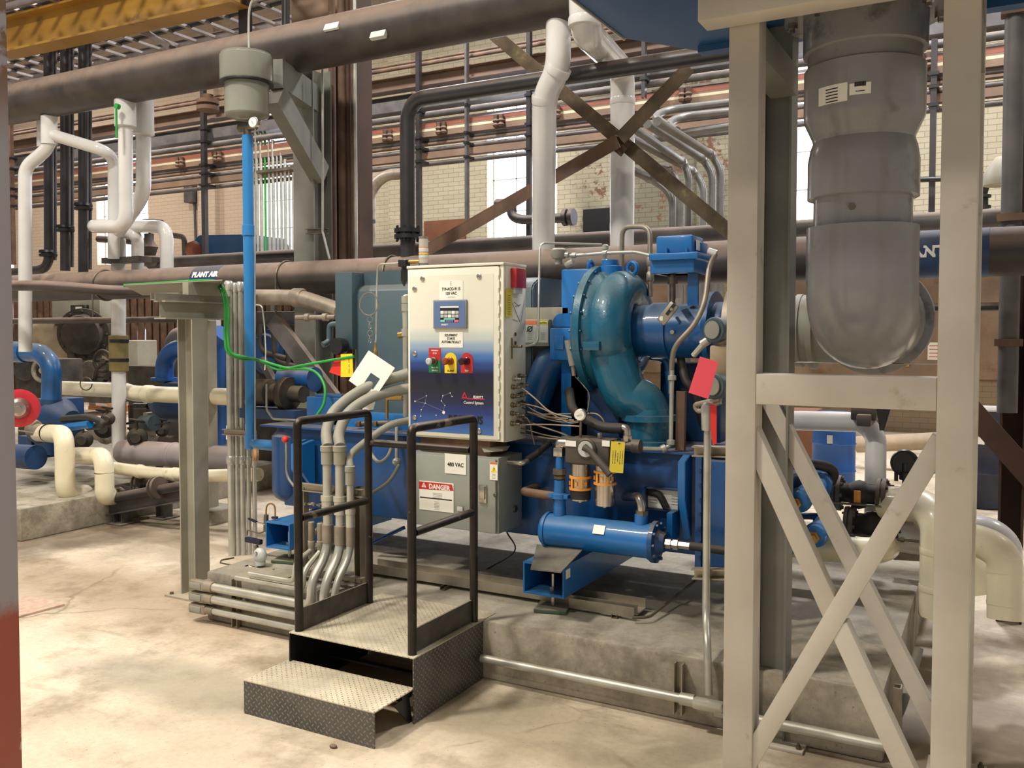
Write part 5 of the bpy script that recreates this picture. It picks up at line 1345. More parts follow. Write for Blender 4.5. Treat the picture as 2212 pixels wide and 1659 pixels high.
dbox('display_bar', 954, 661.5, 994, 665, 'screen_white', sc_, .0004, .0141)
for r_ in range(2):
    for k in range(5): dbox('display_tile', 954.7 + 8 * k, 671.5 + 8 * r_, 961.6 + 8 * k, 678.2 + 8 * r_, 'grey_label' if (k + r_) % 3 else 'screen_white', sc_, .0004, .0141)
dbox('display_band', 962, 687.5, 986, 690.5, 'screen_mint', sc_, .0004, .0141)
dbox('display_key', 954.5, 691, 964, 695.5, 'screen_mint', sc_, .0004, .0141)
dbox('display_key', 966, 691, 982, 695.5, 'bezel_blue', sc_, .0004, .0141)
dbox('display_key', 984, 691, 993.6, 695.5, 'screen_rose', sc_, .0004, .0141)
text('SMARTT', .011, D(960.5, 703, .0135), EX, EZ, 'screen_white', sc_, 'lettering', .0004)
# push buttons
b1 = dbox('legend_plate', 926.5, 752, 952, 778, 'sign_red', door, .0012)
dbox('legend_plate', 926.5, 778, 952, 805, 'sign_green', door, .0012)
text('EMERGENCY', .0095, D(939.3, 758.6, .0013), EX, EZ, 'white_label', b1, 'lettering', .0003, sx=.82)
text('STOP', .0105, D(939.3, 764.6, .0013), EX, EZ, 'white_label', b1, 'lettering', .0003)
text('PULL TO', .0105, D(939.3, 795.5, .0013), EX, EZ, 'white_label', b1, 'lettering', .0003)
text('ENABLE', .0105, D(939.3, 801.5, .0013), EX, EZ, 'white_label', b1, 'lettering', .0003)
for px, m_, s_, mc in ((973.5, 'sign_yellow', 'ALARM', 'ink'), (1008.5, 'sign_red', 'TRIP', 'white_label')):
    hw_ = (D(13 + px, 780) - D(px, 780)).length; c = D(px, 777); zb_ = D(px, 806).z
    pts = [V((c.x + hw_ * cos(a), YD, c.z + hw_ * sin(a))) for a in [pi * k / 12 for k in range(13)]] + [V((c.x - hw_, YD, zb_)), V((c.x + hw_, YD, zb_))]
    lp_ = M('legend_plate', MB().prism(pts, (0, -.0012, 0)), m_, door)
    text(s_, .0125, V((c.x, YD - .0014, zb_ + .008)), EX, EZ, mc, lp_, 'lettering', .0003)
for px, m_ in ((938.5, 'lens_amber'), (973.5, 'lens_amber'), (1008.5, 'lens_dark')):
    c = D(px, 780)
    bt = M('push_button', MB().lathe(c, (0, -1, 0), [(0, .021), (.012, .021), (.014, .018), (.03, .0165), (.05, .0165), (.052, .012)], 24), 'dull_steel' if px < 950 else m_, door)
    M('button_cap', MB().lathe(c + V((0, -.05, 0)), (0, -1, 0), [(0, .019), (.006, .019), (.012, .013), (.0125, .001)], 24), 'grey_label' if px < 950 else m_, bt)
# logo, name, constellation
logo = M('logo_triangle', MB().prism([D(996.5, 861), D(1010, 861), D(1003.5, 845.5)], (0, -.0006, 0)), 'logo_red', door)
M('logo_notch', MB().prism([D(1001, 857.5, .0007), D(1006, 857.5, .0007), D(1003.5, 851.5, .0007)], (0, -.0005, 0)), 'panel_navy', logo)
text('FS', .016, D(1014.5, 860.5, .0003), EX, EZ, 'label_ink', door, 'lettering', .0004, sx=.8)
text('ELLIOTT', .0185, D(1033, 860.5, .0003), EX, EZ, 'white_label', door, 'lettering', .0008, sx=.84)
M('logo_bar', MB().box(D(1008, 862.2, .0005), D(1047, 861.4, -.0005)), 'logo_red', logo)
text('Control System', .0215, D(1023, 873, .0003), EX, EZ, 'white_label', door, 'lettering', .0002, sx=.88)
text('REGULUS', .056, D(1005, 914, .0006), EX, EZ, 'ink', door, 'lettering', .0018, sx=.9)
stars = [(896.5, 867), (921, 855), (918.5, 871), (910, 885), (909, 899), (957, 888), (961, 876), (953.5, 866), (956.5, 855), (972.5, 849), (976.5, 856.5), (942, 897)]
mb = MB()
for i, (x, y) in enumerate(stars): mb.lathe(D(x, y, 0), (0, -1, 0), [(0, .0034 if i else .0042), (.0006, .003)], 10)
M('star_print', mb.lathe(D(958.5, 891, 0), (0, -1, 0), [(0, .009), (.0006, .009)], 20), 'white_label', door, kind='stuff')
mb = MB()
for i, j in ((0, 1), (1, 2), (0, 2), (2, 3), (3, 4), (2, 5), (5, 6), (6, 7), (7, 8), (8, 9), (9, 10)): mb.beam(D(*stars[i], -.0002), D(*stars[j], -.0002), .0016, .0004, up=(0, 1, 0))
M('constellation_lines', mb, 'bezel_grey', door, kind='stuff')
# cabinet right side
XS = cx1 + .001
def S(px, py): return P(px, py, X=XS)
M('alarm_horn', MB().box((XS, S(1103, 600).y, S(1110, 622).z), (XS + .035, S(1125, 600).y, S(1110, 580).z), .004), 'beacon_red', cab)
M('horn_base', MB().box((XS, S(1106, 600).y, S(1110, 634).z), (XS + .02, S(1121, 600).y, S(1110, 622).z)), 'grey_label', cab)
sl = T('yellow_sticker', 'narrow yellow tag tied to the right side of the cream cabinet', 'tag', S(1098, 684))
mb = MB().box((XS + .004, S(1091, 650).y, S(1098, 685).z), (XS + .005, S(1105, 650).y, S(1098, 624).z)); M('card', mb, 'tag_yellow', sl)
for k in range(9): text('------', .016, (XS + .0055, S(1098, 650).y, S(1098, 640 + k * 5).z), EY, EZ, 'label_ink', sl, 'print', .0002, sx=.9)
for i, (px, py) in enumerate([(1110, 818), (1122, 812), (1108, 836), (1120, 834), (1127, 832), (1107, 856), (1118, 854), (1126, 851), (1107, 875), (1119, 872), (1127, 870), (1106, 893), (1118, 896), (1106, 915), (1118, 912)]):
    c = S(px - 2, py)
    M('cable_gland', MB().lathe(c, EX, [(0, .013), (.014, .013), (.015, .009), (.03, .009), (.031, .006), (.05, .005)], 8), 'dull_steel' if i % 3 else 'steel', cab)
M('tube_fitting', MB().cyl(S(1105, 748), S(1105, 748) + V((.06, 0, 0)), .008, seg=8).cyl(S(1105, 730), S(1105, 775), .006, seg=8), 'dull_steel', cab)
for px, py, mm in ((1113, 722, 'dull_steel'), (1113, 733, 'white_label'), (1101, 795, 'white_label'), (1113, 741, 'dull_steel')):
    M('hole_plug', MB().lathe(S(px, py), EX, [(0, .01), (.003, .009)], 14), mm, cab)
mb = MB()
for (x0_, y0_), (x1_, y1_) in (((1107, 655), (1123, 695)), ((1110, 652), (1122, 662)), ((1113, 662), (1125, 658)), ((1108, 690), (1118, 694))): mb.beam(S(x0_, y0_), S(x1_, y1_), .002, .001, up=(1, 0, 0))
M('pen_marks', mb, 'label_ink', cab, kind='stuff')
# beacon
bc_ = D(915, 560); bz = cz1 + .006
be = T('stack_light', 'slim clear stack light standing on the cream control cabinet', 'light', (bc_.x, CYF + .1, bz))
c = V((P(915, 540, Y=CYF + .1).x, CYF + .1, bz)); H_ = P(915, 511, Y=CYF + .1).z - bz
M('clear_tube', MB().lathe(c, EZ, [(0, .026), (H_, .026)], 28), 'clear_plastic', be)
for f0, f1, mm in ((.02, .12, 'steel'), (.38, .44, 'sign_yellow'), (.3, .42, 'grey_label'), (.5, .62, 'grey_label'), (.44, .46, 'hazard_orange'), (.62, .65, 'hazard_orange'), (.92, 1.0, 'steel')):
    M('band', MB().lathe(c + V((0, 0, H_ * f0)), EZ, [(0, .0268), (H_ * (f1 - f0), .0268)], 28), mm, be)
# items on the cabinet's left side
lf = T('air_filter', 'small black air filter with side tube at the top left of the cream cabinet', 'filter', P(873, 615, Y=4.08))
M('filter_cap', MB().obox(P(873, 569, Y=4.08), EX, EY, EZ, .05, .05, .04, .004), 'black_plastic', lf)
M('filter_bowl', MB().lathe(P(873, 618, Y=4.08), EZ, [(0, .004), (.02, .012), (.03, .018), (.09, .018), (.092, .014), (.11, .014)], 20), 'black_plastic', lf)
M('air_tube', MB().tube([P(866, 568, Y=4.08), P(816, 571, Y=4.08), P(814, 620, Y=4.08), P(812, 735, Y=4.06), P(811, 740, Y=4.06)], .005, 8, .03), 'conduit', lf)
M('nipple', MB().cyl(P(880, 566, Y=4.09), P(906, 565, Y=4.1), .01, seg=10), 'brass', lf)
M('tube_tip', MB().lathe(P(811, 815, Y=4.06), EZ, [(0, .003), (.1, .004), (.12, .012), (.15, .012), (.16, .007), (.19, .006)], 12), 'brass', lf)
sp_ = T('side_conduit', 'galvanised conduit with fittings climbing the left edge of the cream cabinet', 'conduit', P(874, 840, Y=4.1))
M('conduit_run', MB().tube([P(884, 640, Y=4.12), P(873, 641, Y=4.1), P(875, 700, Y=4.1), P(876, 900, Y=4.1)], .014, 14, .03), 'conduit', sp_)
for py in (655, 672, 726, 820): M('coupling', MB().lathe(P(874.5, py, Y=4.1), EZ, [(0, .02), (.04, .02)], 10), 'conduit', sp_)
M('side_plug', MB().cyl(P(862, 724, Y=4.1), P(876, 722, Y=4.1), .018, seg=12), 'brass', sp_)
# hanging ring, chain and laminated card
rg = T('key_ring_card', 'white laminated card hanging by a chain from a large steel ring', 'card', P(803, 880, Y=3.98))
M('ring', MB().torus(P(797, 657, Y=4.0), (0, 1, 0), .063, .0042, 36, 6), 'steel', rg)
mb = MB()
for k in range(4): mb.torus(P(799.5, 690 + k * 15, Y=4.0), (1, .3 * (k % 2), 0) if k % 2 else (0, 1, 0), .017, .0025, 16, 6)
M('chain', mb, 'steel', rg)
pts = [P(796, 757, Y=3.98), P(853, 795, Y=3.97), P(808, 862, Y=3.96), P(753, 822, Y=3.97)]
M('card', MB().prism(pts, (0, .003, 0), .001), 'white_label', rg)
q = [p.copy() for p in pts]; cc = (q[0] + q[2]) / 2
M('photo_print', MB().prism([cc.lerp(p, .34) + (q[2] - q[0]) * .13 + V((0, -.002, 0)) for p in q], (0, .001, 0)), 'motor_grey', rg)
c2 = M('white_card', MB().prism([P(793, 858, Y=4.05), P(817, 845, Y=4.05), P(806, 885, Y=4.04), P(782, 886, Y=4.04)], (0, .002, 0)), 'white_label', label='small curled white card behind the laminated card', cat='card')
tg = T('warning_tags', 'red tag and yellow tag hanging together left of the motor', 'tag', P(740, 815, Y=4.4))
M('red_card', MB().prism([P(732, 757, Y=4.43), P(742, 762, Y=4.43), P(742, 815, Y=4.41), P(711, 804, Y=4.41)], (0, .001, 0)), 'tag_red', tg)
yc = M('yellow_card', MB().prism([P(736, 765, Y=4.4), P(761, 764, Y=4.4), P(763, 814, Y=4.4), P(736, 814, Y=4.4)], (0, .001, 0)), 'sign_yellow', tg)
text('--- -- ---', .03, P(752, 790, Y=4.399), -EZ, EX, 'label_ink', yc, 'print', .0004)

# lower grey disconnect box
bx0, bx1 = P(882, 1050, Y=CYF).x, P(1066, 1050, Y=CYF).x
bz1, bz0 = P(1000, 985, Y=CYF).z, P(1000, 1147, Y=CYF).z
ds = T('disconnect_box', 'grey steel electrical box below the cream cabinet with danger sign and 480 VAC label', 'box', ((bx0 + bx1) / 2, CYF, bz0))
M('box_body', MB().box((bx0, CYF + .02, bz0), (bx1 + .02, 4.279, bz1), .006), 'box_grey', ds)
dr = M('box_door', MB().box((bx0 + .004, CYF, bz0 + .004), (bx1 + .012, CYF + .019, bz1 - .006), .008), 'box_grey', ds)
lb = dbox('paper_label', 961, 981, 1007, 1024, 'white_label', dr, .0008)
text('480 VAC', .029, D(984, 1008, .001), EX, EZ, 'ink', lb, 'lettering', .0008, sx=.92)
lb = dbox('danger_sign', 906, 1041, 980, 1104, 'white_label', dr, .0008)
q = [D(905, 1039.5), D(976.5, 1046.5), D(980, 1060.5), D(905.5, 1056)]
M('red_band', MB().prism([v + V((0, -.0009, 0)) for v in q], (0, -.0005, 0)), 'sign_red', lb)
text('DANGER', .036, D(949, 1057.5, .0016), (1, 0, -.012), EZ, 'white_label', lb, 'lettering', .0012, sx=.92)
M('warning_triangle', MB().prism([D(910.5, 1052, .0015), D(921, 1053, .0015), D(915.5, 1041.5, .0015)], (0, -.0005, 0)), 'white_label', lb)
M('mark', MB().box(D(915, 1051.5, .0022), D(916.4, 1045, .0018)), 'sign_red', lb)
dbox('black_bar', 907.5, 1076, 976.5, 1078.5, 'ink', lb, .0004, .001)
for k in range(12):
    if k != 5: text('-----------------' if k < 5 else '---------   ', .012, D(945, 1067 + k * 3.1, .0011), EX, EZ, 'label_ink', lb, 'print', 0, sx=.9)
lb = dbox('warning_sticker', 1058.0, 998, 1075, 1037, 'white_label', dr, .0008)
dbox('orange_strip', 1058.5, 998.5, 1074.5, 1003, 'hazard_orange', lb, .0004, .001)
M('warning_triangle', MB().prism([D(1060, 1020, .0011), D(1073.5, 1020, .0011), D(1066.7, 1006.5, .0011)], (0, -.0005, 0)), 'sign_yellow', lb)
M('bolt_mark', MB().prism([D(1066, 1018, .0017), D(1068.5, 1013, .0017), D(1066.8, 1009, .0017)], (0, -.0004, 0)), 'ink', lb)
for k in range(4): text('-------', .01, D(1066.5, 1025 + 3 * k, .0011), EX, EZ, 'label_ink', lb, 'print', 0)
hd = dbox('latch', 1035, 1047, 1052, 1086, 'steel', dr, .008, b=.002)
dbox('latch_handle', 1038, 1049, 1050, 1078, 'steel', hd, .012, .008, .003)
M('door_lock', MB().lathe(D(1070, 1069), (0, -1, 0), [(0, .011), (.004, .011), (.006, .008)], 18), 'dull_steel', dr)
dbox('small_clip', 989, 1094, 1001, 1104, 'white_pipe', dr, .01, b=.002)
M('side_knob', MB().lathe((bx1 + .02, P(1104, 1098, X=bx1).y, P(1104, 1098, X=bx1).z), EX, [(0, .02), (.012, .018)], 18), 'dull_steel', ds)
eb = T('box_elbow', 'steel elbow and dark hose leaving the right side of the grey box', 'elbow', P(1120, 1002, Y=4.1))
M('bend', MB().tube([(bx1 + .02, 4.12, P(1120, 1000, Y=4.12).z), P(1128, 1001, Y=4.12), P(1140, 995, Y=4.15)], .016, 12, .02), 'steel', eb)
M('hose', MB().tube([P(1138, 994, Y=4.15), P(1160, 980, Y=4.2), P(1188, 955, Y=4.26)], .018, 12), 'rubber', eb)
# wooden scraps between the boxes
M('spacer_block', MB().box((bx0 + .05, CYF + .05, bz1), (bx1 - .05, 4.24, cz0 - .0), .002), 'rust_brown', label='brown packing block between the cream cabinet and grey box', cat='block')
M('loose_gasket', MB().prism([P(1040, 967, Y=4.03), P(1092, 965, Y=4.1), P(1085, 975, Y=4.05), P(1046, 977, Y=4.02)], (0, .05, 0)), 'flex_grey', label='crumpled pale strip lying on the grey box under the cabinet', cat='strip')

# ================================================================ conduits in front of the pad and up to the cabinet
rows = (1268, 1299, 1326, 1353)
CYR = 3.585
for i, (ry, px_v, top, r, lb) in enumerate(((1353, 757, 1008, .019, 'third large grey conduit rising from the floor bundle, right of the pair'),
                                            (1326, 735, 962, .025, 'second large grey conduit rising beside the left handrail'),
                                            (1299, 708, 962, .025, 'first large grey conduit rising just right of the left handrail post'),
                                            (1268, 692, 1175, .014, 'second small grey conduit in the bundle behind the left handrail'),
                                            (1268, 673, 1175, .014, 'leftmost small grey conduit in the bundle behind the left handrail'))):
    z = P(620, ry, Y=CYR).z + (.0 if i < 4 else .035)
    yv = 3.72
    xl_ = P(440, ry - 30, Y=CYR).x
    xv = P(px_v, 1150, Y=yv).x; zt_ = P(px_v, top, Y=yv).z
    root = T('floor_conduit' if i else 'floor_conduit', lb, 'conduit', (xv, yv, max(.02, z - .03)), 'conduit bundle by the steps')
    pts = [(xl_ + .02, CYR, z), (xv - .0, CYR, z), (xv, CYR, max(z + .12, .34)), (xv, yv, .47), (xv, yv, zt_)]
    if i >= 3: pts = [(xl_ + .25 + .1 * (i - 3), CYR + .0, z), (xv, CYR + .0, z), (xv, CYR, z + .1), (xv, yv, .47), (xv, yv, zt_)]
    M('conduit_run', MB().tube(pts, r, 18, .1), 'conduit', root)
    for f in ((.55, .95) if i < 3 else (.9,)):
        zz = .38 + (zt_ - .38) * f
        M('coupling', MB().lathe((xv, yv, zz - .07), EZ, [(0, r * 1.05), (.003, r * 1.3), (.07, r * 1.3), (.073, r * 1.45), (.1, r * 1.45), (.102, r * 1.2)], 18), 'conduit' if f < .9 else 'post_grey', root)
    M('coupling', MB().lathe((xv, yv, .52), EZ, [(0, r * 1.05), (.003, r * 1.28), (.1, r * 1.28), (.103, r * 1.05)], 18), 'conduit_old', root)
    M('clamp', MB().torus((xv, yv, .72), EZ, r + .003, .005, 18, 6).bolt((xv - r - .015, yv - .01, .72), (0, -1, 0), .008, .012), 'dull_steel', root)
    if i < 3:
        M('pull_fitting', MB().obox((xl_ - .035, CYR, z), EX, EY, EZ, .13, .05, .055, .012).cyl((xl_ + .02, CYR, z), (xl_ + .08, CYR, z), r * 1.25), 'conduit_old', root)
        M('cover', MB().obox((xl_ - .04, CYR - .027, z), EX, EY, EZ, .085, .006, .034, .003), 'flex_grey', root)
        M('back_elbow', MB().tube([(xl_ - .02, CYR, z), (xl_ - .0, 3.75, z + .0), (xl_ + .1, 4.2 - .0, z)], r, 14, .06), 'conduit_old', root)
fx = [([(708, 965), (706, 930), (725, 885), (790, 838), (884, 806)], .03, 'outer thick grey flexible conduit arching from the bundle to the cabinet side', 4.08),
      ([(735, 965), (733, 935), (755, 890), (810, 855), (884, 838)], .03, 'inner thick grey flexible conduit arching from the bundle to the cabinet side', 4.08),
      ([(757, 1012), (757, 985), (785, 958), (840, 920), (884, 908)], .02, 'thinner grey flexible conduit arching low to the cabinet side', 4.08)]
for pts, r, lb, ye in fx:
    n = len(pts)
    pipe('flexible_conduit', lb, [P(x, y, Y=3.72 + (ye - 3.72) * (k / (n - 1)) ** 1.3) for k, (x, y) in enumerate(pts)], r, 'flex_grey', smooth=True, group='flexible conduits to the cabinet', cat='conduit')
pipe('small_flex', 'thin grey flexible tube curving down from the skid hose to the bundle', [P(862, 1005, Y=4.2), P(840, 1040, Y=4.1), P(800, 1068, Y=3.95), P(780, 1085, Y=3.8)], .01, 'flex_grey', smooth=True, cat='conduit')
pipe('small_flex', 'thin grey looped conduit hanging between the rear handrail post and the grey box', [P(796, 960, Y=4.2), P(805, 985, Y=4.15), P(820, 998, Y=4.12), P(838, 985, Y=4.15), P(848, 960, Y=4.2)], .01, 'flex_grey', smooth=True, cat='conduit')
for i, (xe_, lb) in enumerate(((672, 'small flexible tail curving off the leftmost small conduit'), (690, 'small flexible tail curving off the second small conduit'))):
    pipe('flexible_tail', lb, [P(xe_, 1178, Y=3.72), P(xe_ + 5, 1155, Y=3.74), P(xe_ + 16, 1142, Y=3.8), P(xe_ + 22, 1132, Y=3.9)], .013, 'flex_grey', smooth=True, group='small flexible tails', cat='conduit')
sf = T('conduit_stand', 'galvanised strut frame holding the conduits behind the left handrail', 'stand', P(720, 1300, Y=3.76))
sf.location.z = .281
for px in (656, 777): x = P(px, 1150, Y=3.78).x; M('upright', MB().channel((x, 3.78, .281), (x, 3.78, P(px, 1052, Y=3.78).z), .042, .042, up=(0, -1, 0), t=.004), 'strut', sf)
x0_, x1_ = P(650, 1060, Y=3.76).x, P(787, 1060, Y=3.76).x
for z in (P(720, 1058, Y=3.76).z, .33): M('crossbar', MB().channel((x0_, 3.752, z), (x1_, 3.752, z), .042, .03, up=(0, -1, 0), t=.003), 'strut', sf)
sx_ = P(510, 1300, Y=3.62).x
M('strut_upright', MB().channel((sx_, 3.62, .0), (sx_, 3.62, .27), .042, .03, up=(0, -1, 0), t=.004), 'strut', label='short strut upright behind the floor conduits at the pad corner', cat='strut')

# ================================================================ T-shaped steel stand with vertical conduits
TX = P(420, 1100, Y=3.95).x
ts = T('cable_stand', 'grey steel post with a short beam on top carrying a plate and green cable', 'stand', (TX, 3.95, 0))
M('post', MB().ibeam((TX, 3.95, .012), (TX, 3.95, P(420, 690, Y=3.95).z), .115, .13, up=(1, 0, 0), t=.009), 'post_grey', ts)
M('base_plate', MB().box((TX - .14, 3.83, .0005), (TX + .14, 4.07, .012)), 'post_grey', ts)
for dx in (-.11, .11): M('anchor_bolt', MB().bolt((TX + dx, 3.86, .012), EZ, .012, .014), 'dull_steel', ts)
zb_ = P(420, 690, Y=3.95).z
M('top_beam', MB().ibeam((TX, P(345, 670, X=TX).y, zb_ + .055), (TX, P(485, 670, X=TX).y, zb_ + .055), .1, .11, t=.008), 'post_grey', ts)
bz_ = zb_ + .11
yA, yB = P(330, 640, X=TX).y, P(492, 640, X=TX).y
mb = MB()
M('strut_rail', MB().channel((TX, yA, bz_ + .021), (TX, yB, bz_ + .021), .042, .042), 'strut', ts)
pl = [P(268, 617, z=bz_ + .12), P(480, 606, z=bz_ + .12), P(480, 630, z=bz_ + .12), P(320, 645, z=bz_ + .12)]
M('cable_plate', MB().prism(pl, (0, 0, .006)), 'post_grey', ts)
M('cross_strut', MB().channel(P(335, 640, Y=3.9), P(480, 636, Y=4.2), .042, .042), 'strut', ts)
M('riser_block', MB().obox((TX, (yA + yB) / 2 + .1, bz_ + .08), EX, EY, EZ, .05, .3, .08), 'post_grey', ts)
for i, (xs, yy, lb) in enumerate(((0, 0, 'upper green cable from the stand plate, ending beside the blue pipe'), (1, 3, 'lower green cable strapped beside the other green cable'))):
    dx = i * 7
    p_ = [P(268, 616 + i * 2, z=bz_ + .15), P(370, 610 + i * 2, z=bz_ + .16), P(455, 606 + i * 2, z=bz_ + .16), P(480 - dx, 620, Y=4.15), P(493 - dx, 660, Y=4.12), P(493 - dx, 730, Y=4.12), P(500 - dx, 762, Y=4.13), P(530 - dx, 772 + i * 3, Y=4.2), P(560, 778, Y=4.35)]
    p_ += ([P(600, 798, Y=4.4), P(650, 790, Y=4.4), P(705, 780, Y=4.4), P(765, 770, Y=4.4)] if i == 0 else [P(620, 795, Y=4.4), P(675, 800, Y=4.4), P(700, 830, Y=4.38), P(700, 870, Y=4.35), P(684, 898, Y=4.32)])
    pipe('green_cable', lb, p_, .009, 'cable_green', smooth=True, group='green cables', cat='cable')
for i, (px, r, y0) in enumerate(((494, .022, 606), (507, .014, 610), (519, .019, 608), (532, .015, 612), (545, .014, 625))):
    yy = 4.78 + .03 * i; r *= 1.16
    a = P(px, y0, Y=yy); b = P(px, 1150, Y=yy)
    zbot = .0
    xx = a.x
    vb = pipe('vertical_conduit', ('thickest silver conduit, leftmost behind the stand', 'thin silver conduit second from the stand post', 'silver conduit in the middle of the upright row', 'silver conduit just left of the blue pipe', 'silver conduit hidden partly behind the blue pipe')[i],
              [(xx, yy, zbot), (xx, yy, a.z)], r, 'conduit', 0, 'upright conduits beside the stand', joints=((0, .98), (0, .35)), jr=1.35, jl=.07)
cl_ = P(515, 934, Y=4.18)
M('strut_clamp', MB().channel(P(482, 933, Y=4.74), P(552, 937, Y=4.78), .042, .03, up=(0, -1, 0)), 'strut', label='strut bar clamping the upright conduits at mid height', cat='clamp')
mb = MB()
a = P(455, 1170, Y=5.6)
fp = T('steel_post', 'pale steel post standing behind the cable stand on a low concrete foot', 'post', (a.x, 5.6, 0))
M('post', MB().box((a.x - .05, 5.55, .12), (a.x + .05, 5.65, 1.75)), 'post_grey', fp)
M('concrete_foot', MB().box((a.x - .15, 5.42, .0005), (a.x + .2, 5.78, .12), .01), 'pad_concrete', fp)

# drain valve and tubing at the left end of the pad
dv = T('drain_valve', 'small grey globe valve with dark blue handle on the left end of the pad', 'valve', P(563, 1228, Y=3.85))
c = P(562, 1200, Y=3.85)
M('valve_body', MB().ball(c, .042, (1.0, .8, 1.15)).lathe(c + V((0, 0, -.055)), EZ, [(0, .028), (.02, .03)], 16), 'grey_label', dv)
M('port_bolt', MB().bolt(c + V((0, -.03, .02)), (0, -1, 0), .01, .01), 'steel', dv)
M('blue_handle', MB().obox(P(548, 1168, Y=3.85), (1, 0, -.05), EY, (.05, 0, 1), .12, .03, .03, .006), 'panel_navy', dv)
M('stem', MB().cyl(P(553, 1178, Y=3.85), P(556, 1190, Y=3.85), .012), 'dull_steel', dv)
M('drain_tube', MB().tube([P(560, 1228, Y=3.84), P(530, 1226, Y=3.84), P(476, 1216, Y=3.9), P(478, 1210, Y=4.0), P(505, 1205, Y=4.1)], .005, 8, .02).tube([P(575, 1232, Y=3.84), P(590, 1232, Y=3.84), P(610, 1222, Y=4.0)], .006, 8), 'dull_steel', dv)
M('union', MB().cyl(P(540, 1226, Y=3.84), P(566, 1233, Y=3.84), .013, seg=10), 'steel', dv)
M('lower_handle', MB().obox(P(531, 1225, Y=3.83), (1, 0, .6), EY, (-.6, 0, 1), .03, .02, .016, .003), 'panel_navy', dv)
cv = T('vent_cock', 'little vent valve with blue lever and copper loop above the drain valve', 'valve', P(575, 1150, Y=4.0))
M('copper_loop', MB().tube([P(575, 1115, Y=4.0), P(575, 1100, Y=4.0), P(578, 1091, Y=4.0), P(585, 1088, Y=4.0), P(592, 1092, Y=4.0), P(594, 1102, Y=4.0), P(594, 1116, Y=4.0)], .005, 8, smooth=True), 'brass', cv)
M('cock_body', MB().cyl(P(574, 1148, Y=4.0), P(575, 1112, Y=4.0), .015, seg=12), 'dull_steel', cv)
M('lever', MB().beam(P(537, 1120, Y=3.98), P(555, 1128, Y=3.98), .016, .012, b=.003), 'panel_navy', cv)
M('lever_arm', MB().beam(P(554, 1128, Y=3.98), P(573, 1133, Y=3.99), .01, .006), 'steel', cv)
M('loop_cap', MB().cyl(P(588, 1118, Y=4.0), P(599, 1118, Y=4.0), .008, seg=10), 'panel_navy', cv)
pipe('sample_tube', 'thin tube from the vent valve bending down onto the pad', [P(572, 1148, Y=4.0), P(560, 1152, Y=4.0), P(535, 1145, Y=4.0), P(534, 1156, Y=4.0)], .004, 'dull_steel', .01, cat='tube')

# ================================================================ blue vertical pipe with grey pot
BY = 4.5
bpx = P(538, 600, Y=BY).x
bp = T('blue_riser', 'tall bright blue vertical pipe left of centre with elbow into the skid', 'pipe', P(538, 965, Y=BY))
zt_, zb_ = P(538, 292, Y=BY).z, P(538, 958, Y=BY).z
M('pipe_run', MB().tube([(bpx, BY, zt_), (bpx, BY, zb_), (KX0 + .06, BY, zb_)], .036, 26, .06), 'pipe_blue', bp)
M('coupling', MB().lathe((bpx, BY, P(538, 510, Y=BY).z), EZ, [(0, .037), (.003, .043), (.07, .043), (.073, .037)], 26), 'pipe_blue', bp)
M('end_cap', MB().lathe((bpx, BY, zb_ - .04), EZ, [(0, .03), (.01, .042), (.1, .043), (.103, .037)], 26), 'pipe_blue', bp)
M('inlet_nipple', MB().cyl((bpx, BY, zt_ - .01), (bpx, BY, zt_ + .07), .026), 'dull_steel', bp)
M('tee_valve', MB().obox((bpx, BY, zt_ + .055), EX, EY, EZ, .1, .05, .05, .01).cyl((bpx - .07, BY, zt_ + .055), (bpx + .07, BY, zt_ + .055), .028), 'dull_steel', bp)
g = P(546, 264, Y=BY - .08)
ga = M('gauge', MB().lathe(g + V((0, .03, 0)), (.1, -1, 0), [(0, .033), (.004, .037), (.028, .037), (.03, .033)], 28), 'steel', bp)
M('dial', MB().lathe(g + V((0, -.0005, 0)), (.1, -1, 0), [(0, .032), (.002, .032)], 28), 'white_label', ga)
M('needle', MB().beam(g + V((-.01, -.004, .012)), g + V((.01, -.004, -.014)), .003, .001), 'ink', ga)
M('sense_tube', MB().tube([P(551, 275, Y=BY - .05), P(552, 350, Y=BY - .05), P(551, 600, Y=BY - .05), P(551, 950, Y=BY - .05)], .0045, 8), 'conduit', bp)
pt = T('vent_pot', 'olive grey plastic pot of two stepped cylinders above the blue pipe', 'pot', (bpx, BY, P(535, 266, Y=BY).z))
c = P(533, 190, Y=BY)
def pz(y): return P(533, y, Y=BY).z
k_ = (c - CO).length / F / 2
M('pot_body', MB().lathe((c.x, BY, pz(258)), EZ, [(0, 50 * k_), (.02, 82 * k_), (.03, 86 * k_), (pz(180) - pz(258), 86 * k_), (pz(178) - pz(258), 100 * k_), (pz(174) - pz(258), 103 * k_), (pz(124) - pz(258), 103 * k_), (pz(122) - pz(258), 97 * k_), (pz(118) - pz(258), 97 * k_)], 48), 'pvc_pot', pt, sharp=25)
M('strap', MB().lathe((c.x, BY, pz(183)), EZ, [(0, 104 * k_), (.006, 104.5 * k_), (.012, 104 * k_)], 48), 'black_plastic', pt)
pipe('pot_wire', 'thin grey hose dropping into the top of the stepped pot', [P(556, -20, Y=BY), P(540, 15, Y=BY), P(537, 60, Y=BY), P(538, 122, Y=BY)], .008, 'conduit', smooth=True, cat='hose')
pipe('stray_tube', 'bent thin tube rising left of the motor beside the blue pipe', [P(548, 658, Y=4.7), P(566, 660, Y=4.7), P(571, 700, Y=4.7), P(574, 760, Y=4.65), P(572, 800, Y=4.6)], .005, 'conduit', .03, cat='tube')

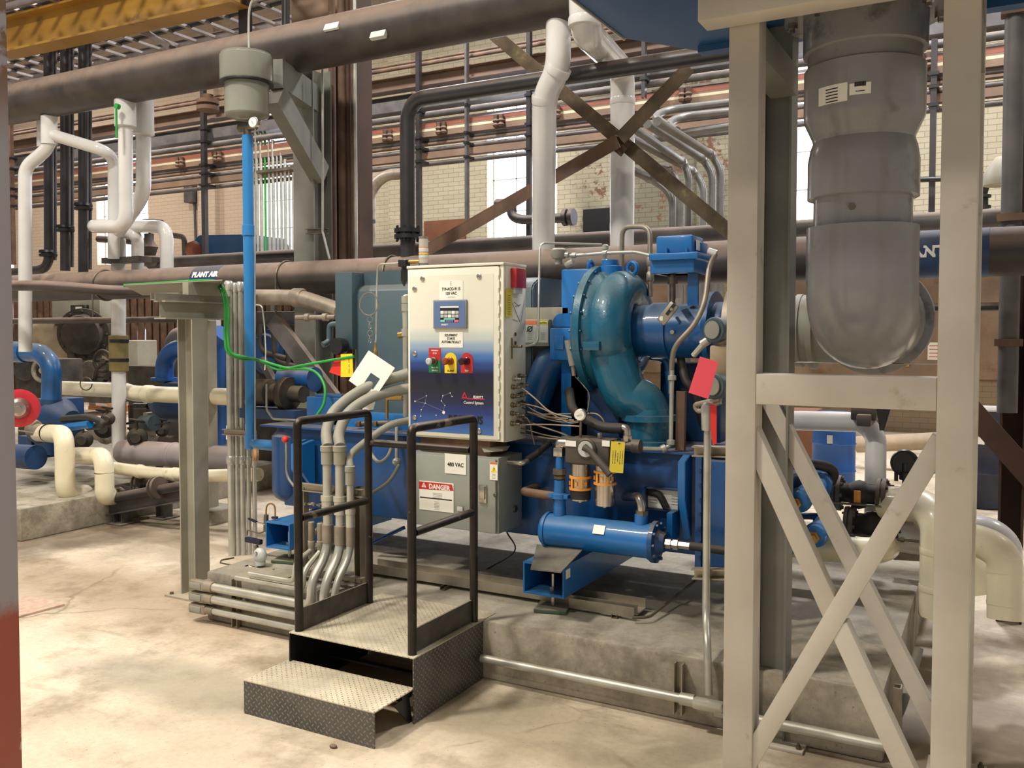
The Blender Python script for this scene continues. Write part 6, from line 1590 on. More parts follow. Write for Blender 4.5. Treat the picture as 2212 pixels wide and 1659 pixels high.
# ================================================================ motor behind the cabinet
mt = T('electric_motor', 'big grey green electric motor housing behind the control cabinet', 'motor', (P(830, 900, Y=4.62).x, 4.7, KZ1))
mx0, mx1 = P(768, 760, Y=4.55).x, P(1150, 700, Y=4.55).x
mz1 = P(800, 622, Y=4.55).z
prof = [(4.55, KZ1), (4.55, mz1 - .03), (4.57, mz1), (4.66, mz1 + .04), (4.95, mz1 + .04), (5.02, mz1), (5.02, KZ1)]
M('housing', MB().prism([(mx0, y, z) for y, z in prof], (mx1 - mx0, 0, 0), .008), 'motor_grey', mt)
M('end_box', MB().box((P(724, 670, Y=4.5).x, 4.5, P(740, 755, Y=4.5).z), (P(755, 670, Y=4.5).x + .02, 4.62, P(740, 588, Y=4.5).z), .004), 'motor_grey', mt)
M('top_cover', MB().prism([(P(755, 600, Y=4.6).x, 4.62, P(755, 592, Y=4.62).z), (P(755, 600, Y=4.6).x, 4.62, P(755, 640, Y=4.62).z), (mx0 + .6, 4.62, mz1 - .02), (mx0 + .6, 4.62, mz1 + .12)], (0, .25, 0)), 'motor_grey', mt)
for py in (645, 682):
    M('side_rib', MB().box((P(748, 660, Y=4.56).x, 4.54, P(750, py + 4, Y=4.55).z), (mx0 + .01, 4.62, P(750, py - 10, Y=4.55).z), .003), 'motor_grey', mt)
M('base_rail', MB().box((mx0 - .1, 4.45, KZ1), (mx1 - .2, 4.6, KZ1 + .09)), 'bright_blue', mt)
M('drive_end_guard', MB().box((P(1128, 690, Y=4.5).x - .5, 4.5, P(1180, 705, Y=4.5).z), (P(1228, 690, Y=4.5).x, 4.9, P(1180, 664, Y=4.5).z), .004), 'post_grey', mt)
for px0_, px1_, s_ in ((1130, 1160, 0), (1163, 1184, 1)):
    a, b = P(px0_, 740, Y=4.46), P(px1_, 693, Y=4.46)
    lb = M('warning_label', MB().box((a.x, 4.458, a.z), (b.x, 4.46, b.z)), 'grey_label', mt)
    M('label_head', MB().box((a.x, 4.456, b.z - .02), (b.x, 4.458, b.z)), 'hazard_orange' if not s_ else 'tag_yellow', lb)
    for k in range(4): text('--------', .014, ((a.x + b.x) / 2, 4.4565, a.z + .05 - k * .011), EX, EZ, 'label_ink', lb, 'print', 0, sx=.8)
    if not s_: M('pictogram', MB().torus(((a.x + b.x) / 2, 4.457, b.z - .045), EY, .014, .003, 16, 6).beam(((a.x + b.x) / 2 - .02, 4.456, b.z - .06), ((a.x + b.x) / 2 + .02, 4.456, b.z - .03), .005, .001, up=(0, 1, 0)), 'ink', lb)
    if s_: text('CAUTION', .014, ((a.x + b.x) / 2, 4.4555, b.z - .016), EX, EZ, 'ink', lb, 'lettering', .0003, sx=.75)
M('guard_back', MB().box((P(1130, 740, Y=4.5).x - .3, 4.462, P(1180, 748, Y=4.5).z), (P(1192, 690, Y=4.5).x, 4.6, P(1180, 690, Y=4.5).z), .004), 'post_grey', mt)
M('flat_coupler', MB().lathe(P(1154, 655, Y=4.9), EZ, [(0, .1), (.03, .11), (.08, .11), (.082, .06), (.12, .05)], 24), 'black_plastic', mt)
# auxiliary bits left of the motor
dr_ = M('diagonal_support', MB().beam(P(590, 690, Y=5.1), P(725, 870, Y=5.1), .13, .05, up=(0, -1, 0)), 'grey_iron', label='grey diagonal steel support left of the motor behind the skid', cat='support')
M('diagonal_support', MB().beam(P(565, 775, Y=5.12), P(640, 918, Y=5.12), .05, .05, up=(0, -1, 0)), 'grey_iron', label='thinner dark diagonal support beside the blue pipe', cat='support')
pipe('beige_header', 'beige dusty pipe bending down behind the motor terminal box', [P(545, 642, Y=5.0), P(650, 643, Y=5.0), P(735, 672, Y=4.95)], .058, 'conduit_old', .1, joints=((0, .95), ), jr=1.2, jl=.1)
pipe('small_header', 'thin beige pipe with union leading into the motor end box', [P(640, 686, Y=4.9), P(725, 685, Y=4.9)], .018, 'conduit_old', joints=((0, .3), (0, .75)), jr=1.6, jl=.05)
pipe('blue_drain', 'small grey pipe with an open end below the motor end box', [P(730, 700, Y=4.6), P(712, 702, Y=4.6), P(712, 738, Y=4.6), P(697, 745, Y=4.55)], .02, 'motor_grey', .03)
M('round_box', MB().lathe(P(741, 748, Y=4.47), (0, -1, 0), [(0, .05), (.05, .055), (.07, .05)], 24), 'black_plastic', label='round black cover above the red and yellow tags', cat='cover')
jb = T('blue_junction_box', 'small dull blue box standing on the skid deck left of the cabinet', 'box', P(690, 900, Y=4.5))
M('box_body', MB().box((P(662, 880, Y=4.45).x, 4.45, KZ1 + .0), (P(745, 880, Y=4.45).x, 4.6, P(690, 858, Y=4.45).z), .006), 'inlet_blue', jb)
M('lid', MB().box((P(680, 880, Y=4.47).x, 4.47, P(690, 858, Y=4.45).z), (P(738, 880, Y=4.47).x, 4.58, P(690, 852, Y=4.45).z), .003), 'inlet_blue', jb)
pu = T('oil_pump', 'dark oily pump and piping on the deck behind the blue pipe', 'pump', P(600, 900, Y=4.8))
c = P(610, 850, Y=4.85)
M('pump_body', MB().lathe(c + V((-.3, 0, 0)), EX, [(0, .05), (.02, .1), (.2, .1), (.22, .07), (.3, .07), (.32, .12), (.38, .12), (.4, .06), (.5, .06)], 24), 'engine_dark', pu)
M('pump_base', MB().box(c + V((-.32, -.1, -.18)), c + V((.2, .1, -.11))), 'deep_blue', pu)
M('pump_tube', MB().tube([P(576, 830, Y=4.75), P(576, 885, Y=4.7), P(590, 905, Y=4.6), P(640, 908, Y=4.5)], .008, 8, .03), 'conduit', pu)
M('blue_motor', MB().cyl(c + V((-.1, .12, .1)), c + V((.2, .12, .1)), .09), 'skid_blue', pu)
# blue drive pieces on the deck between bundle and cabinet
mf = T('pipe_manifold', 'cluster of brass and steel fittings on the skid deck left of the cabinet', 'manifold', P(830, 930, Y=4.38))
M('header', MB().tube([P(770, 916, Y=4.38), P(872, 912, Y=4.38)], .015, 12), 'dull_steel', mf)
M('upper_branch', MB().tube([P(836, 905, Y=4.36), P(836, 862, Y=4.36), P(872, 861, Y=4.36)], .009, 10, .015).cyl(P(836, 860, Y=4.36), P(870, 860, Y=4.36), .014, seg=8), 'brass', mf)
for px in (776, 795, 812, 850): M('tee_fitting', MB().obox(P(px, 916, Y=4.37), EX, EY, EZ, .03, .035, .035, .005), 'brass' if px % 2 else 'dull_steel', mf)
M('drop', MB().cyl(P(857, 915, Y=4.3), P(857, 995, Y=4.25), .011, seg=10).ball(P(857, 998, Y=4.25), .028, (1, 1, .9)), 'conduit', mf)

pw = T('position_wheel', 'small orange and dark round gauge on the blue tank end', 'gauge', P(555, 990, Y=4.45))
M('disc', MB().lathe(P(558, 982, Y=4.42), (-.6, -.8, 0), [(0, .035), (.02, .045), (.035, .04)], 20), 'wood', pw)
M('orange_knob', MB().ball(P(616, 949, Y=4.2), .022), 'tag_red', label='small orange red knob on a stem in front of the blue tank', cat='knob')
pipe('knob_stem', 'beige stem and hose below the orange knob', [P(618, 955, Y=4.2), P(619, 985, Y=4.2), P(622, 1030, Y=4.22), P(650, 1068, Y=4.2)], .008, 'flex_grey', smooth=True, cat='hose')
# ================================================================ machinery at the left, beyond the stand
# cream insulated S bends
sb = T('insulated_pipe', 'cream insulated S shaped pipe, larger and nearer of the two at left', 'pipe', P(160, 1085, Y=4.9), 'cream S shaped pipes at left')
M('pipe_run', MB().tube([P(85, 935, Y=5.0), P(139, 938, Y=4.8), P(140, 1000, Y=4.8), P(141, 1068, Y=4.8), P(183, 1066, Y=5.12)], .078, 24, .14), 'cream_pipe', sb)
M('joint_band', MB().lathe(P(104, 935, Y=4.92), (P(112, 935, Y=4.9) - P(104, 935, Y=4.92)), [(0, .079), (.012, .083), (.02, .079)], 24), 'black_plastic', sb)
sb = T('insulated_pipe', 'cream insulated S shaped pipe, second one, right of the larger', 'pipe', P(245, 1090, Y=5.0), 'cream S shaped pipes at left')
M('pipe_run', MB().tube([P(160, 984, Y=5.15), P(224, 986, Y=4.95), P(226, 1040, Y=4.95), P(226, 1072, Y=4.95), P(266, 1070, Y=5.27)], .077, 24, .14), 'cream_pipe', sb)
M('joint_band', MB().lathe(P(225, 1022, Y=4.95), EZ, [(0, .077), (.005, .0795), (.01, .077)], 24), 'rust_brown', sb)
# horizontal white pipes
pipe('white_header', 'glossy white level pipe running right behind the stand, widening midway', [P(120, 838, Y=5.9), P(270, 843, Y=5.9), P(290, 850, Y=5.75), P(520, 858, Y=5.6)], .075, 'cream_pipe', .1, joints=((2, .15),), jr=1.12, jl=.12)
pipe('lower_white_header', 'white insulated pipe lying low behind the stand', [P(240, 1010, Y=5.2), P(330, 1022, Y=5.2), P(430, 1028, Y=5.2), P(560, 1025, Y=5.2)], .052, 'cream_pipe', .1, joints=((1, .5), (0, .7)), jr=1.15, jl=.05)
pipe('violet_grey_pipe', 'fat grey pipe lying behind the low white pipe', [P(265, 975, Y=5.6), P(500, 992, Y=5.6), P(530, 993, Y=5.6)], .11, 'lilac_pipe', 0, joints=((0, .5),), jr=1.05, jl=.04)
pipe('dusty_pipe', 'dusty beige pipe just above the fat grey pipe', [P(200, 935, Y=6.1), P(300, 955, Y=6.1), P(480, 960, Y=6.1)], .07, 'conduit_old', 0, joints=((0, .3), (1, .3)), jr=1.3, jl=.06)
for i, (a, b, lb) in enumerate((((170, 1068, 5.3), (420, 1030, 5.3), 'upper black pipe with flanges low at left'), ((250, 1075, 5.05), (430, 1042, 5.05), 'lower black pipe with flanges low at left'))):
    A, B = P(a[0], a[1], Y=a[2]), P(b[0], b[1], Y=b[2]); B.z = A.z + (B.z - A.z) * .3
    rt = T('black_flanged_pipe', lb, 'pipe', A - V((0, 0, .05)), 'low black flanged pipes')
    M('pipe_run', MB().cyl(A, P(440, b[1], Y=a[2]), .042), 'black_pipe', rt)
    c = P(335 - 35 * (1 - i), 1055 - 10 * (1 - i), Y=a[2])
    d_ = (P(440, b[1], Y=a[2]) - A).normalized()
    M('flange', MB().lathe(c, d_, [(0, .09), (.02, .095), (.02, .06), (.045, .06), (.045, .095), (.065, .09)], 24), 'black_iron', rt)
for i, (px, py, lb) in enumerate(((265, 1105, 'nearer grey steel saddle support under the black pipes'), (355, 1085, 'farther grey steel saddle support under the black pipes'))):
    a = P(px, py + 25, z=.0) if i == 0 else P(px, py + 33, z=0)
    rt = T('pipe_support', lb, 'support', (a.x, a.y, 0), 'saddle supports')
    M('stanchion', MB().ibeam((a.x, a.y, .01), (a.x, a.y, .26), .1, .1, up=(1, 0, 0), t=.008), 'grey_iron', rt)
    M('saddle', MB().channel((a.x - .13, a.y, .28), (a.x + .13, a.y, .28), .14, .06), 'grey_iron', rt)
    M('base', MB().box((a.x - .1, a.y - .1, .0005), (a.x + .1, a.y + .1, .01)), 'grey_iron', rt)
M('pipe_rail', MB().ibeam(P(210, 1105, Y=5.1), P(395, 1070, Y=5.1), .08, .1), 'grey_iron', label='dull grey beam carrying the low black pipes', cat='beam')
# blue pump assembly at far left
pm = T('pump_unit', 'dark blue pump with a big elbow pipe on top at far left', 'pump', P(120, 1000, Y=5.4))
M('elbow_pipe', MB().tube([P(18, 760, Y=5.3), P(90, 762, Y=5.3), P(112, 790, Y=5.3), P(111, 868, Y=5.3)], .088, 26, .18), 'inlet_blue', pm)
M('branch_collar', MB().cyl(P(26, 760, Y=5.3), P(56, 761, Y=5.3), .1), 'inlet_blue', pm)
M('neck', MB().cyl(P(111, 862, Y=5.3), P(111, 880, Y=5.3), .1), 'deep_blue', pm)
M('pump_casing', MB().ball(P(112, 925, Y=5.4), .24, (1.1, .9, .75)).lathe(P(112, 900, Y=5.35), (1, 0, -.1), [(-.15, .15), (.1, .2), (.3, .1)], 28), 'deep_blue', pm)
M('pump_foot', MB().box(P(40, 990, Y=5.3), P(150, 935, Y=5.7)), 'deep_blue', pm)
M('body_block', MB().box((P(72, 900, Y=5.25).x, 5.25, .5), (P(110, 900, Y=5.25).x, 5.6, P(90, 862, Y=5.25).z), .01), 'deep_blue', pm)
M('side_cylinder', MB().cyl(P(30, 985, Y=5.0), P(78, 988, Y=5.0), .11), 'deep_blue', pm)
for i, (pts, lb) in enumerate((([P(135, 905, Y=5.0), P(190, 902, Y=5.0), P(218, 912, Y=5.05), P(216, 920, Y=5.05), P(190, 922, Y=5.1)], 'black rubber hose looping right of the dark blue pump'),)):
    pipe('looped_hose', lb, pts, .03, 'rubber', smooth=True, cat='hose')
pipe('blue_hose', 'mid blue pipe with steel sleeve under the looping black hose', [P(115, 928, Y=5.0), P(180, 918, Y=5.0), P(195, 916, Y=5.0)], .036, 'bright_blue', 0)
vl = T('y_strainer', 'dusty beige strainer and levers left of the cream S pipe', 'valve', P(70, 940, Y=4.9))
M('body', MB().cyl(P(66, 925, Y=4.95), P(90, 932, Y=4.95), .06).cyl(P(66, 912, Y=4.95), P(80, 920, Y=4.95), .045), 'conduit_old', vl)
M('lever', MB().beam(P(40, 930, Y=4.85), P(75, 934, Y=4.9), .02, .008), 'steel', vl)
fw = T('fire_valve_cap', 'bright red ring with polished hub peeking out behind the near column', 'handwheel', P(40, 925, Y=2.6))
c = P(42, 881, Y=2.55)
ax_ = V((.75, -.55, 0))
M('red_ring', MB().lathe(c, ax_, [(0, .07), (.004, .085), (.025, .088), (.03, .07), (.028, .045)], 40), 'handwheel_red', fw)
M('hub', MB().lathe(c + ax_ * .02, ax_, [(0, .05), (.02, .05), (.035, .04), (.06, .032), (.062, .02)], 32), 'steel', fw)
M('hub_nut', MB().bolt(c + ax_ * .1, ax_, .018, .02), 'steel', fw)
# dark engines farther back
en = T('old_compressor', 'dark oily old compressor with round head in the background at left', 'compressor', P(180, 860, Y=7.4))
en.location.z = .26
c = P(182, 722, Y=7.4)
M('head', MB().lathe(c, (.5, -.85, -.1), [(-.3, .28), (-.05, .3), (0, .33), (.03, .33), (.05, .26), (.12, .24), (.14, .1)], 32), 'engine_dark', en)
for k in range(12):
    x_, y_ = perp((.5, -.85, -.1)); a = k * pi / 6; M('head_bolt', MB().bolt(c + V((.02, -.03, 0)) + x_ * .29 * cos(a) + y_ * .29 * sin(a), (.5, -.85, -.1), .02, .03), 'engine_dark', en)
c = P(195, 800, Y=11.6)
M('crankcase', MB().lathe(c, (.4, -.9, 0), [(-.3, .3), (-.02, .32), (0, .2), (.04, .18), (.06, .05)], 32), 'engine_dark', en)
M('base_frame', MB().box(V((c.x - .8, c.y - .1, .26)), c + V((.6, .5, -.25)), .02), 'engine_dark', en)
M('cylinder_block', MB().box(P(160, 775, Y=7.3), P(205, 740, Y=7.7)), 'engine_dark', en)
M('upper_duct', MB().box((P(112, 660, Y=7.5).x, 7.5, P(130, 700, Y=7.5).z), (P(215, 660, Y=7.5).x, 7.9, P(130, 645, Y=7.5).z), .01), 'post_grey', en)
M('gauge_box', MB().box((P(152, 665, Y=7.44).x, 7.44, P(160, 676, Y=7.45).z), (P(183, 665, Y=7.44).x, 7.5, P(160, 659, Y=7.45).z), .004), 'engine_dark', en)
M('gauge_face', MB().box((P(163, 665, Y=7.43).x, 7.43, P(160, 673, Y=7.45).z), (P(176, 665, Y=7.43).x, 7.44, P(160, 663, Y=7.45).z)), 'white_label', en)
pipe('tan_duct', 'tan curved duct rising behind the blue elbow at left', [P(75, 760, Y=7.6), P(95, 725, Y=7.6), P(120, 728, Y=7.6), P(130, 790, Y=7.6), P(132, 860, Y=7.6)], .2, 'engine_tan', smooth=True, cat='duct')
gb = T('gear_engine', 'dark geared engine low in the background at left', 'engine', P(60, 830, Y=6.4))
M('block', MB().box((P(35, 810, Y=6.4).x, 6.4, .3), (P(95, 810, Y=6.4).x, 6.9, P(50, 775, Y=6.4).z), .02), 'engine_dark', gb)
M('flywheel', MB().torus(P(92, 800, Y=6.35), (.3, -1, 0), .12, .025, 24, 8).cyl(P(92, 800, Y=6.3), P(92, 800, Y=6.5), .04), 'conduit_old', gb)
M('side_cover', MB().cyl(P(55, 800, Y=6.36), P(55, 800, Y=6.45), .12), 'engine_dark', gb)
for i, (px, py, r) in enumerate(((230, 815, .16), (222, 780, .12))):
    M('drive_wheel', MB().torus(P(px, py, Y=6.9), (.2, -1, 0), r, .02, 28, 8).cyl(P(px, py, Y=6.85), P(px, py, Y=6.95), .03).obox(P(px, py, Y=6.9), EX, EY, EZ, r * 1.9, .015, .02), 'engine_dark', en)
# pallet jack
pj = T('pallet_jack', 'orange and white pallet jack parked on the far floor', 'pallet jack', P(205, 890, z=.02))
a = P(200, 886, z=.03)
M('handle', MB().beam(a + V((0, 0, .1)), a + V((-.25, .1, .55)), .12, .05), 'white_pipe', pj)
M('forks', MB().box(a + V((0, -.1, .02)), a + V((1.1, .05, .1))).box(a + V((0, .35, .02)), a + V((1.1, .5, .1))), 'orange_paint', pj)
M('cowl', MB().box(a + V((-.35, -.05, .5)), a + V((-.05, .1, .62)), .02), 'orange_paint', pj)
M('wheel', MB().cyl(a + V((-.35, -.1, .09)), a + V((-.35, 0, .09)), .085).cyl(a + V((-.6, -.1, .09)), a + V((-.6, 0, .09)), .085), 'black_plastic', pj)
# blue elbow and vessel behind stand
be_ = T('blue_elbow_pump', 'bright blue elbow pipe and boat shaped casing seen left of the stand post', 'pump', P(360, 890, Y=6.2))
M('elbow_pipe', MB().tube([P(460, 752, Y=6.2), P(380, 752, Y=6.2), P(356, 775, Y=6.2), P(355, 825, Y=6.2)], .088, 24, .2), 'drum_blue', be_)
M('casing', MB().lathe(P(420, 870, Y=6.2), (-1, 0, .0), [(-.6, .2), (.35, .2), (.5, .14), (.55, .06)], 28), 'deep_blue', be_)
M('flange', MB().lathe(P(355, 822, Y=6.2), EZ, [(0, .13), (.03, .13)], 24), 'drum_blue', be_)
M('drive_shaft', MB().cyl(P(290, 877, Y=6.2), P(320, 877, Y=6.2), .03), 'black_plastic', be_)
M('stand_leg', MB().box((P(318, 900, Y=6.2).x, 6.15, .26), (P(328, 900, Y=6.2).x, 6.25, P(320, 880, Y=6.2).z - .05)), 'post_grey', be_)
pipe('rear_dome_pipe', 'grey domed elbow behind the bright blue elbow', [P(470, 735, Y=6.8), P(385, 725, Y=6.8), P(375, 745, Y=6.8), P(374, 1000, Y=6.8)], .1, 'grey_iron', .2)
pipe('blue_round_pipe', 'blue pipe end glimpsed between the stand post and the conduits', [P(482, 720, Y=5.9), P(468, 735, Y=5.9), P(466, 960, Y=5.9)], .09, 'drum_blue', .1)
pipe('white_post_pipe', 'white vertical pipe just right of the stand post with dark bands', [P(463, 975, Y=5.95), P(463, 640, Y=5.95)], .058, 'white_pipe', 0, joints=((0, .3), (0, .62)), jr=1.04, jl=.03, jm='black_plastic')
ac = T('limit_switch', 'dark grey actuator with levers above the dusty pipes at left', 'actuator', P(320, 930, Y=5.7))
M('body', MB().cyl(P(308, 915, Y=5.7), P(334, 914, Y=5.7), .075), 'motor_grey', ac)
M('arm', MB().beam(P(275, 915, Y=5.7), P(310, 905, Y=5.7), .03, .02).beam(P(278, 925, Y=5.7), P(308, 932, Y=5.7), .03, .02).beam(P(283, 915, Y=5.7), P(282, 875, Y=5.7), .04, .02), 'engine_dark', ac)
M('lever', MB().beam(P(336, 918, Y=5.65), P(366, 913, Y=5.65), .02, .012), 'black_plastic', ac)
for i, (px, py, w_) in enumerate(((225, 925, .1), (160, 965, .1), (180, 950, .08), (350, 930, .06), (296, 945, .09), (232, 905, .06), (345, 1000, .05))):
    c = P(px, py, Y=5.8 - .25 * (i % 3))
    rt = T('line_valve', ('dark valve with wheel above the cream S pipe', 'round dark flange right of the larger cream S pipe', 'dark ring valve behind the larger cream S pipe', 'small valve beside the stand post above the dusty pipe', 'dark clamp valve right of the white taped column', 'small dark pipe end beside the white taped column', 'lever valve on the low white pipe')[i], 'valve', c - V((0, 0, w_)), 'background valves at left')
    M('body', MB().lathe(c, (.6, -.8, 0), [(-.06, w_ * .6), (-.03, w_), (.0, w_), (.02, w_ * .55), (.06, w_ * .5)], 20), 'engine_dark', rt)
    M('stem', MB().cyl(c, c + V((0, 0, w_ * 1.7)), .012, seg=8).torus(c + V((0, 0, w_ * 1.7)), (0, .3, 1), w_ * .7, .01, 20, 6), 'engine_dark', rt)
# tall cabinets behind, dark
M('dark_equipment', MB().box((P(275, 800, Y=9).x, 9, .0005), (P(350, 800, Y=9).x, 9.6, P(300, 790, Y=9).z), .02), 'engine_dark', label='dark low equipment block on the far floor left of the stand', cat='equipment')
M('service_cabinet', MB().box((P(275, 760, Y=10).x, 10, P(280, 790, Y=10).z - 1.0), (P(297, 760, Y=10).x, 10.4, P(280, 735, Y=10).z), .02), 'post_grey', label='pale grey cabinet on the far floor behind the white taped column', cat='cabinet')
pipe('wire_loop', 'thin wire ring hanging on the white level pipe', [P(186 + 0 + 13 * cos(k * pi / 6), 829 + 14 * sin(k * pi / 6), Y=5.78) for k in range(12)], .006, 'dull_steel', 0, cat='ring')
# dark machine behind the skid, between the blue pipe and the motor
dm = T('standby_machine', 'dark standby machine behind the skid with blue and grey casings', 'machine', (P(660, 800, Y=7.2).x, 7.2, 0))
M('main_casing', MB().box((P(545, 800, Y=7.2).x, 7.2, .0), (P(800, 800, Y=7.2).x, 7.9, P(640, 700, Y=7.2).z), .02), 'engine_dark', dm)
M('blue_panel', MB().box((P(600, 800, Y=7.1).x, 7.1, P(640, 860, Y=7.1).z), (P(668, 800, Y=7.1).x, 7.2, P(640, 745, Y=7.1).z), .01), 'deep_blue', dm)
M('round_cover', MB().lathe(P(585, 760, Y=7.15), (0, -1, 0), [(0, .24), (.06, .24), (.07, .2), (.1, .18)], 28), 'deep_blue', dm)
M('rear_duct', MB().box((P(545, 700, Y=7.2).x, 7.25, P(640, 702, Y=7.2).z), (P(720, 800, Y=7.2).x, 7.8, P(640, 672, Y=7.2).z), .01), 'grey_iron', dm)
M('brown_doors', MB().box((P(700, 800, Y=7.12).x, 7.12, .3), (P(760, 800, Y=7.12).x, 7.2, P(730, 760, Y=7.12).z)), 'dark_column', dm)
for k in range(3): M('casing_pipe', MB().tube([P(560 + 30 * k, 700, Y=7.05), P(565 + 30 * k, 760 + 20 * k, Y=7.05), P(620 + 30 * k, 775 + 20 * k, Y=7.05)], .03, 12, .1), 'engine_dark', dm)
# red mat on the floor
pts = [P(5, 1345, z=.0), P(140, 1309, z=0), P(62, 1290, z=0), P(-40, 1310, z=0)]
M('floor_mat', MB().prism([V((p.x, p.y, .0005)) for p in pts], (0, 0, .012)), 'cloth_pink', label='pinkish woven mat lying on the floor beside the near column', cat='mat')
M('stone', MB().ball(P(720, 1612, z=.006), .012, (1.4, 1, .7)), 'rust_brown', label='small brown pebble on the floor in front of the step', cat='stone')
M('spill_plate', MB().box((P(595, 1240, z=.29).x, P(600, 1245, z=.285).y, .2805), (P(640, 1240, z=.29).x, P(600, 1245, z=.285).y + .12, .287)), 'pad_green', label='thin green plate on the pad beside the left handrail', cat='plate')
M('box_channel', MB().ibeam(P(872, 1140, Y=4.35), P(805, 1172, Y=4.35) , .03, .02), 'deep_blue', label='narrow dark blue edge strip under the skid behind the handrail', cat='strip')

# ================================================================ machinery at the right, beyond the tower
RYY = 5.3
jt = []
for i, (px, py, yy, lb) in enumerate(((1856, 1068, 5.2, 'upper black rubber expansion joint with flanges and tie rods, orange mark'), (1884, 1136, 5.2, 'lower black rubber expansion joint with flanges and tie rods'))):
    c = P(px, py, Y=yy); h_ = 1.0
    rt = T('expansion_joint', lb, 'expansion joint', c - V((0, 0, .13)), 'expansion joints')
    s_ = .052 / .052
    M('rubber_bellow', MB().lathe(c - V((.1, 0, 0)), EX, [(0, .056), (.05, .056), (.07, .072), (.1, .08), (.13, .072), (.15, .056), (.2, .056)], 36), 'rubber', rt)
    for dx in (-.14, .092):
        M('flange', MB().lathe(c + V((dx, 0, 0)), EX, [(0, .094), (.02, .096), (.021, .085), (.027, .085), (.028, .097), (.048, .097)], 32).bolts(c + V((dx + .048, 0, 0)), EX, .08, 8, .01, .012), 'grey_iron' if dx < 0 else 'black_iron', rt)
    for dz, dy in ((-.04, -.09), (.04, .09)):
        M('tie_rod', MB().cyl(c + V((-.17, dy, dz)), c + V((.24, dy, dz)), .007, seg=8).bolt(c + V((-.16, dy, dz)), EX, .014, .018).bolt(c + V((.15, dy, dz)), EX, .014, .018), 'dull_steel', rt)
    if i == 0: M('orange_mark', MB().obox(c + V((0, -.078, .0)), EX, EY, EZ, .035, .008, .065, .003), 'orange_band', rt)
pipe('insulated_elbow', 'cream insulated pipe turning down from the upper expansion joint behind the right post', [P(1910, 1085, Y=5.2), P(2000, 1094, Y=5.1), P(2030, 1130, Y=5.0), P(2025, 1330, Y=5.0)], .09, 'cream_pipe', .2, joints=((2, .3), (2, .7)), jr=1.03, jl=.03)
pipe('insulated_elbow', 'pale insulated pipe joined to the lower expansion joint', [P(1940, 1155, Y=5.2), P(2030, 1168, Y=5.2)], .09, 'white_pipe', 0)
pipe('insulated_elbow', 'large cream insulated pipe bending down right of the right tower post', [P(2020, 1160, Y=4.55), P(2120, 1168, Y=4.55), P(2171, 1200, Y=4.5), P(2172, 1338, Y=4.45)], .074, 'cream_pipe', .17, seg=30, joints=((2, .25), (2, .75)), jr=1.02, jl=.02)
pipe('insulated_elbow', 'pale grey insulated bend behind the large cream bend at right', [P(2060, 1142, Y=5.2), P(2140, 1150, Y=5.2), P(2172, 1180, Y=5.2), P(2172, 1230, Y=5.2)], .08, 'white_pipe', .22, seg=26)
pipe('insulated_elbow', 'rounded cream pipe end low beside the right tower post', [P(2050, 1195, Y=4.9), P(2098, 1225, Y=4.9), P(2112, 1278, Y=4.9)], .085, 'cream_pipe', .14, seg=26)
pipe('cream_header', 'cream insulated pipe lying low between the tower posts', [P(1650, 1165, Y=4.95), P(1760, 1185, Y=4.95), P(1895, 1190, Y=4.95), P(1915, 1182, Y=5.1)], .068, 'cream_pipe', .15, seg=26)
pipe('cream_header', 'thin pale pipe continuing right behind the low cream pipe', [P(1930, 1190, Y=5.4), P(2030, 1195, Y=5.4)], .05, 'conduit_old', 0)
pipe('white_drop_elbow', 'white pipe coming level behind the crossbar and turning down', [P(1560, 905, Y=5.6), P(1862, 912, Y=5.6), P(1892, 940, Y=5.6), P(1890, 1110, Y=5.4)], .058, 'white_pipe', .18, seg=28, joints=((0, .96),), jr=1.03, jl=.02)
M('pipe_block', MB().obox(P(1868, 892, Y=5.55), EX, EY, EZ, .14, .12, .08, .01).obox(P(1868, 907, Y=5.5), EX, EY, EZ, .08, .1, .07, .01), 'black_iron', label='black clamp block on the white pipe under the crossbar', cat='clamp')
M('dark_gusset', MB().prism([P(1890, 862, Y=3.72), P(1930, 862, Y=3.72), P(1910, 930, Y=3.72), P(1900, 930, Y=3.72)], (0, .04, 0)), 'black_plastic', label='dark triangular bracket under the crossbar', cat='bracket')
for i, (x0_, y0_, x1_, y1_, lb) in enumerate(((1720, 1086, 1776, 1042, 'upper mid blue cylinder ending in a brass plug behind the tower braces'), (1758, 1160, 1790, 1124, 'lower blue cylinder with brass plug behind the tower braces'))):
    A, B = P(x0_, y0_, Y=4.45), P(x1_, y1_, Y=4.98)
    rt = T('blue_cooler_end', lb, 'cylinder', A - V((0, 0, .06)), 'blue cylinders behind the tower')
    M('shell', MB().lathe(A, B - A, [(0, .03), (.01, .052), (.05, .055), (.055, .06), (.075, .06), (.08, .052), ((B - A).length, .055)], 28), 'bright_blue', rt)
    M('brass_plug', MB().lathe(A, A - B, [(0, .03), (.03, .03), (.031, .02), (.06, .02)], 6), 'brass', rt)
    M('collar', MB().lathe(B - (B - A).normalized() * .1, B - A, [(0, .056), (.004, .068), (.03, .068), (.034, .056)], 28), 'bright_blue', rt)
pipe('rubber_hose', 'dusty rubber hose arching over the upper blue cylinder', [P(1700, 1002, Y=4.8), P(1745, 1002, Y=4.85), P(1785, 1008, Y=4.95), P(1800, 1022, Y=5.0), P(1795, 1040, Y=5.05)], .028, 'rubber', smooth=True, cat='hose')
M('hose_fitting', MB().lathe(P(1695, 1002, Y=4.78), EX, [(0, .03), (.04, .03), (.041, .024), (.1, .024)], 8), 'steel', label='steel hose end fitting left of the arching rubber hose', cat='fitting')
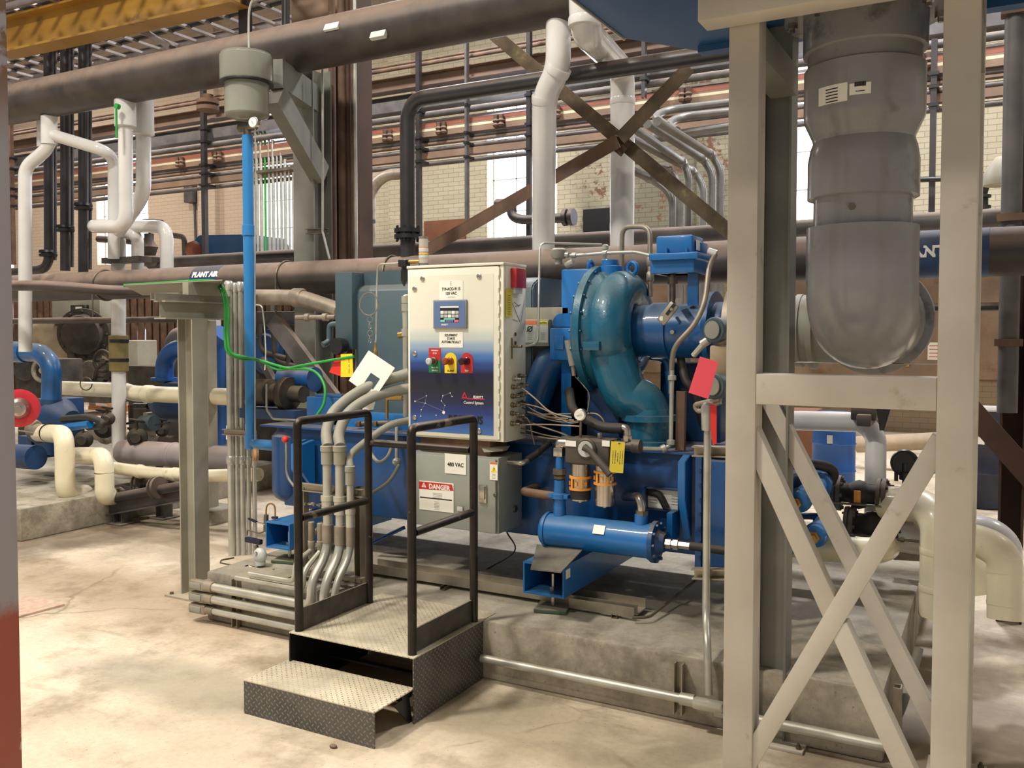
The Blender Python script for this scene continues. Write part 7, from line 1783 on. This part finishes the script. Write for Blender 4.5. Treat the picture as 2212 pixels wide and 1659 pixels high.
pipe('teal_stub', 'short teal blue pipe with dark end beside the rear tower leg', [P(1600, 1040, Y=4.9), P(1726, 1044, Y=4.9), P(1770, 1046, Y=4.9)], .05, 'volute_teal', 0, joints=((0, .85),), jr=1.06, jl=.2)
pipe('teal_stub', 'thin dark level pipe under the upper blue cylinder', [P(1640, 1112, Y=4.9), P(1780, 1116, Y=4.9)], .018, 'inlet_blue', 0)
bf = T('butterfly_valve', 'black round handwheel standing against the bright floor at right', 'handwheel', P(1955, 1055, Y=5.2))
c = P(1954, 1000, Y=5.2)
M('wheel', MB().torus(c, (.2, -1, 0), .06, .012, 28, 8).lathe(c, (.2, -1, 0), [(0, .055), (.006, .055)], 24), 'black_plastic', bf)
M('stem', MB().cyl(c, P(1955, 1060, Y=5.2), .014, seg=10).lathe(P(1955, 1036, Y=5.2), EZ, [(0, .03), (.04, .03)], 12), 'black_plastic', bf)
M('side_tag', MB().obox(P(1936, 1027, Y=5.2), EX, EY, EZ, .02, .01, .06), 'black_plastic', bf)
# drums
def drum(px, ytop, d, r, h_, m_, lb):
    t_ = P(px, ytop, d=1); n = (t_ - CO); n = n / V((n.x, n.y)).length * d; top = CO + n
    rt = T('drum', lb, 'drum', (top.x, top.y, 0))
    M('shell', MB().lathe((top.x, top.y, .002), EZ, [(0, r * .96), (.01, r), (.03, r * .98), (h_ * .33, r * .98), (h_ * .345, r * 1.02), (h_ * .36, r * .98), (h_ * .64, r * .98), (h_ * .655, r * 1.02), (h_ * .67, r * .98), (h_ - .03, r * .98), (h_ - .02, r)], 40), m_, rt)
    M('rim', MB().lathe((top.x, top.y, h_ - .02), EZ, [(0, r), (.001, r * 1.03), (.02, r * 1.03), (.022, r * .99), (.015, r * .9)], 40), 'white_pipe' if m_ == 'drum_dark' else m_, rt)
    return rt, top
r1, t1 = drum(1802, 893, 9.3, .205, .86, 'drum_blue', 'blue steel drum standing on the far floor behind the tower')
c = P(1814, 948, d=1); M('drum_label', MB().box((t1.x - .03, t1.y - .215, .58), (t1.x + .02, t1.y - .2, .66)), 'grey_label', r1)
r2, t2 = drum(2128, 880, 9.6, .24, .935, 'drum_dark', 'dark blue drum with white label by the right edge')
lb = M('paper_label', MB().obox((t2.x - .09, t2.y - .232, .69), (1, -.35, 0), (.35, 1, 0), EZ, .2, .004, .16), 'white_label', r2)
text('Used Media', .05, (t2.x - .09, t2.y - .2385, .68), (1, -.35, 0), EZ, 'ink', lb, 'lettering', .0015, sx=.7)
M('storage_box', MB().box((P(1680, 980, Y=9.6).x, 9.9, .0005), (P(1758, 980, Y=9.9).x, 10.4, P(1720, 905, Y=9).z), .01), 'board_brown', label='brown box beside the blue drum on the far floor', cat='box')
pipe('far_pipe', 'fat pale pipe lying on the far floor behind the right tower post', [P(1850, 960, Y=11.5), P(2180, 945, Y=11.5)], .1, 'engine_tan', 0)
# signs on the right part of the wall
a, b = P(1942, 785, Y=WY - .16), P(1980, 760, Y=WY - .16)
M('wood_panel', MB().box((a.x - .3, WY - .13, a.z - .05), (b.x - .1, WY - .1, b.z + .15)), 'wood', label='pale wooden sign board on the brown boarding behind the elbow', cat='board')
a = P(2016, 760, Y=WY - .16)
sg = M('notice', MB().box((a.x - .08, WY - .115, a.z - .12), (a.x + .06, WY - .1, a.z + .14)), 'white_label', label='small white notice with red print between the right posts', cat='notice')
for k in range(4): text('----', .09, (a.x, WY - .117, a.z + .07 - k * .055), EX, EZ, 'sign_red', sg, 'print', .002)
M('lamp_shade_box', MB().lathe(P(2165, 400, Y=9.5), EZ, [(0, .16), (.1, .17), (.26, .06)], 20), 'post_grey', label='pale conical hood on the pipes right of the right tower post', cat='hood')
vb = T('black_valve', 'black flanged valve stack beside the right tower post', 'valve', P(2125, 460, Y=11.6))
c = P(2124, 450, Y=11.6)
M('valve_body', MB().lathe(c, EZ, [(0, .08), (.03, .08), (.03, .05), (.12, .05), (.12, .08), (.15, .08), (.16, .04), (.24, .06), (.3, .03), (.36, .03), (.38, .06), (.4, .06)], 20), 'black_plastic', vb)
M('valve_pipe', MB().cyl(P(1985, 388, Y=11.6), P(2120, 385, Y=11.6), .03), 'black_plastic', vb)
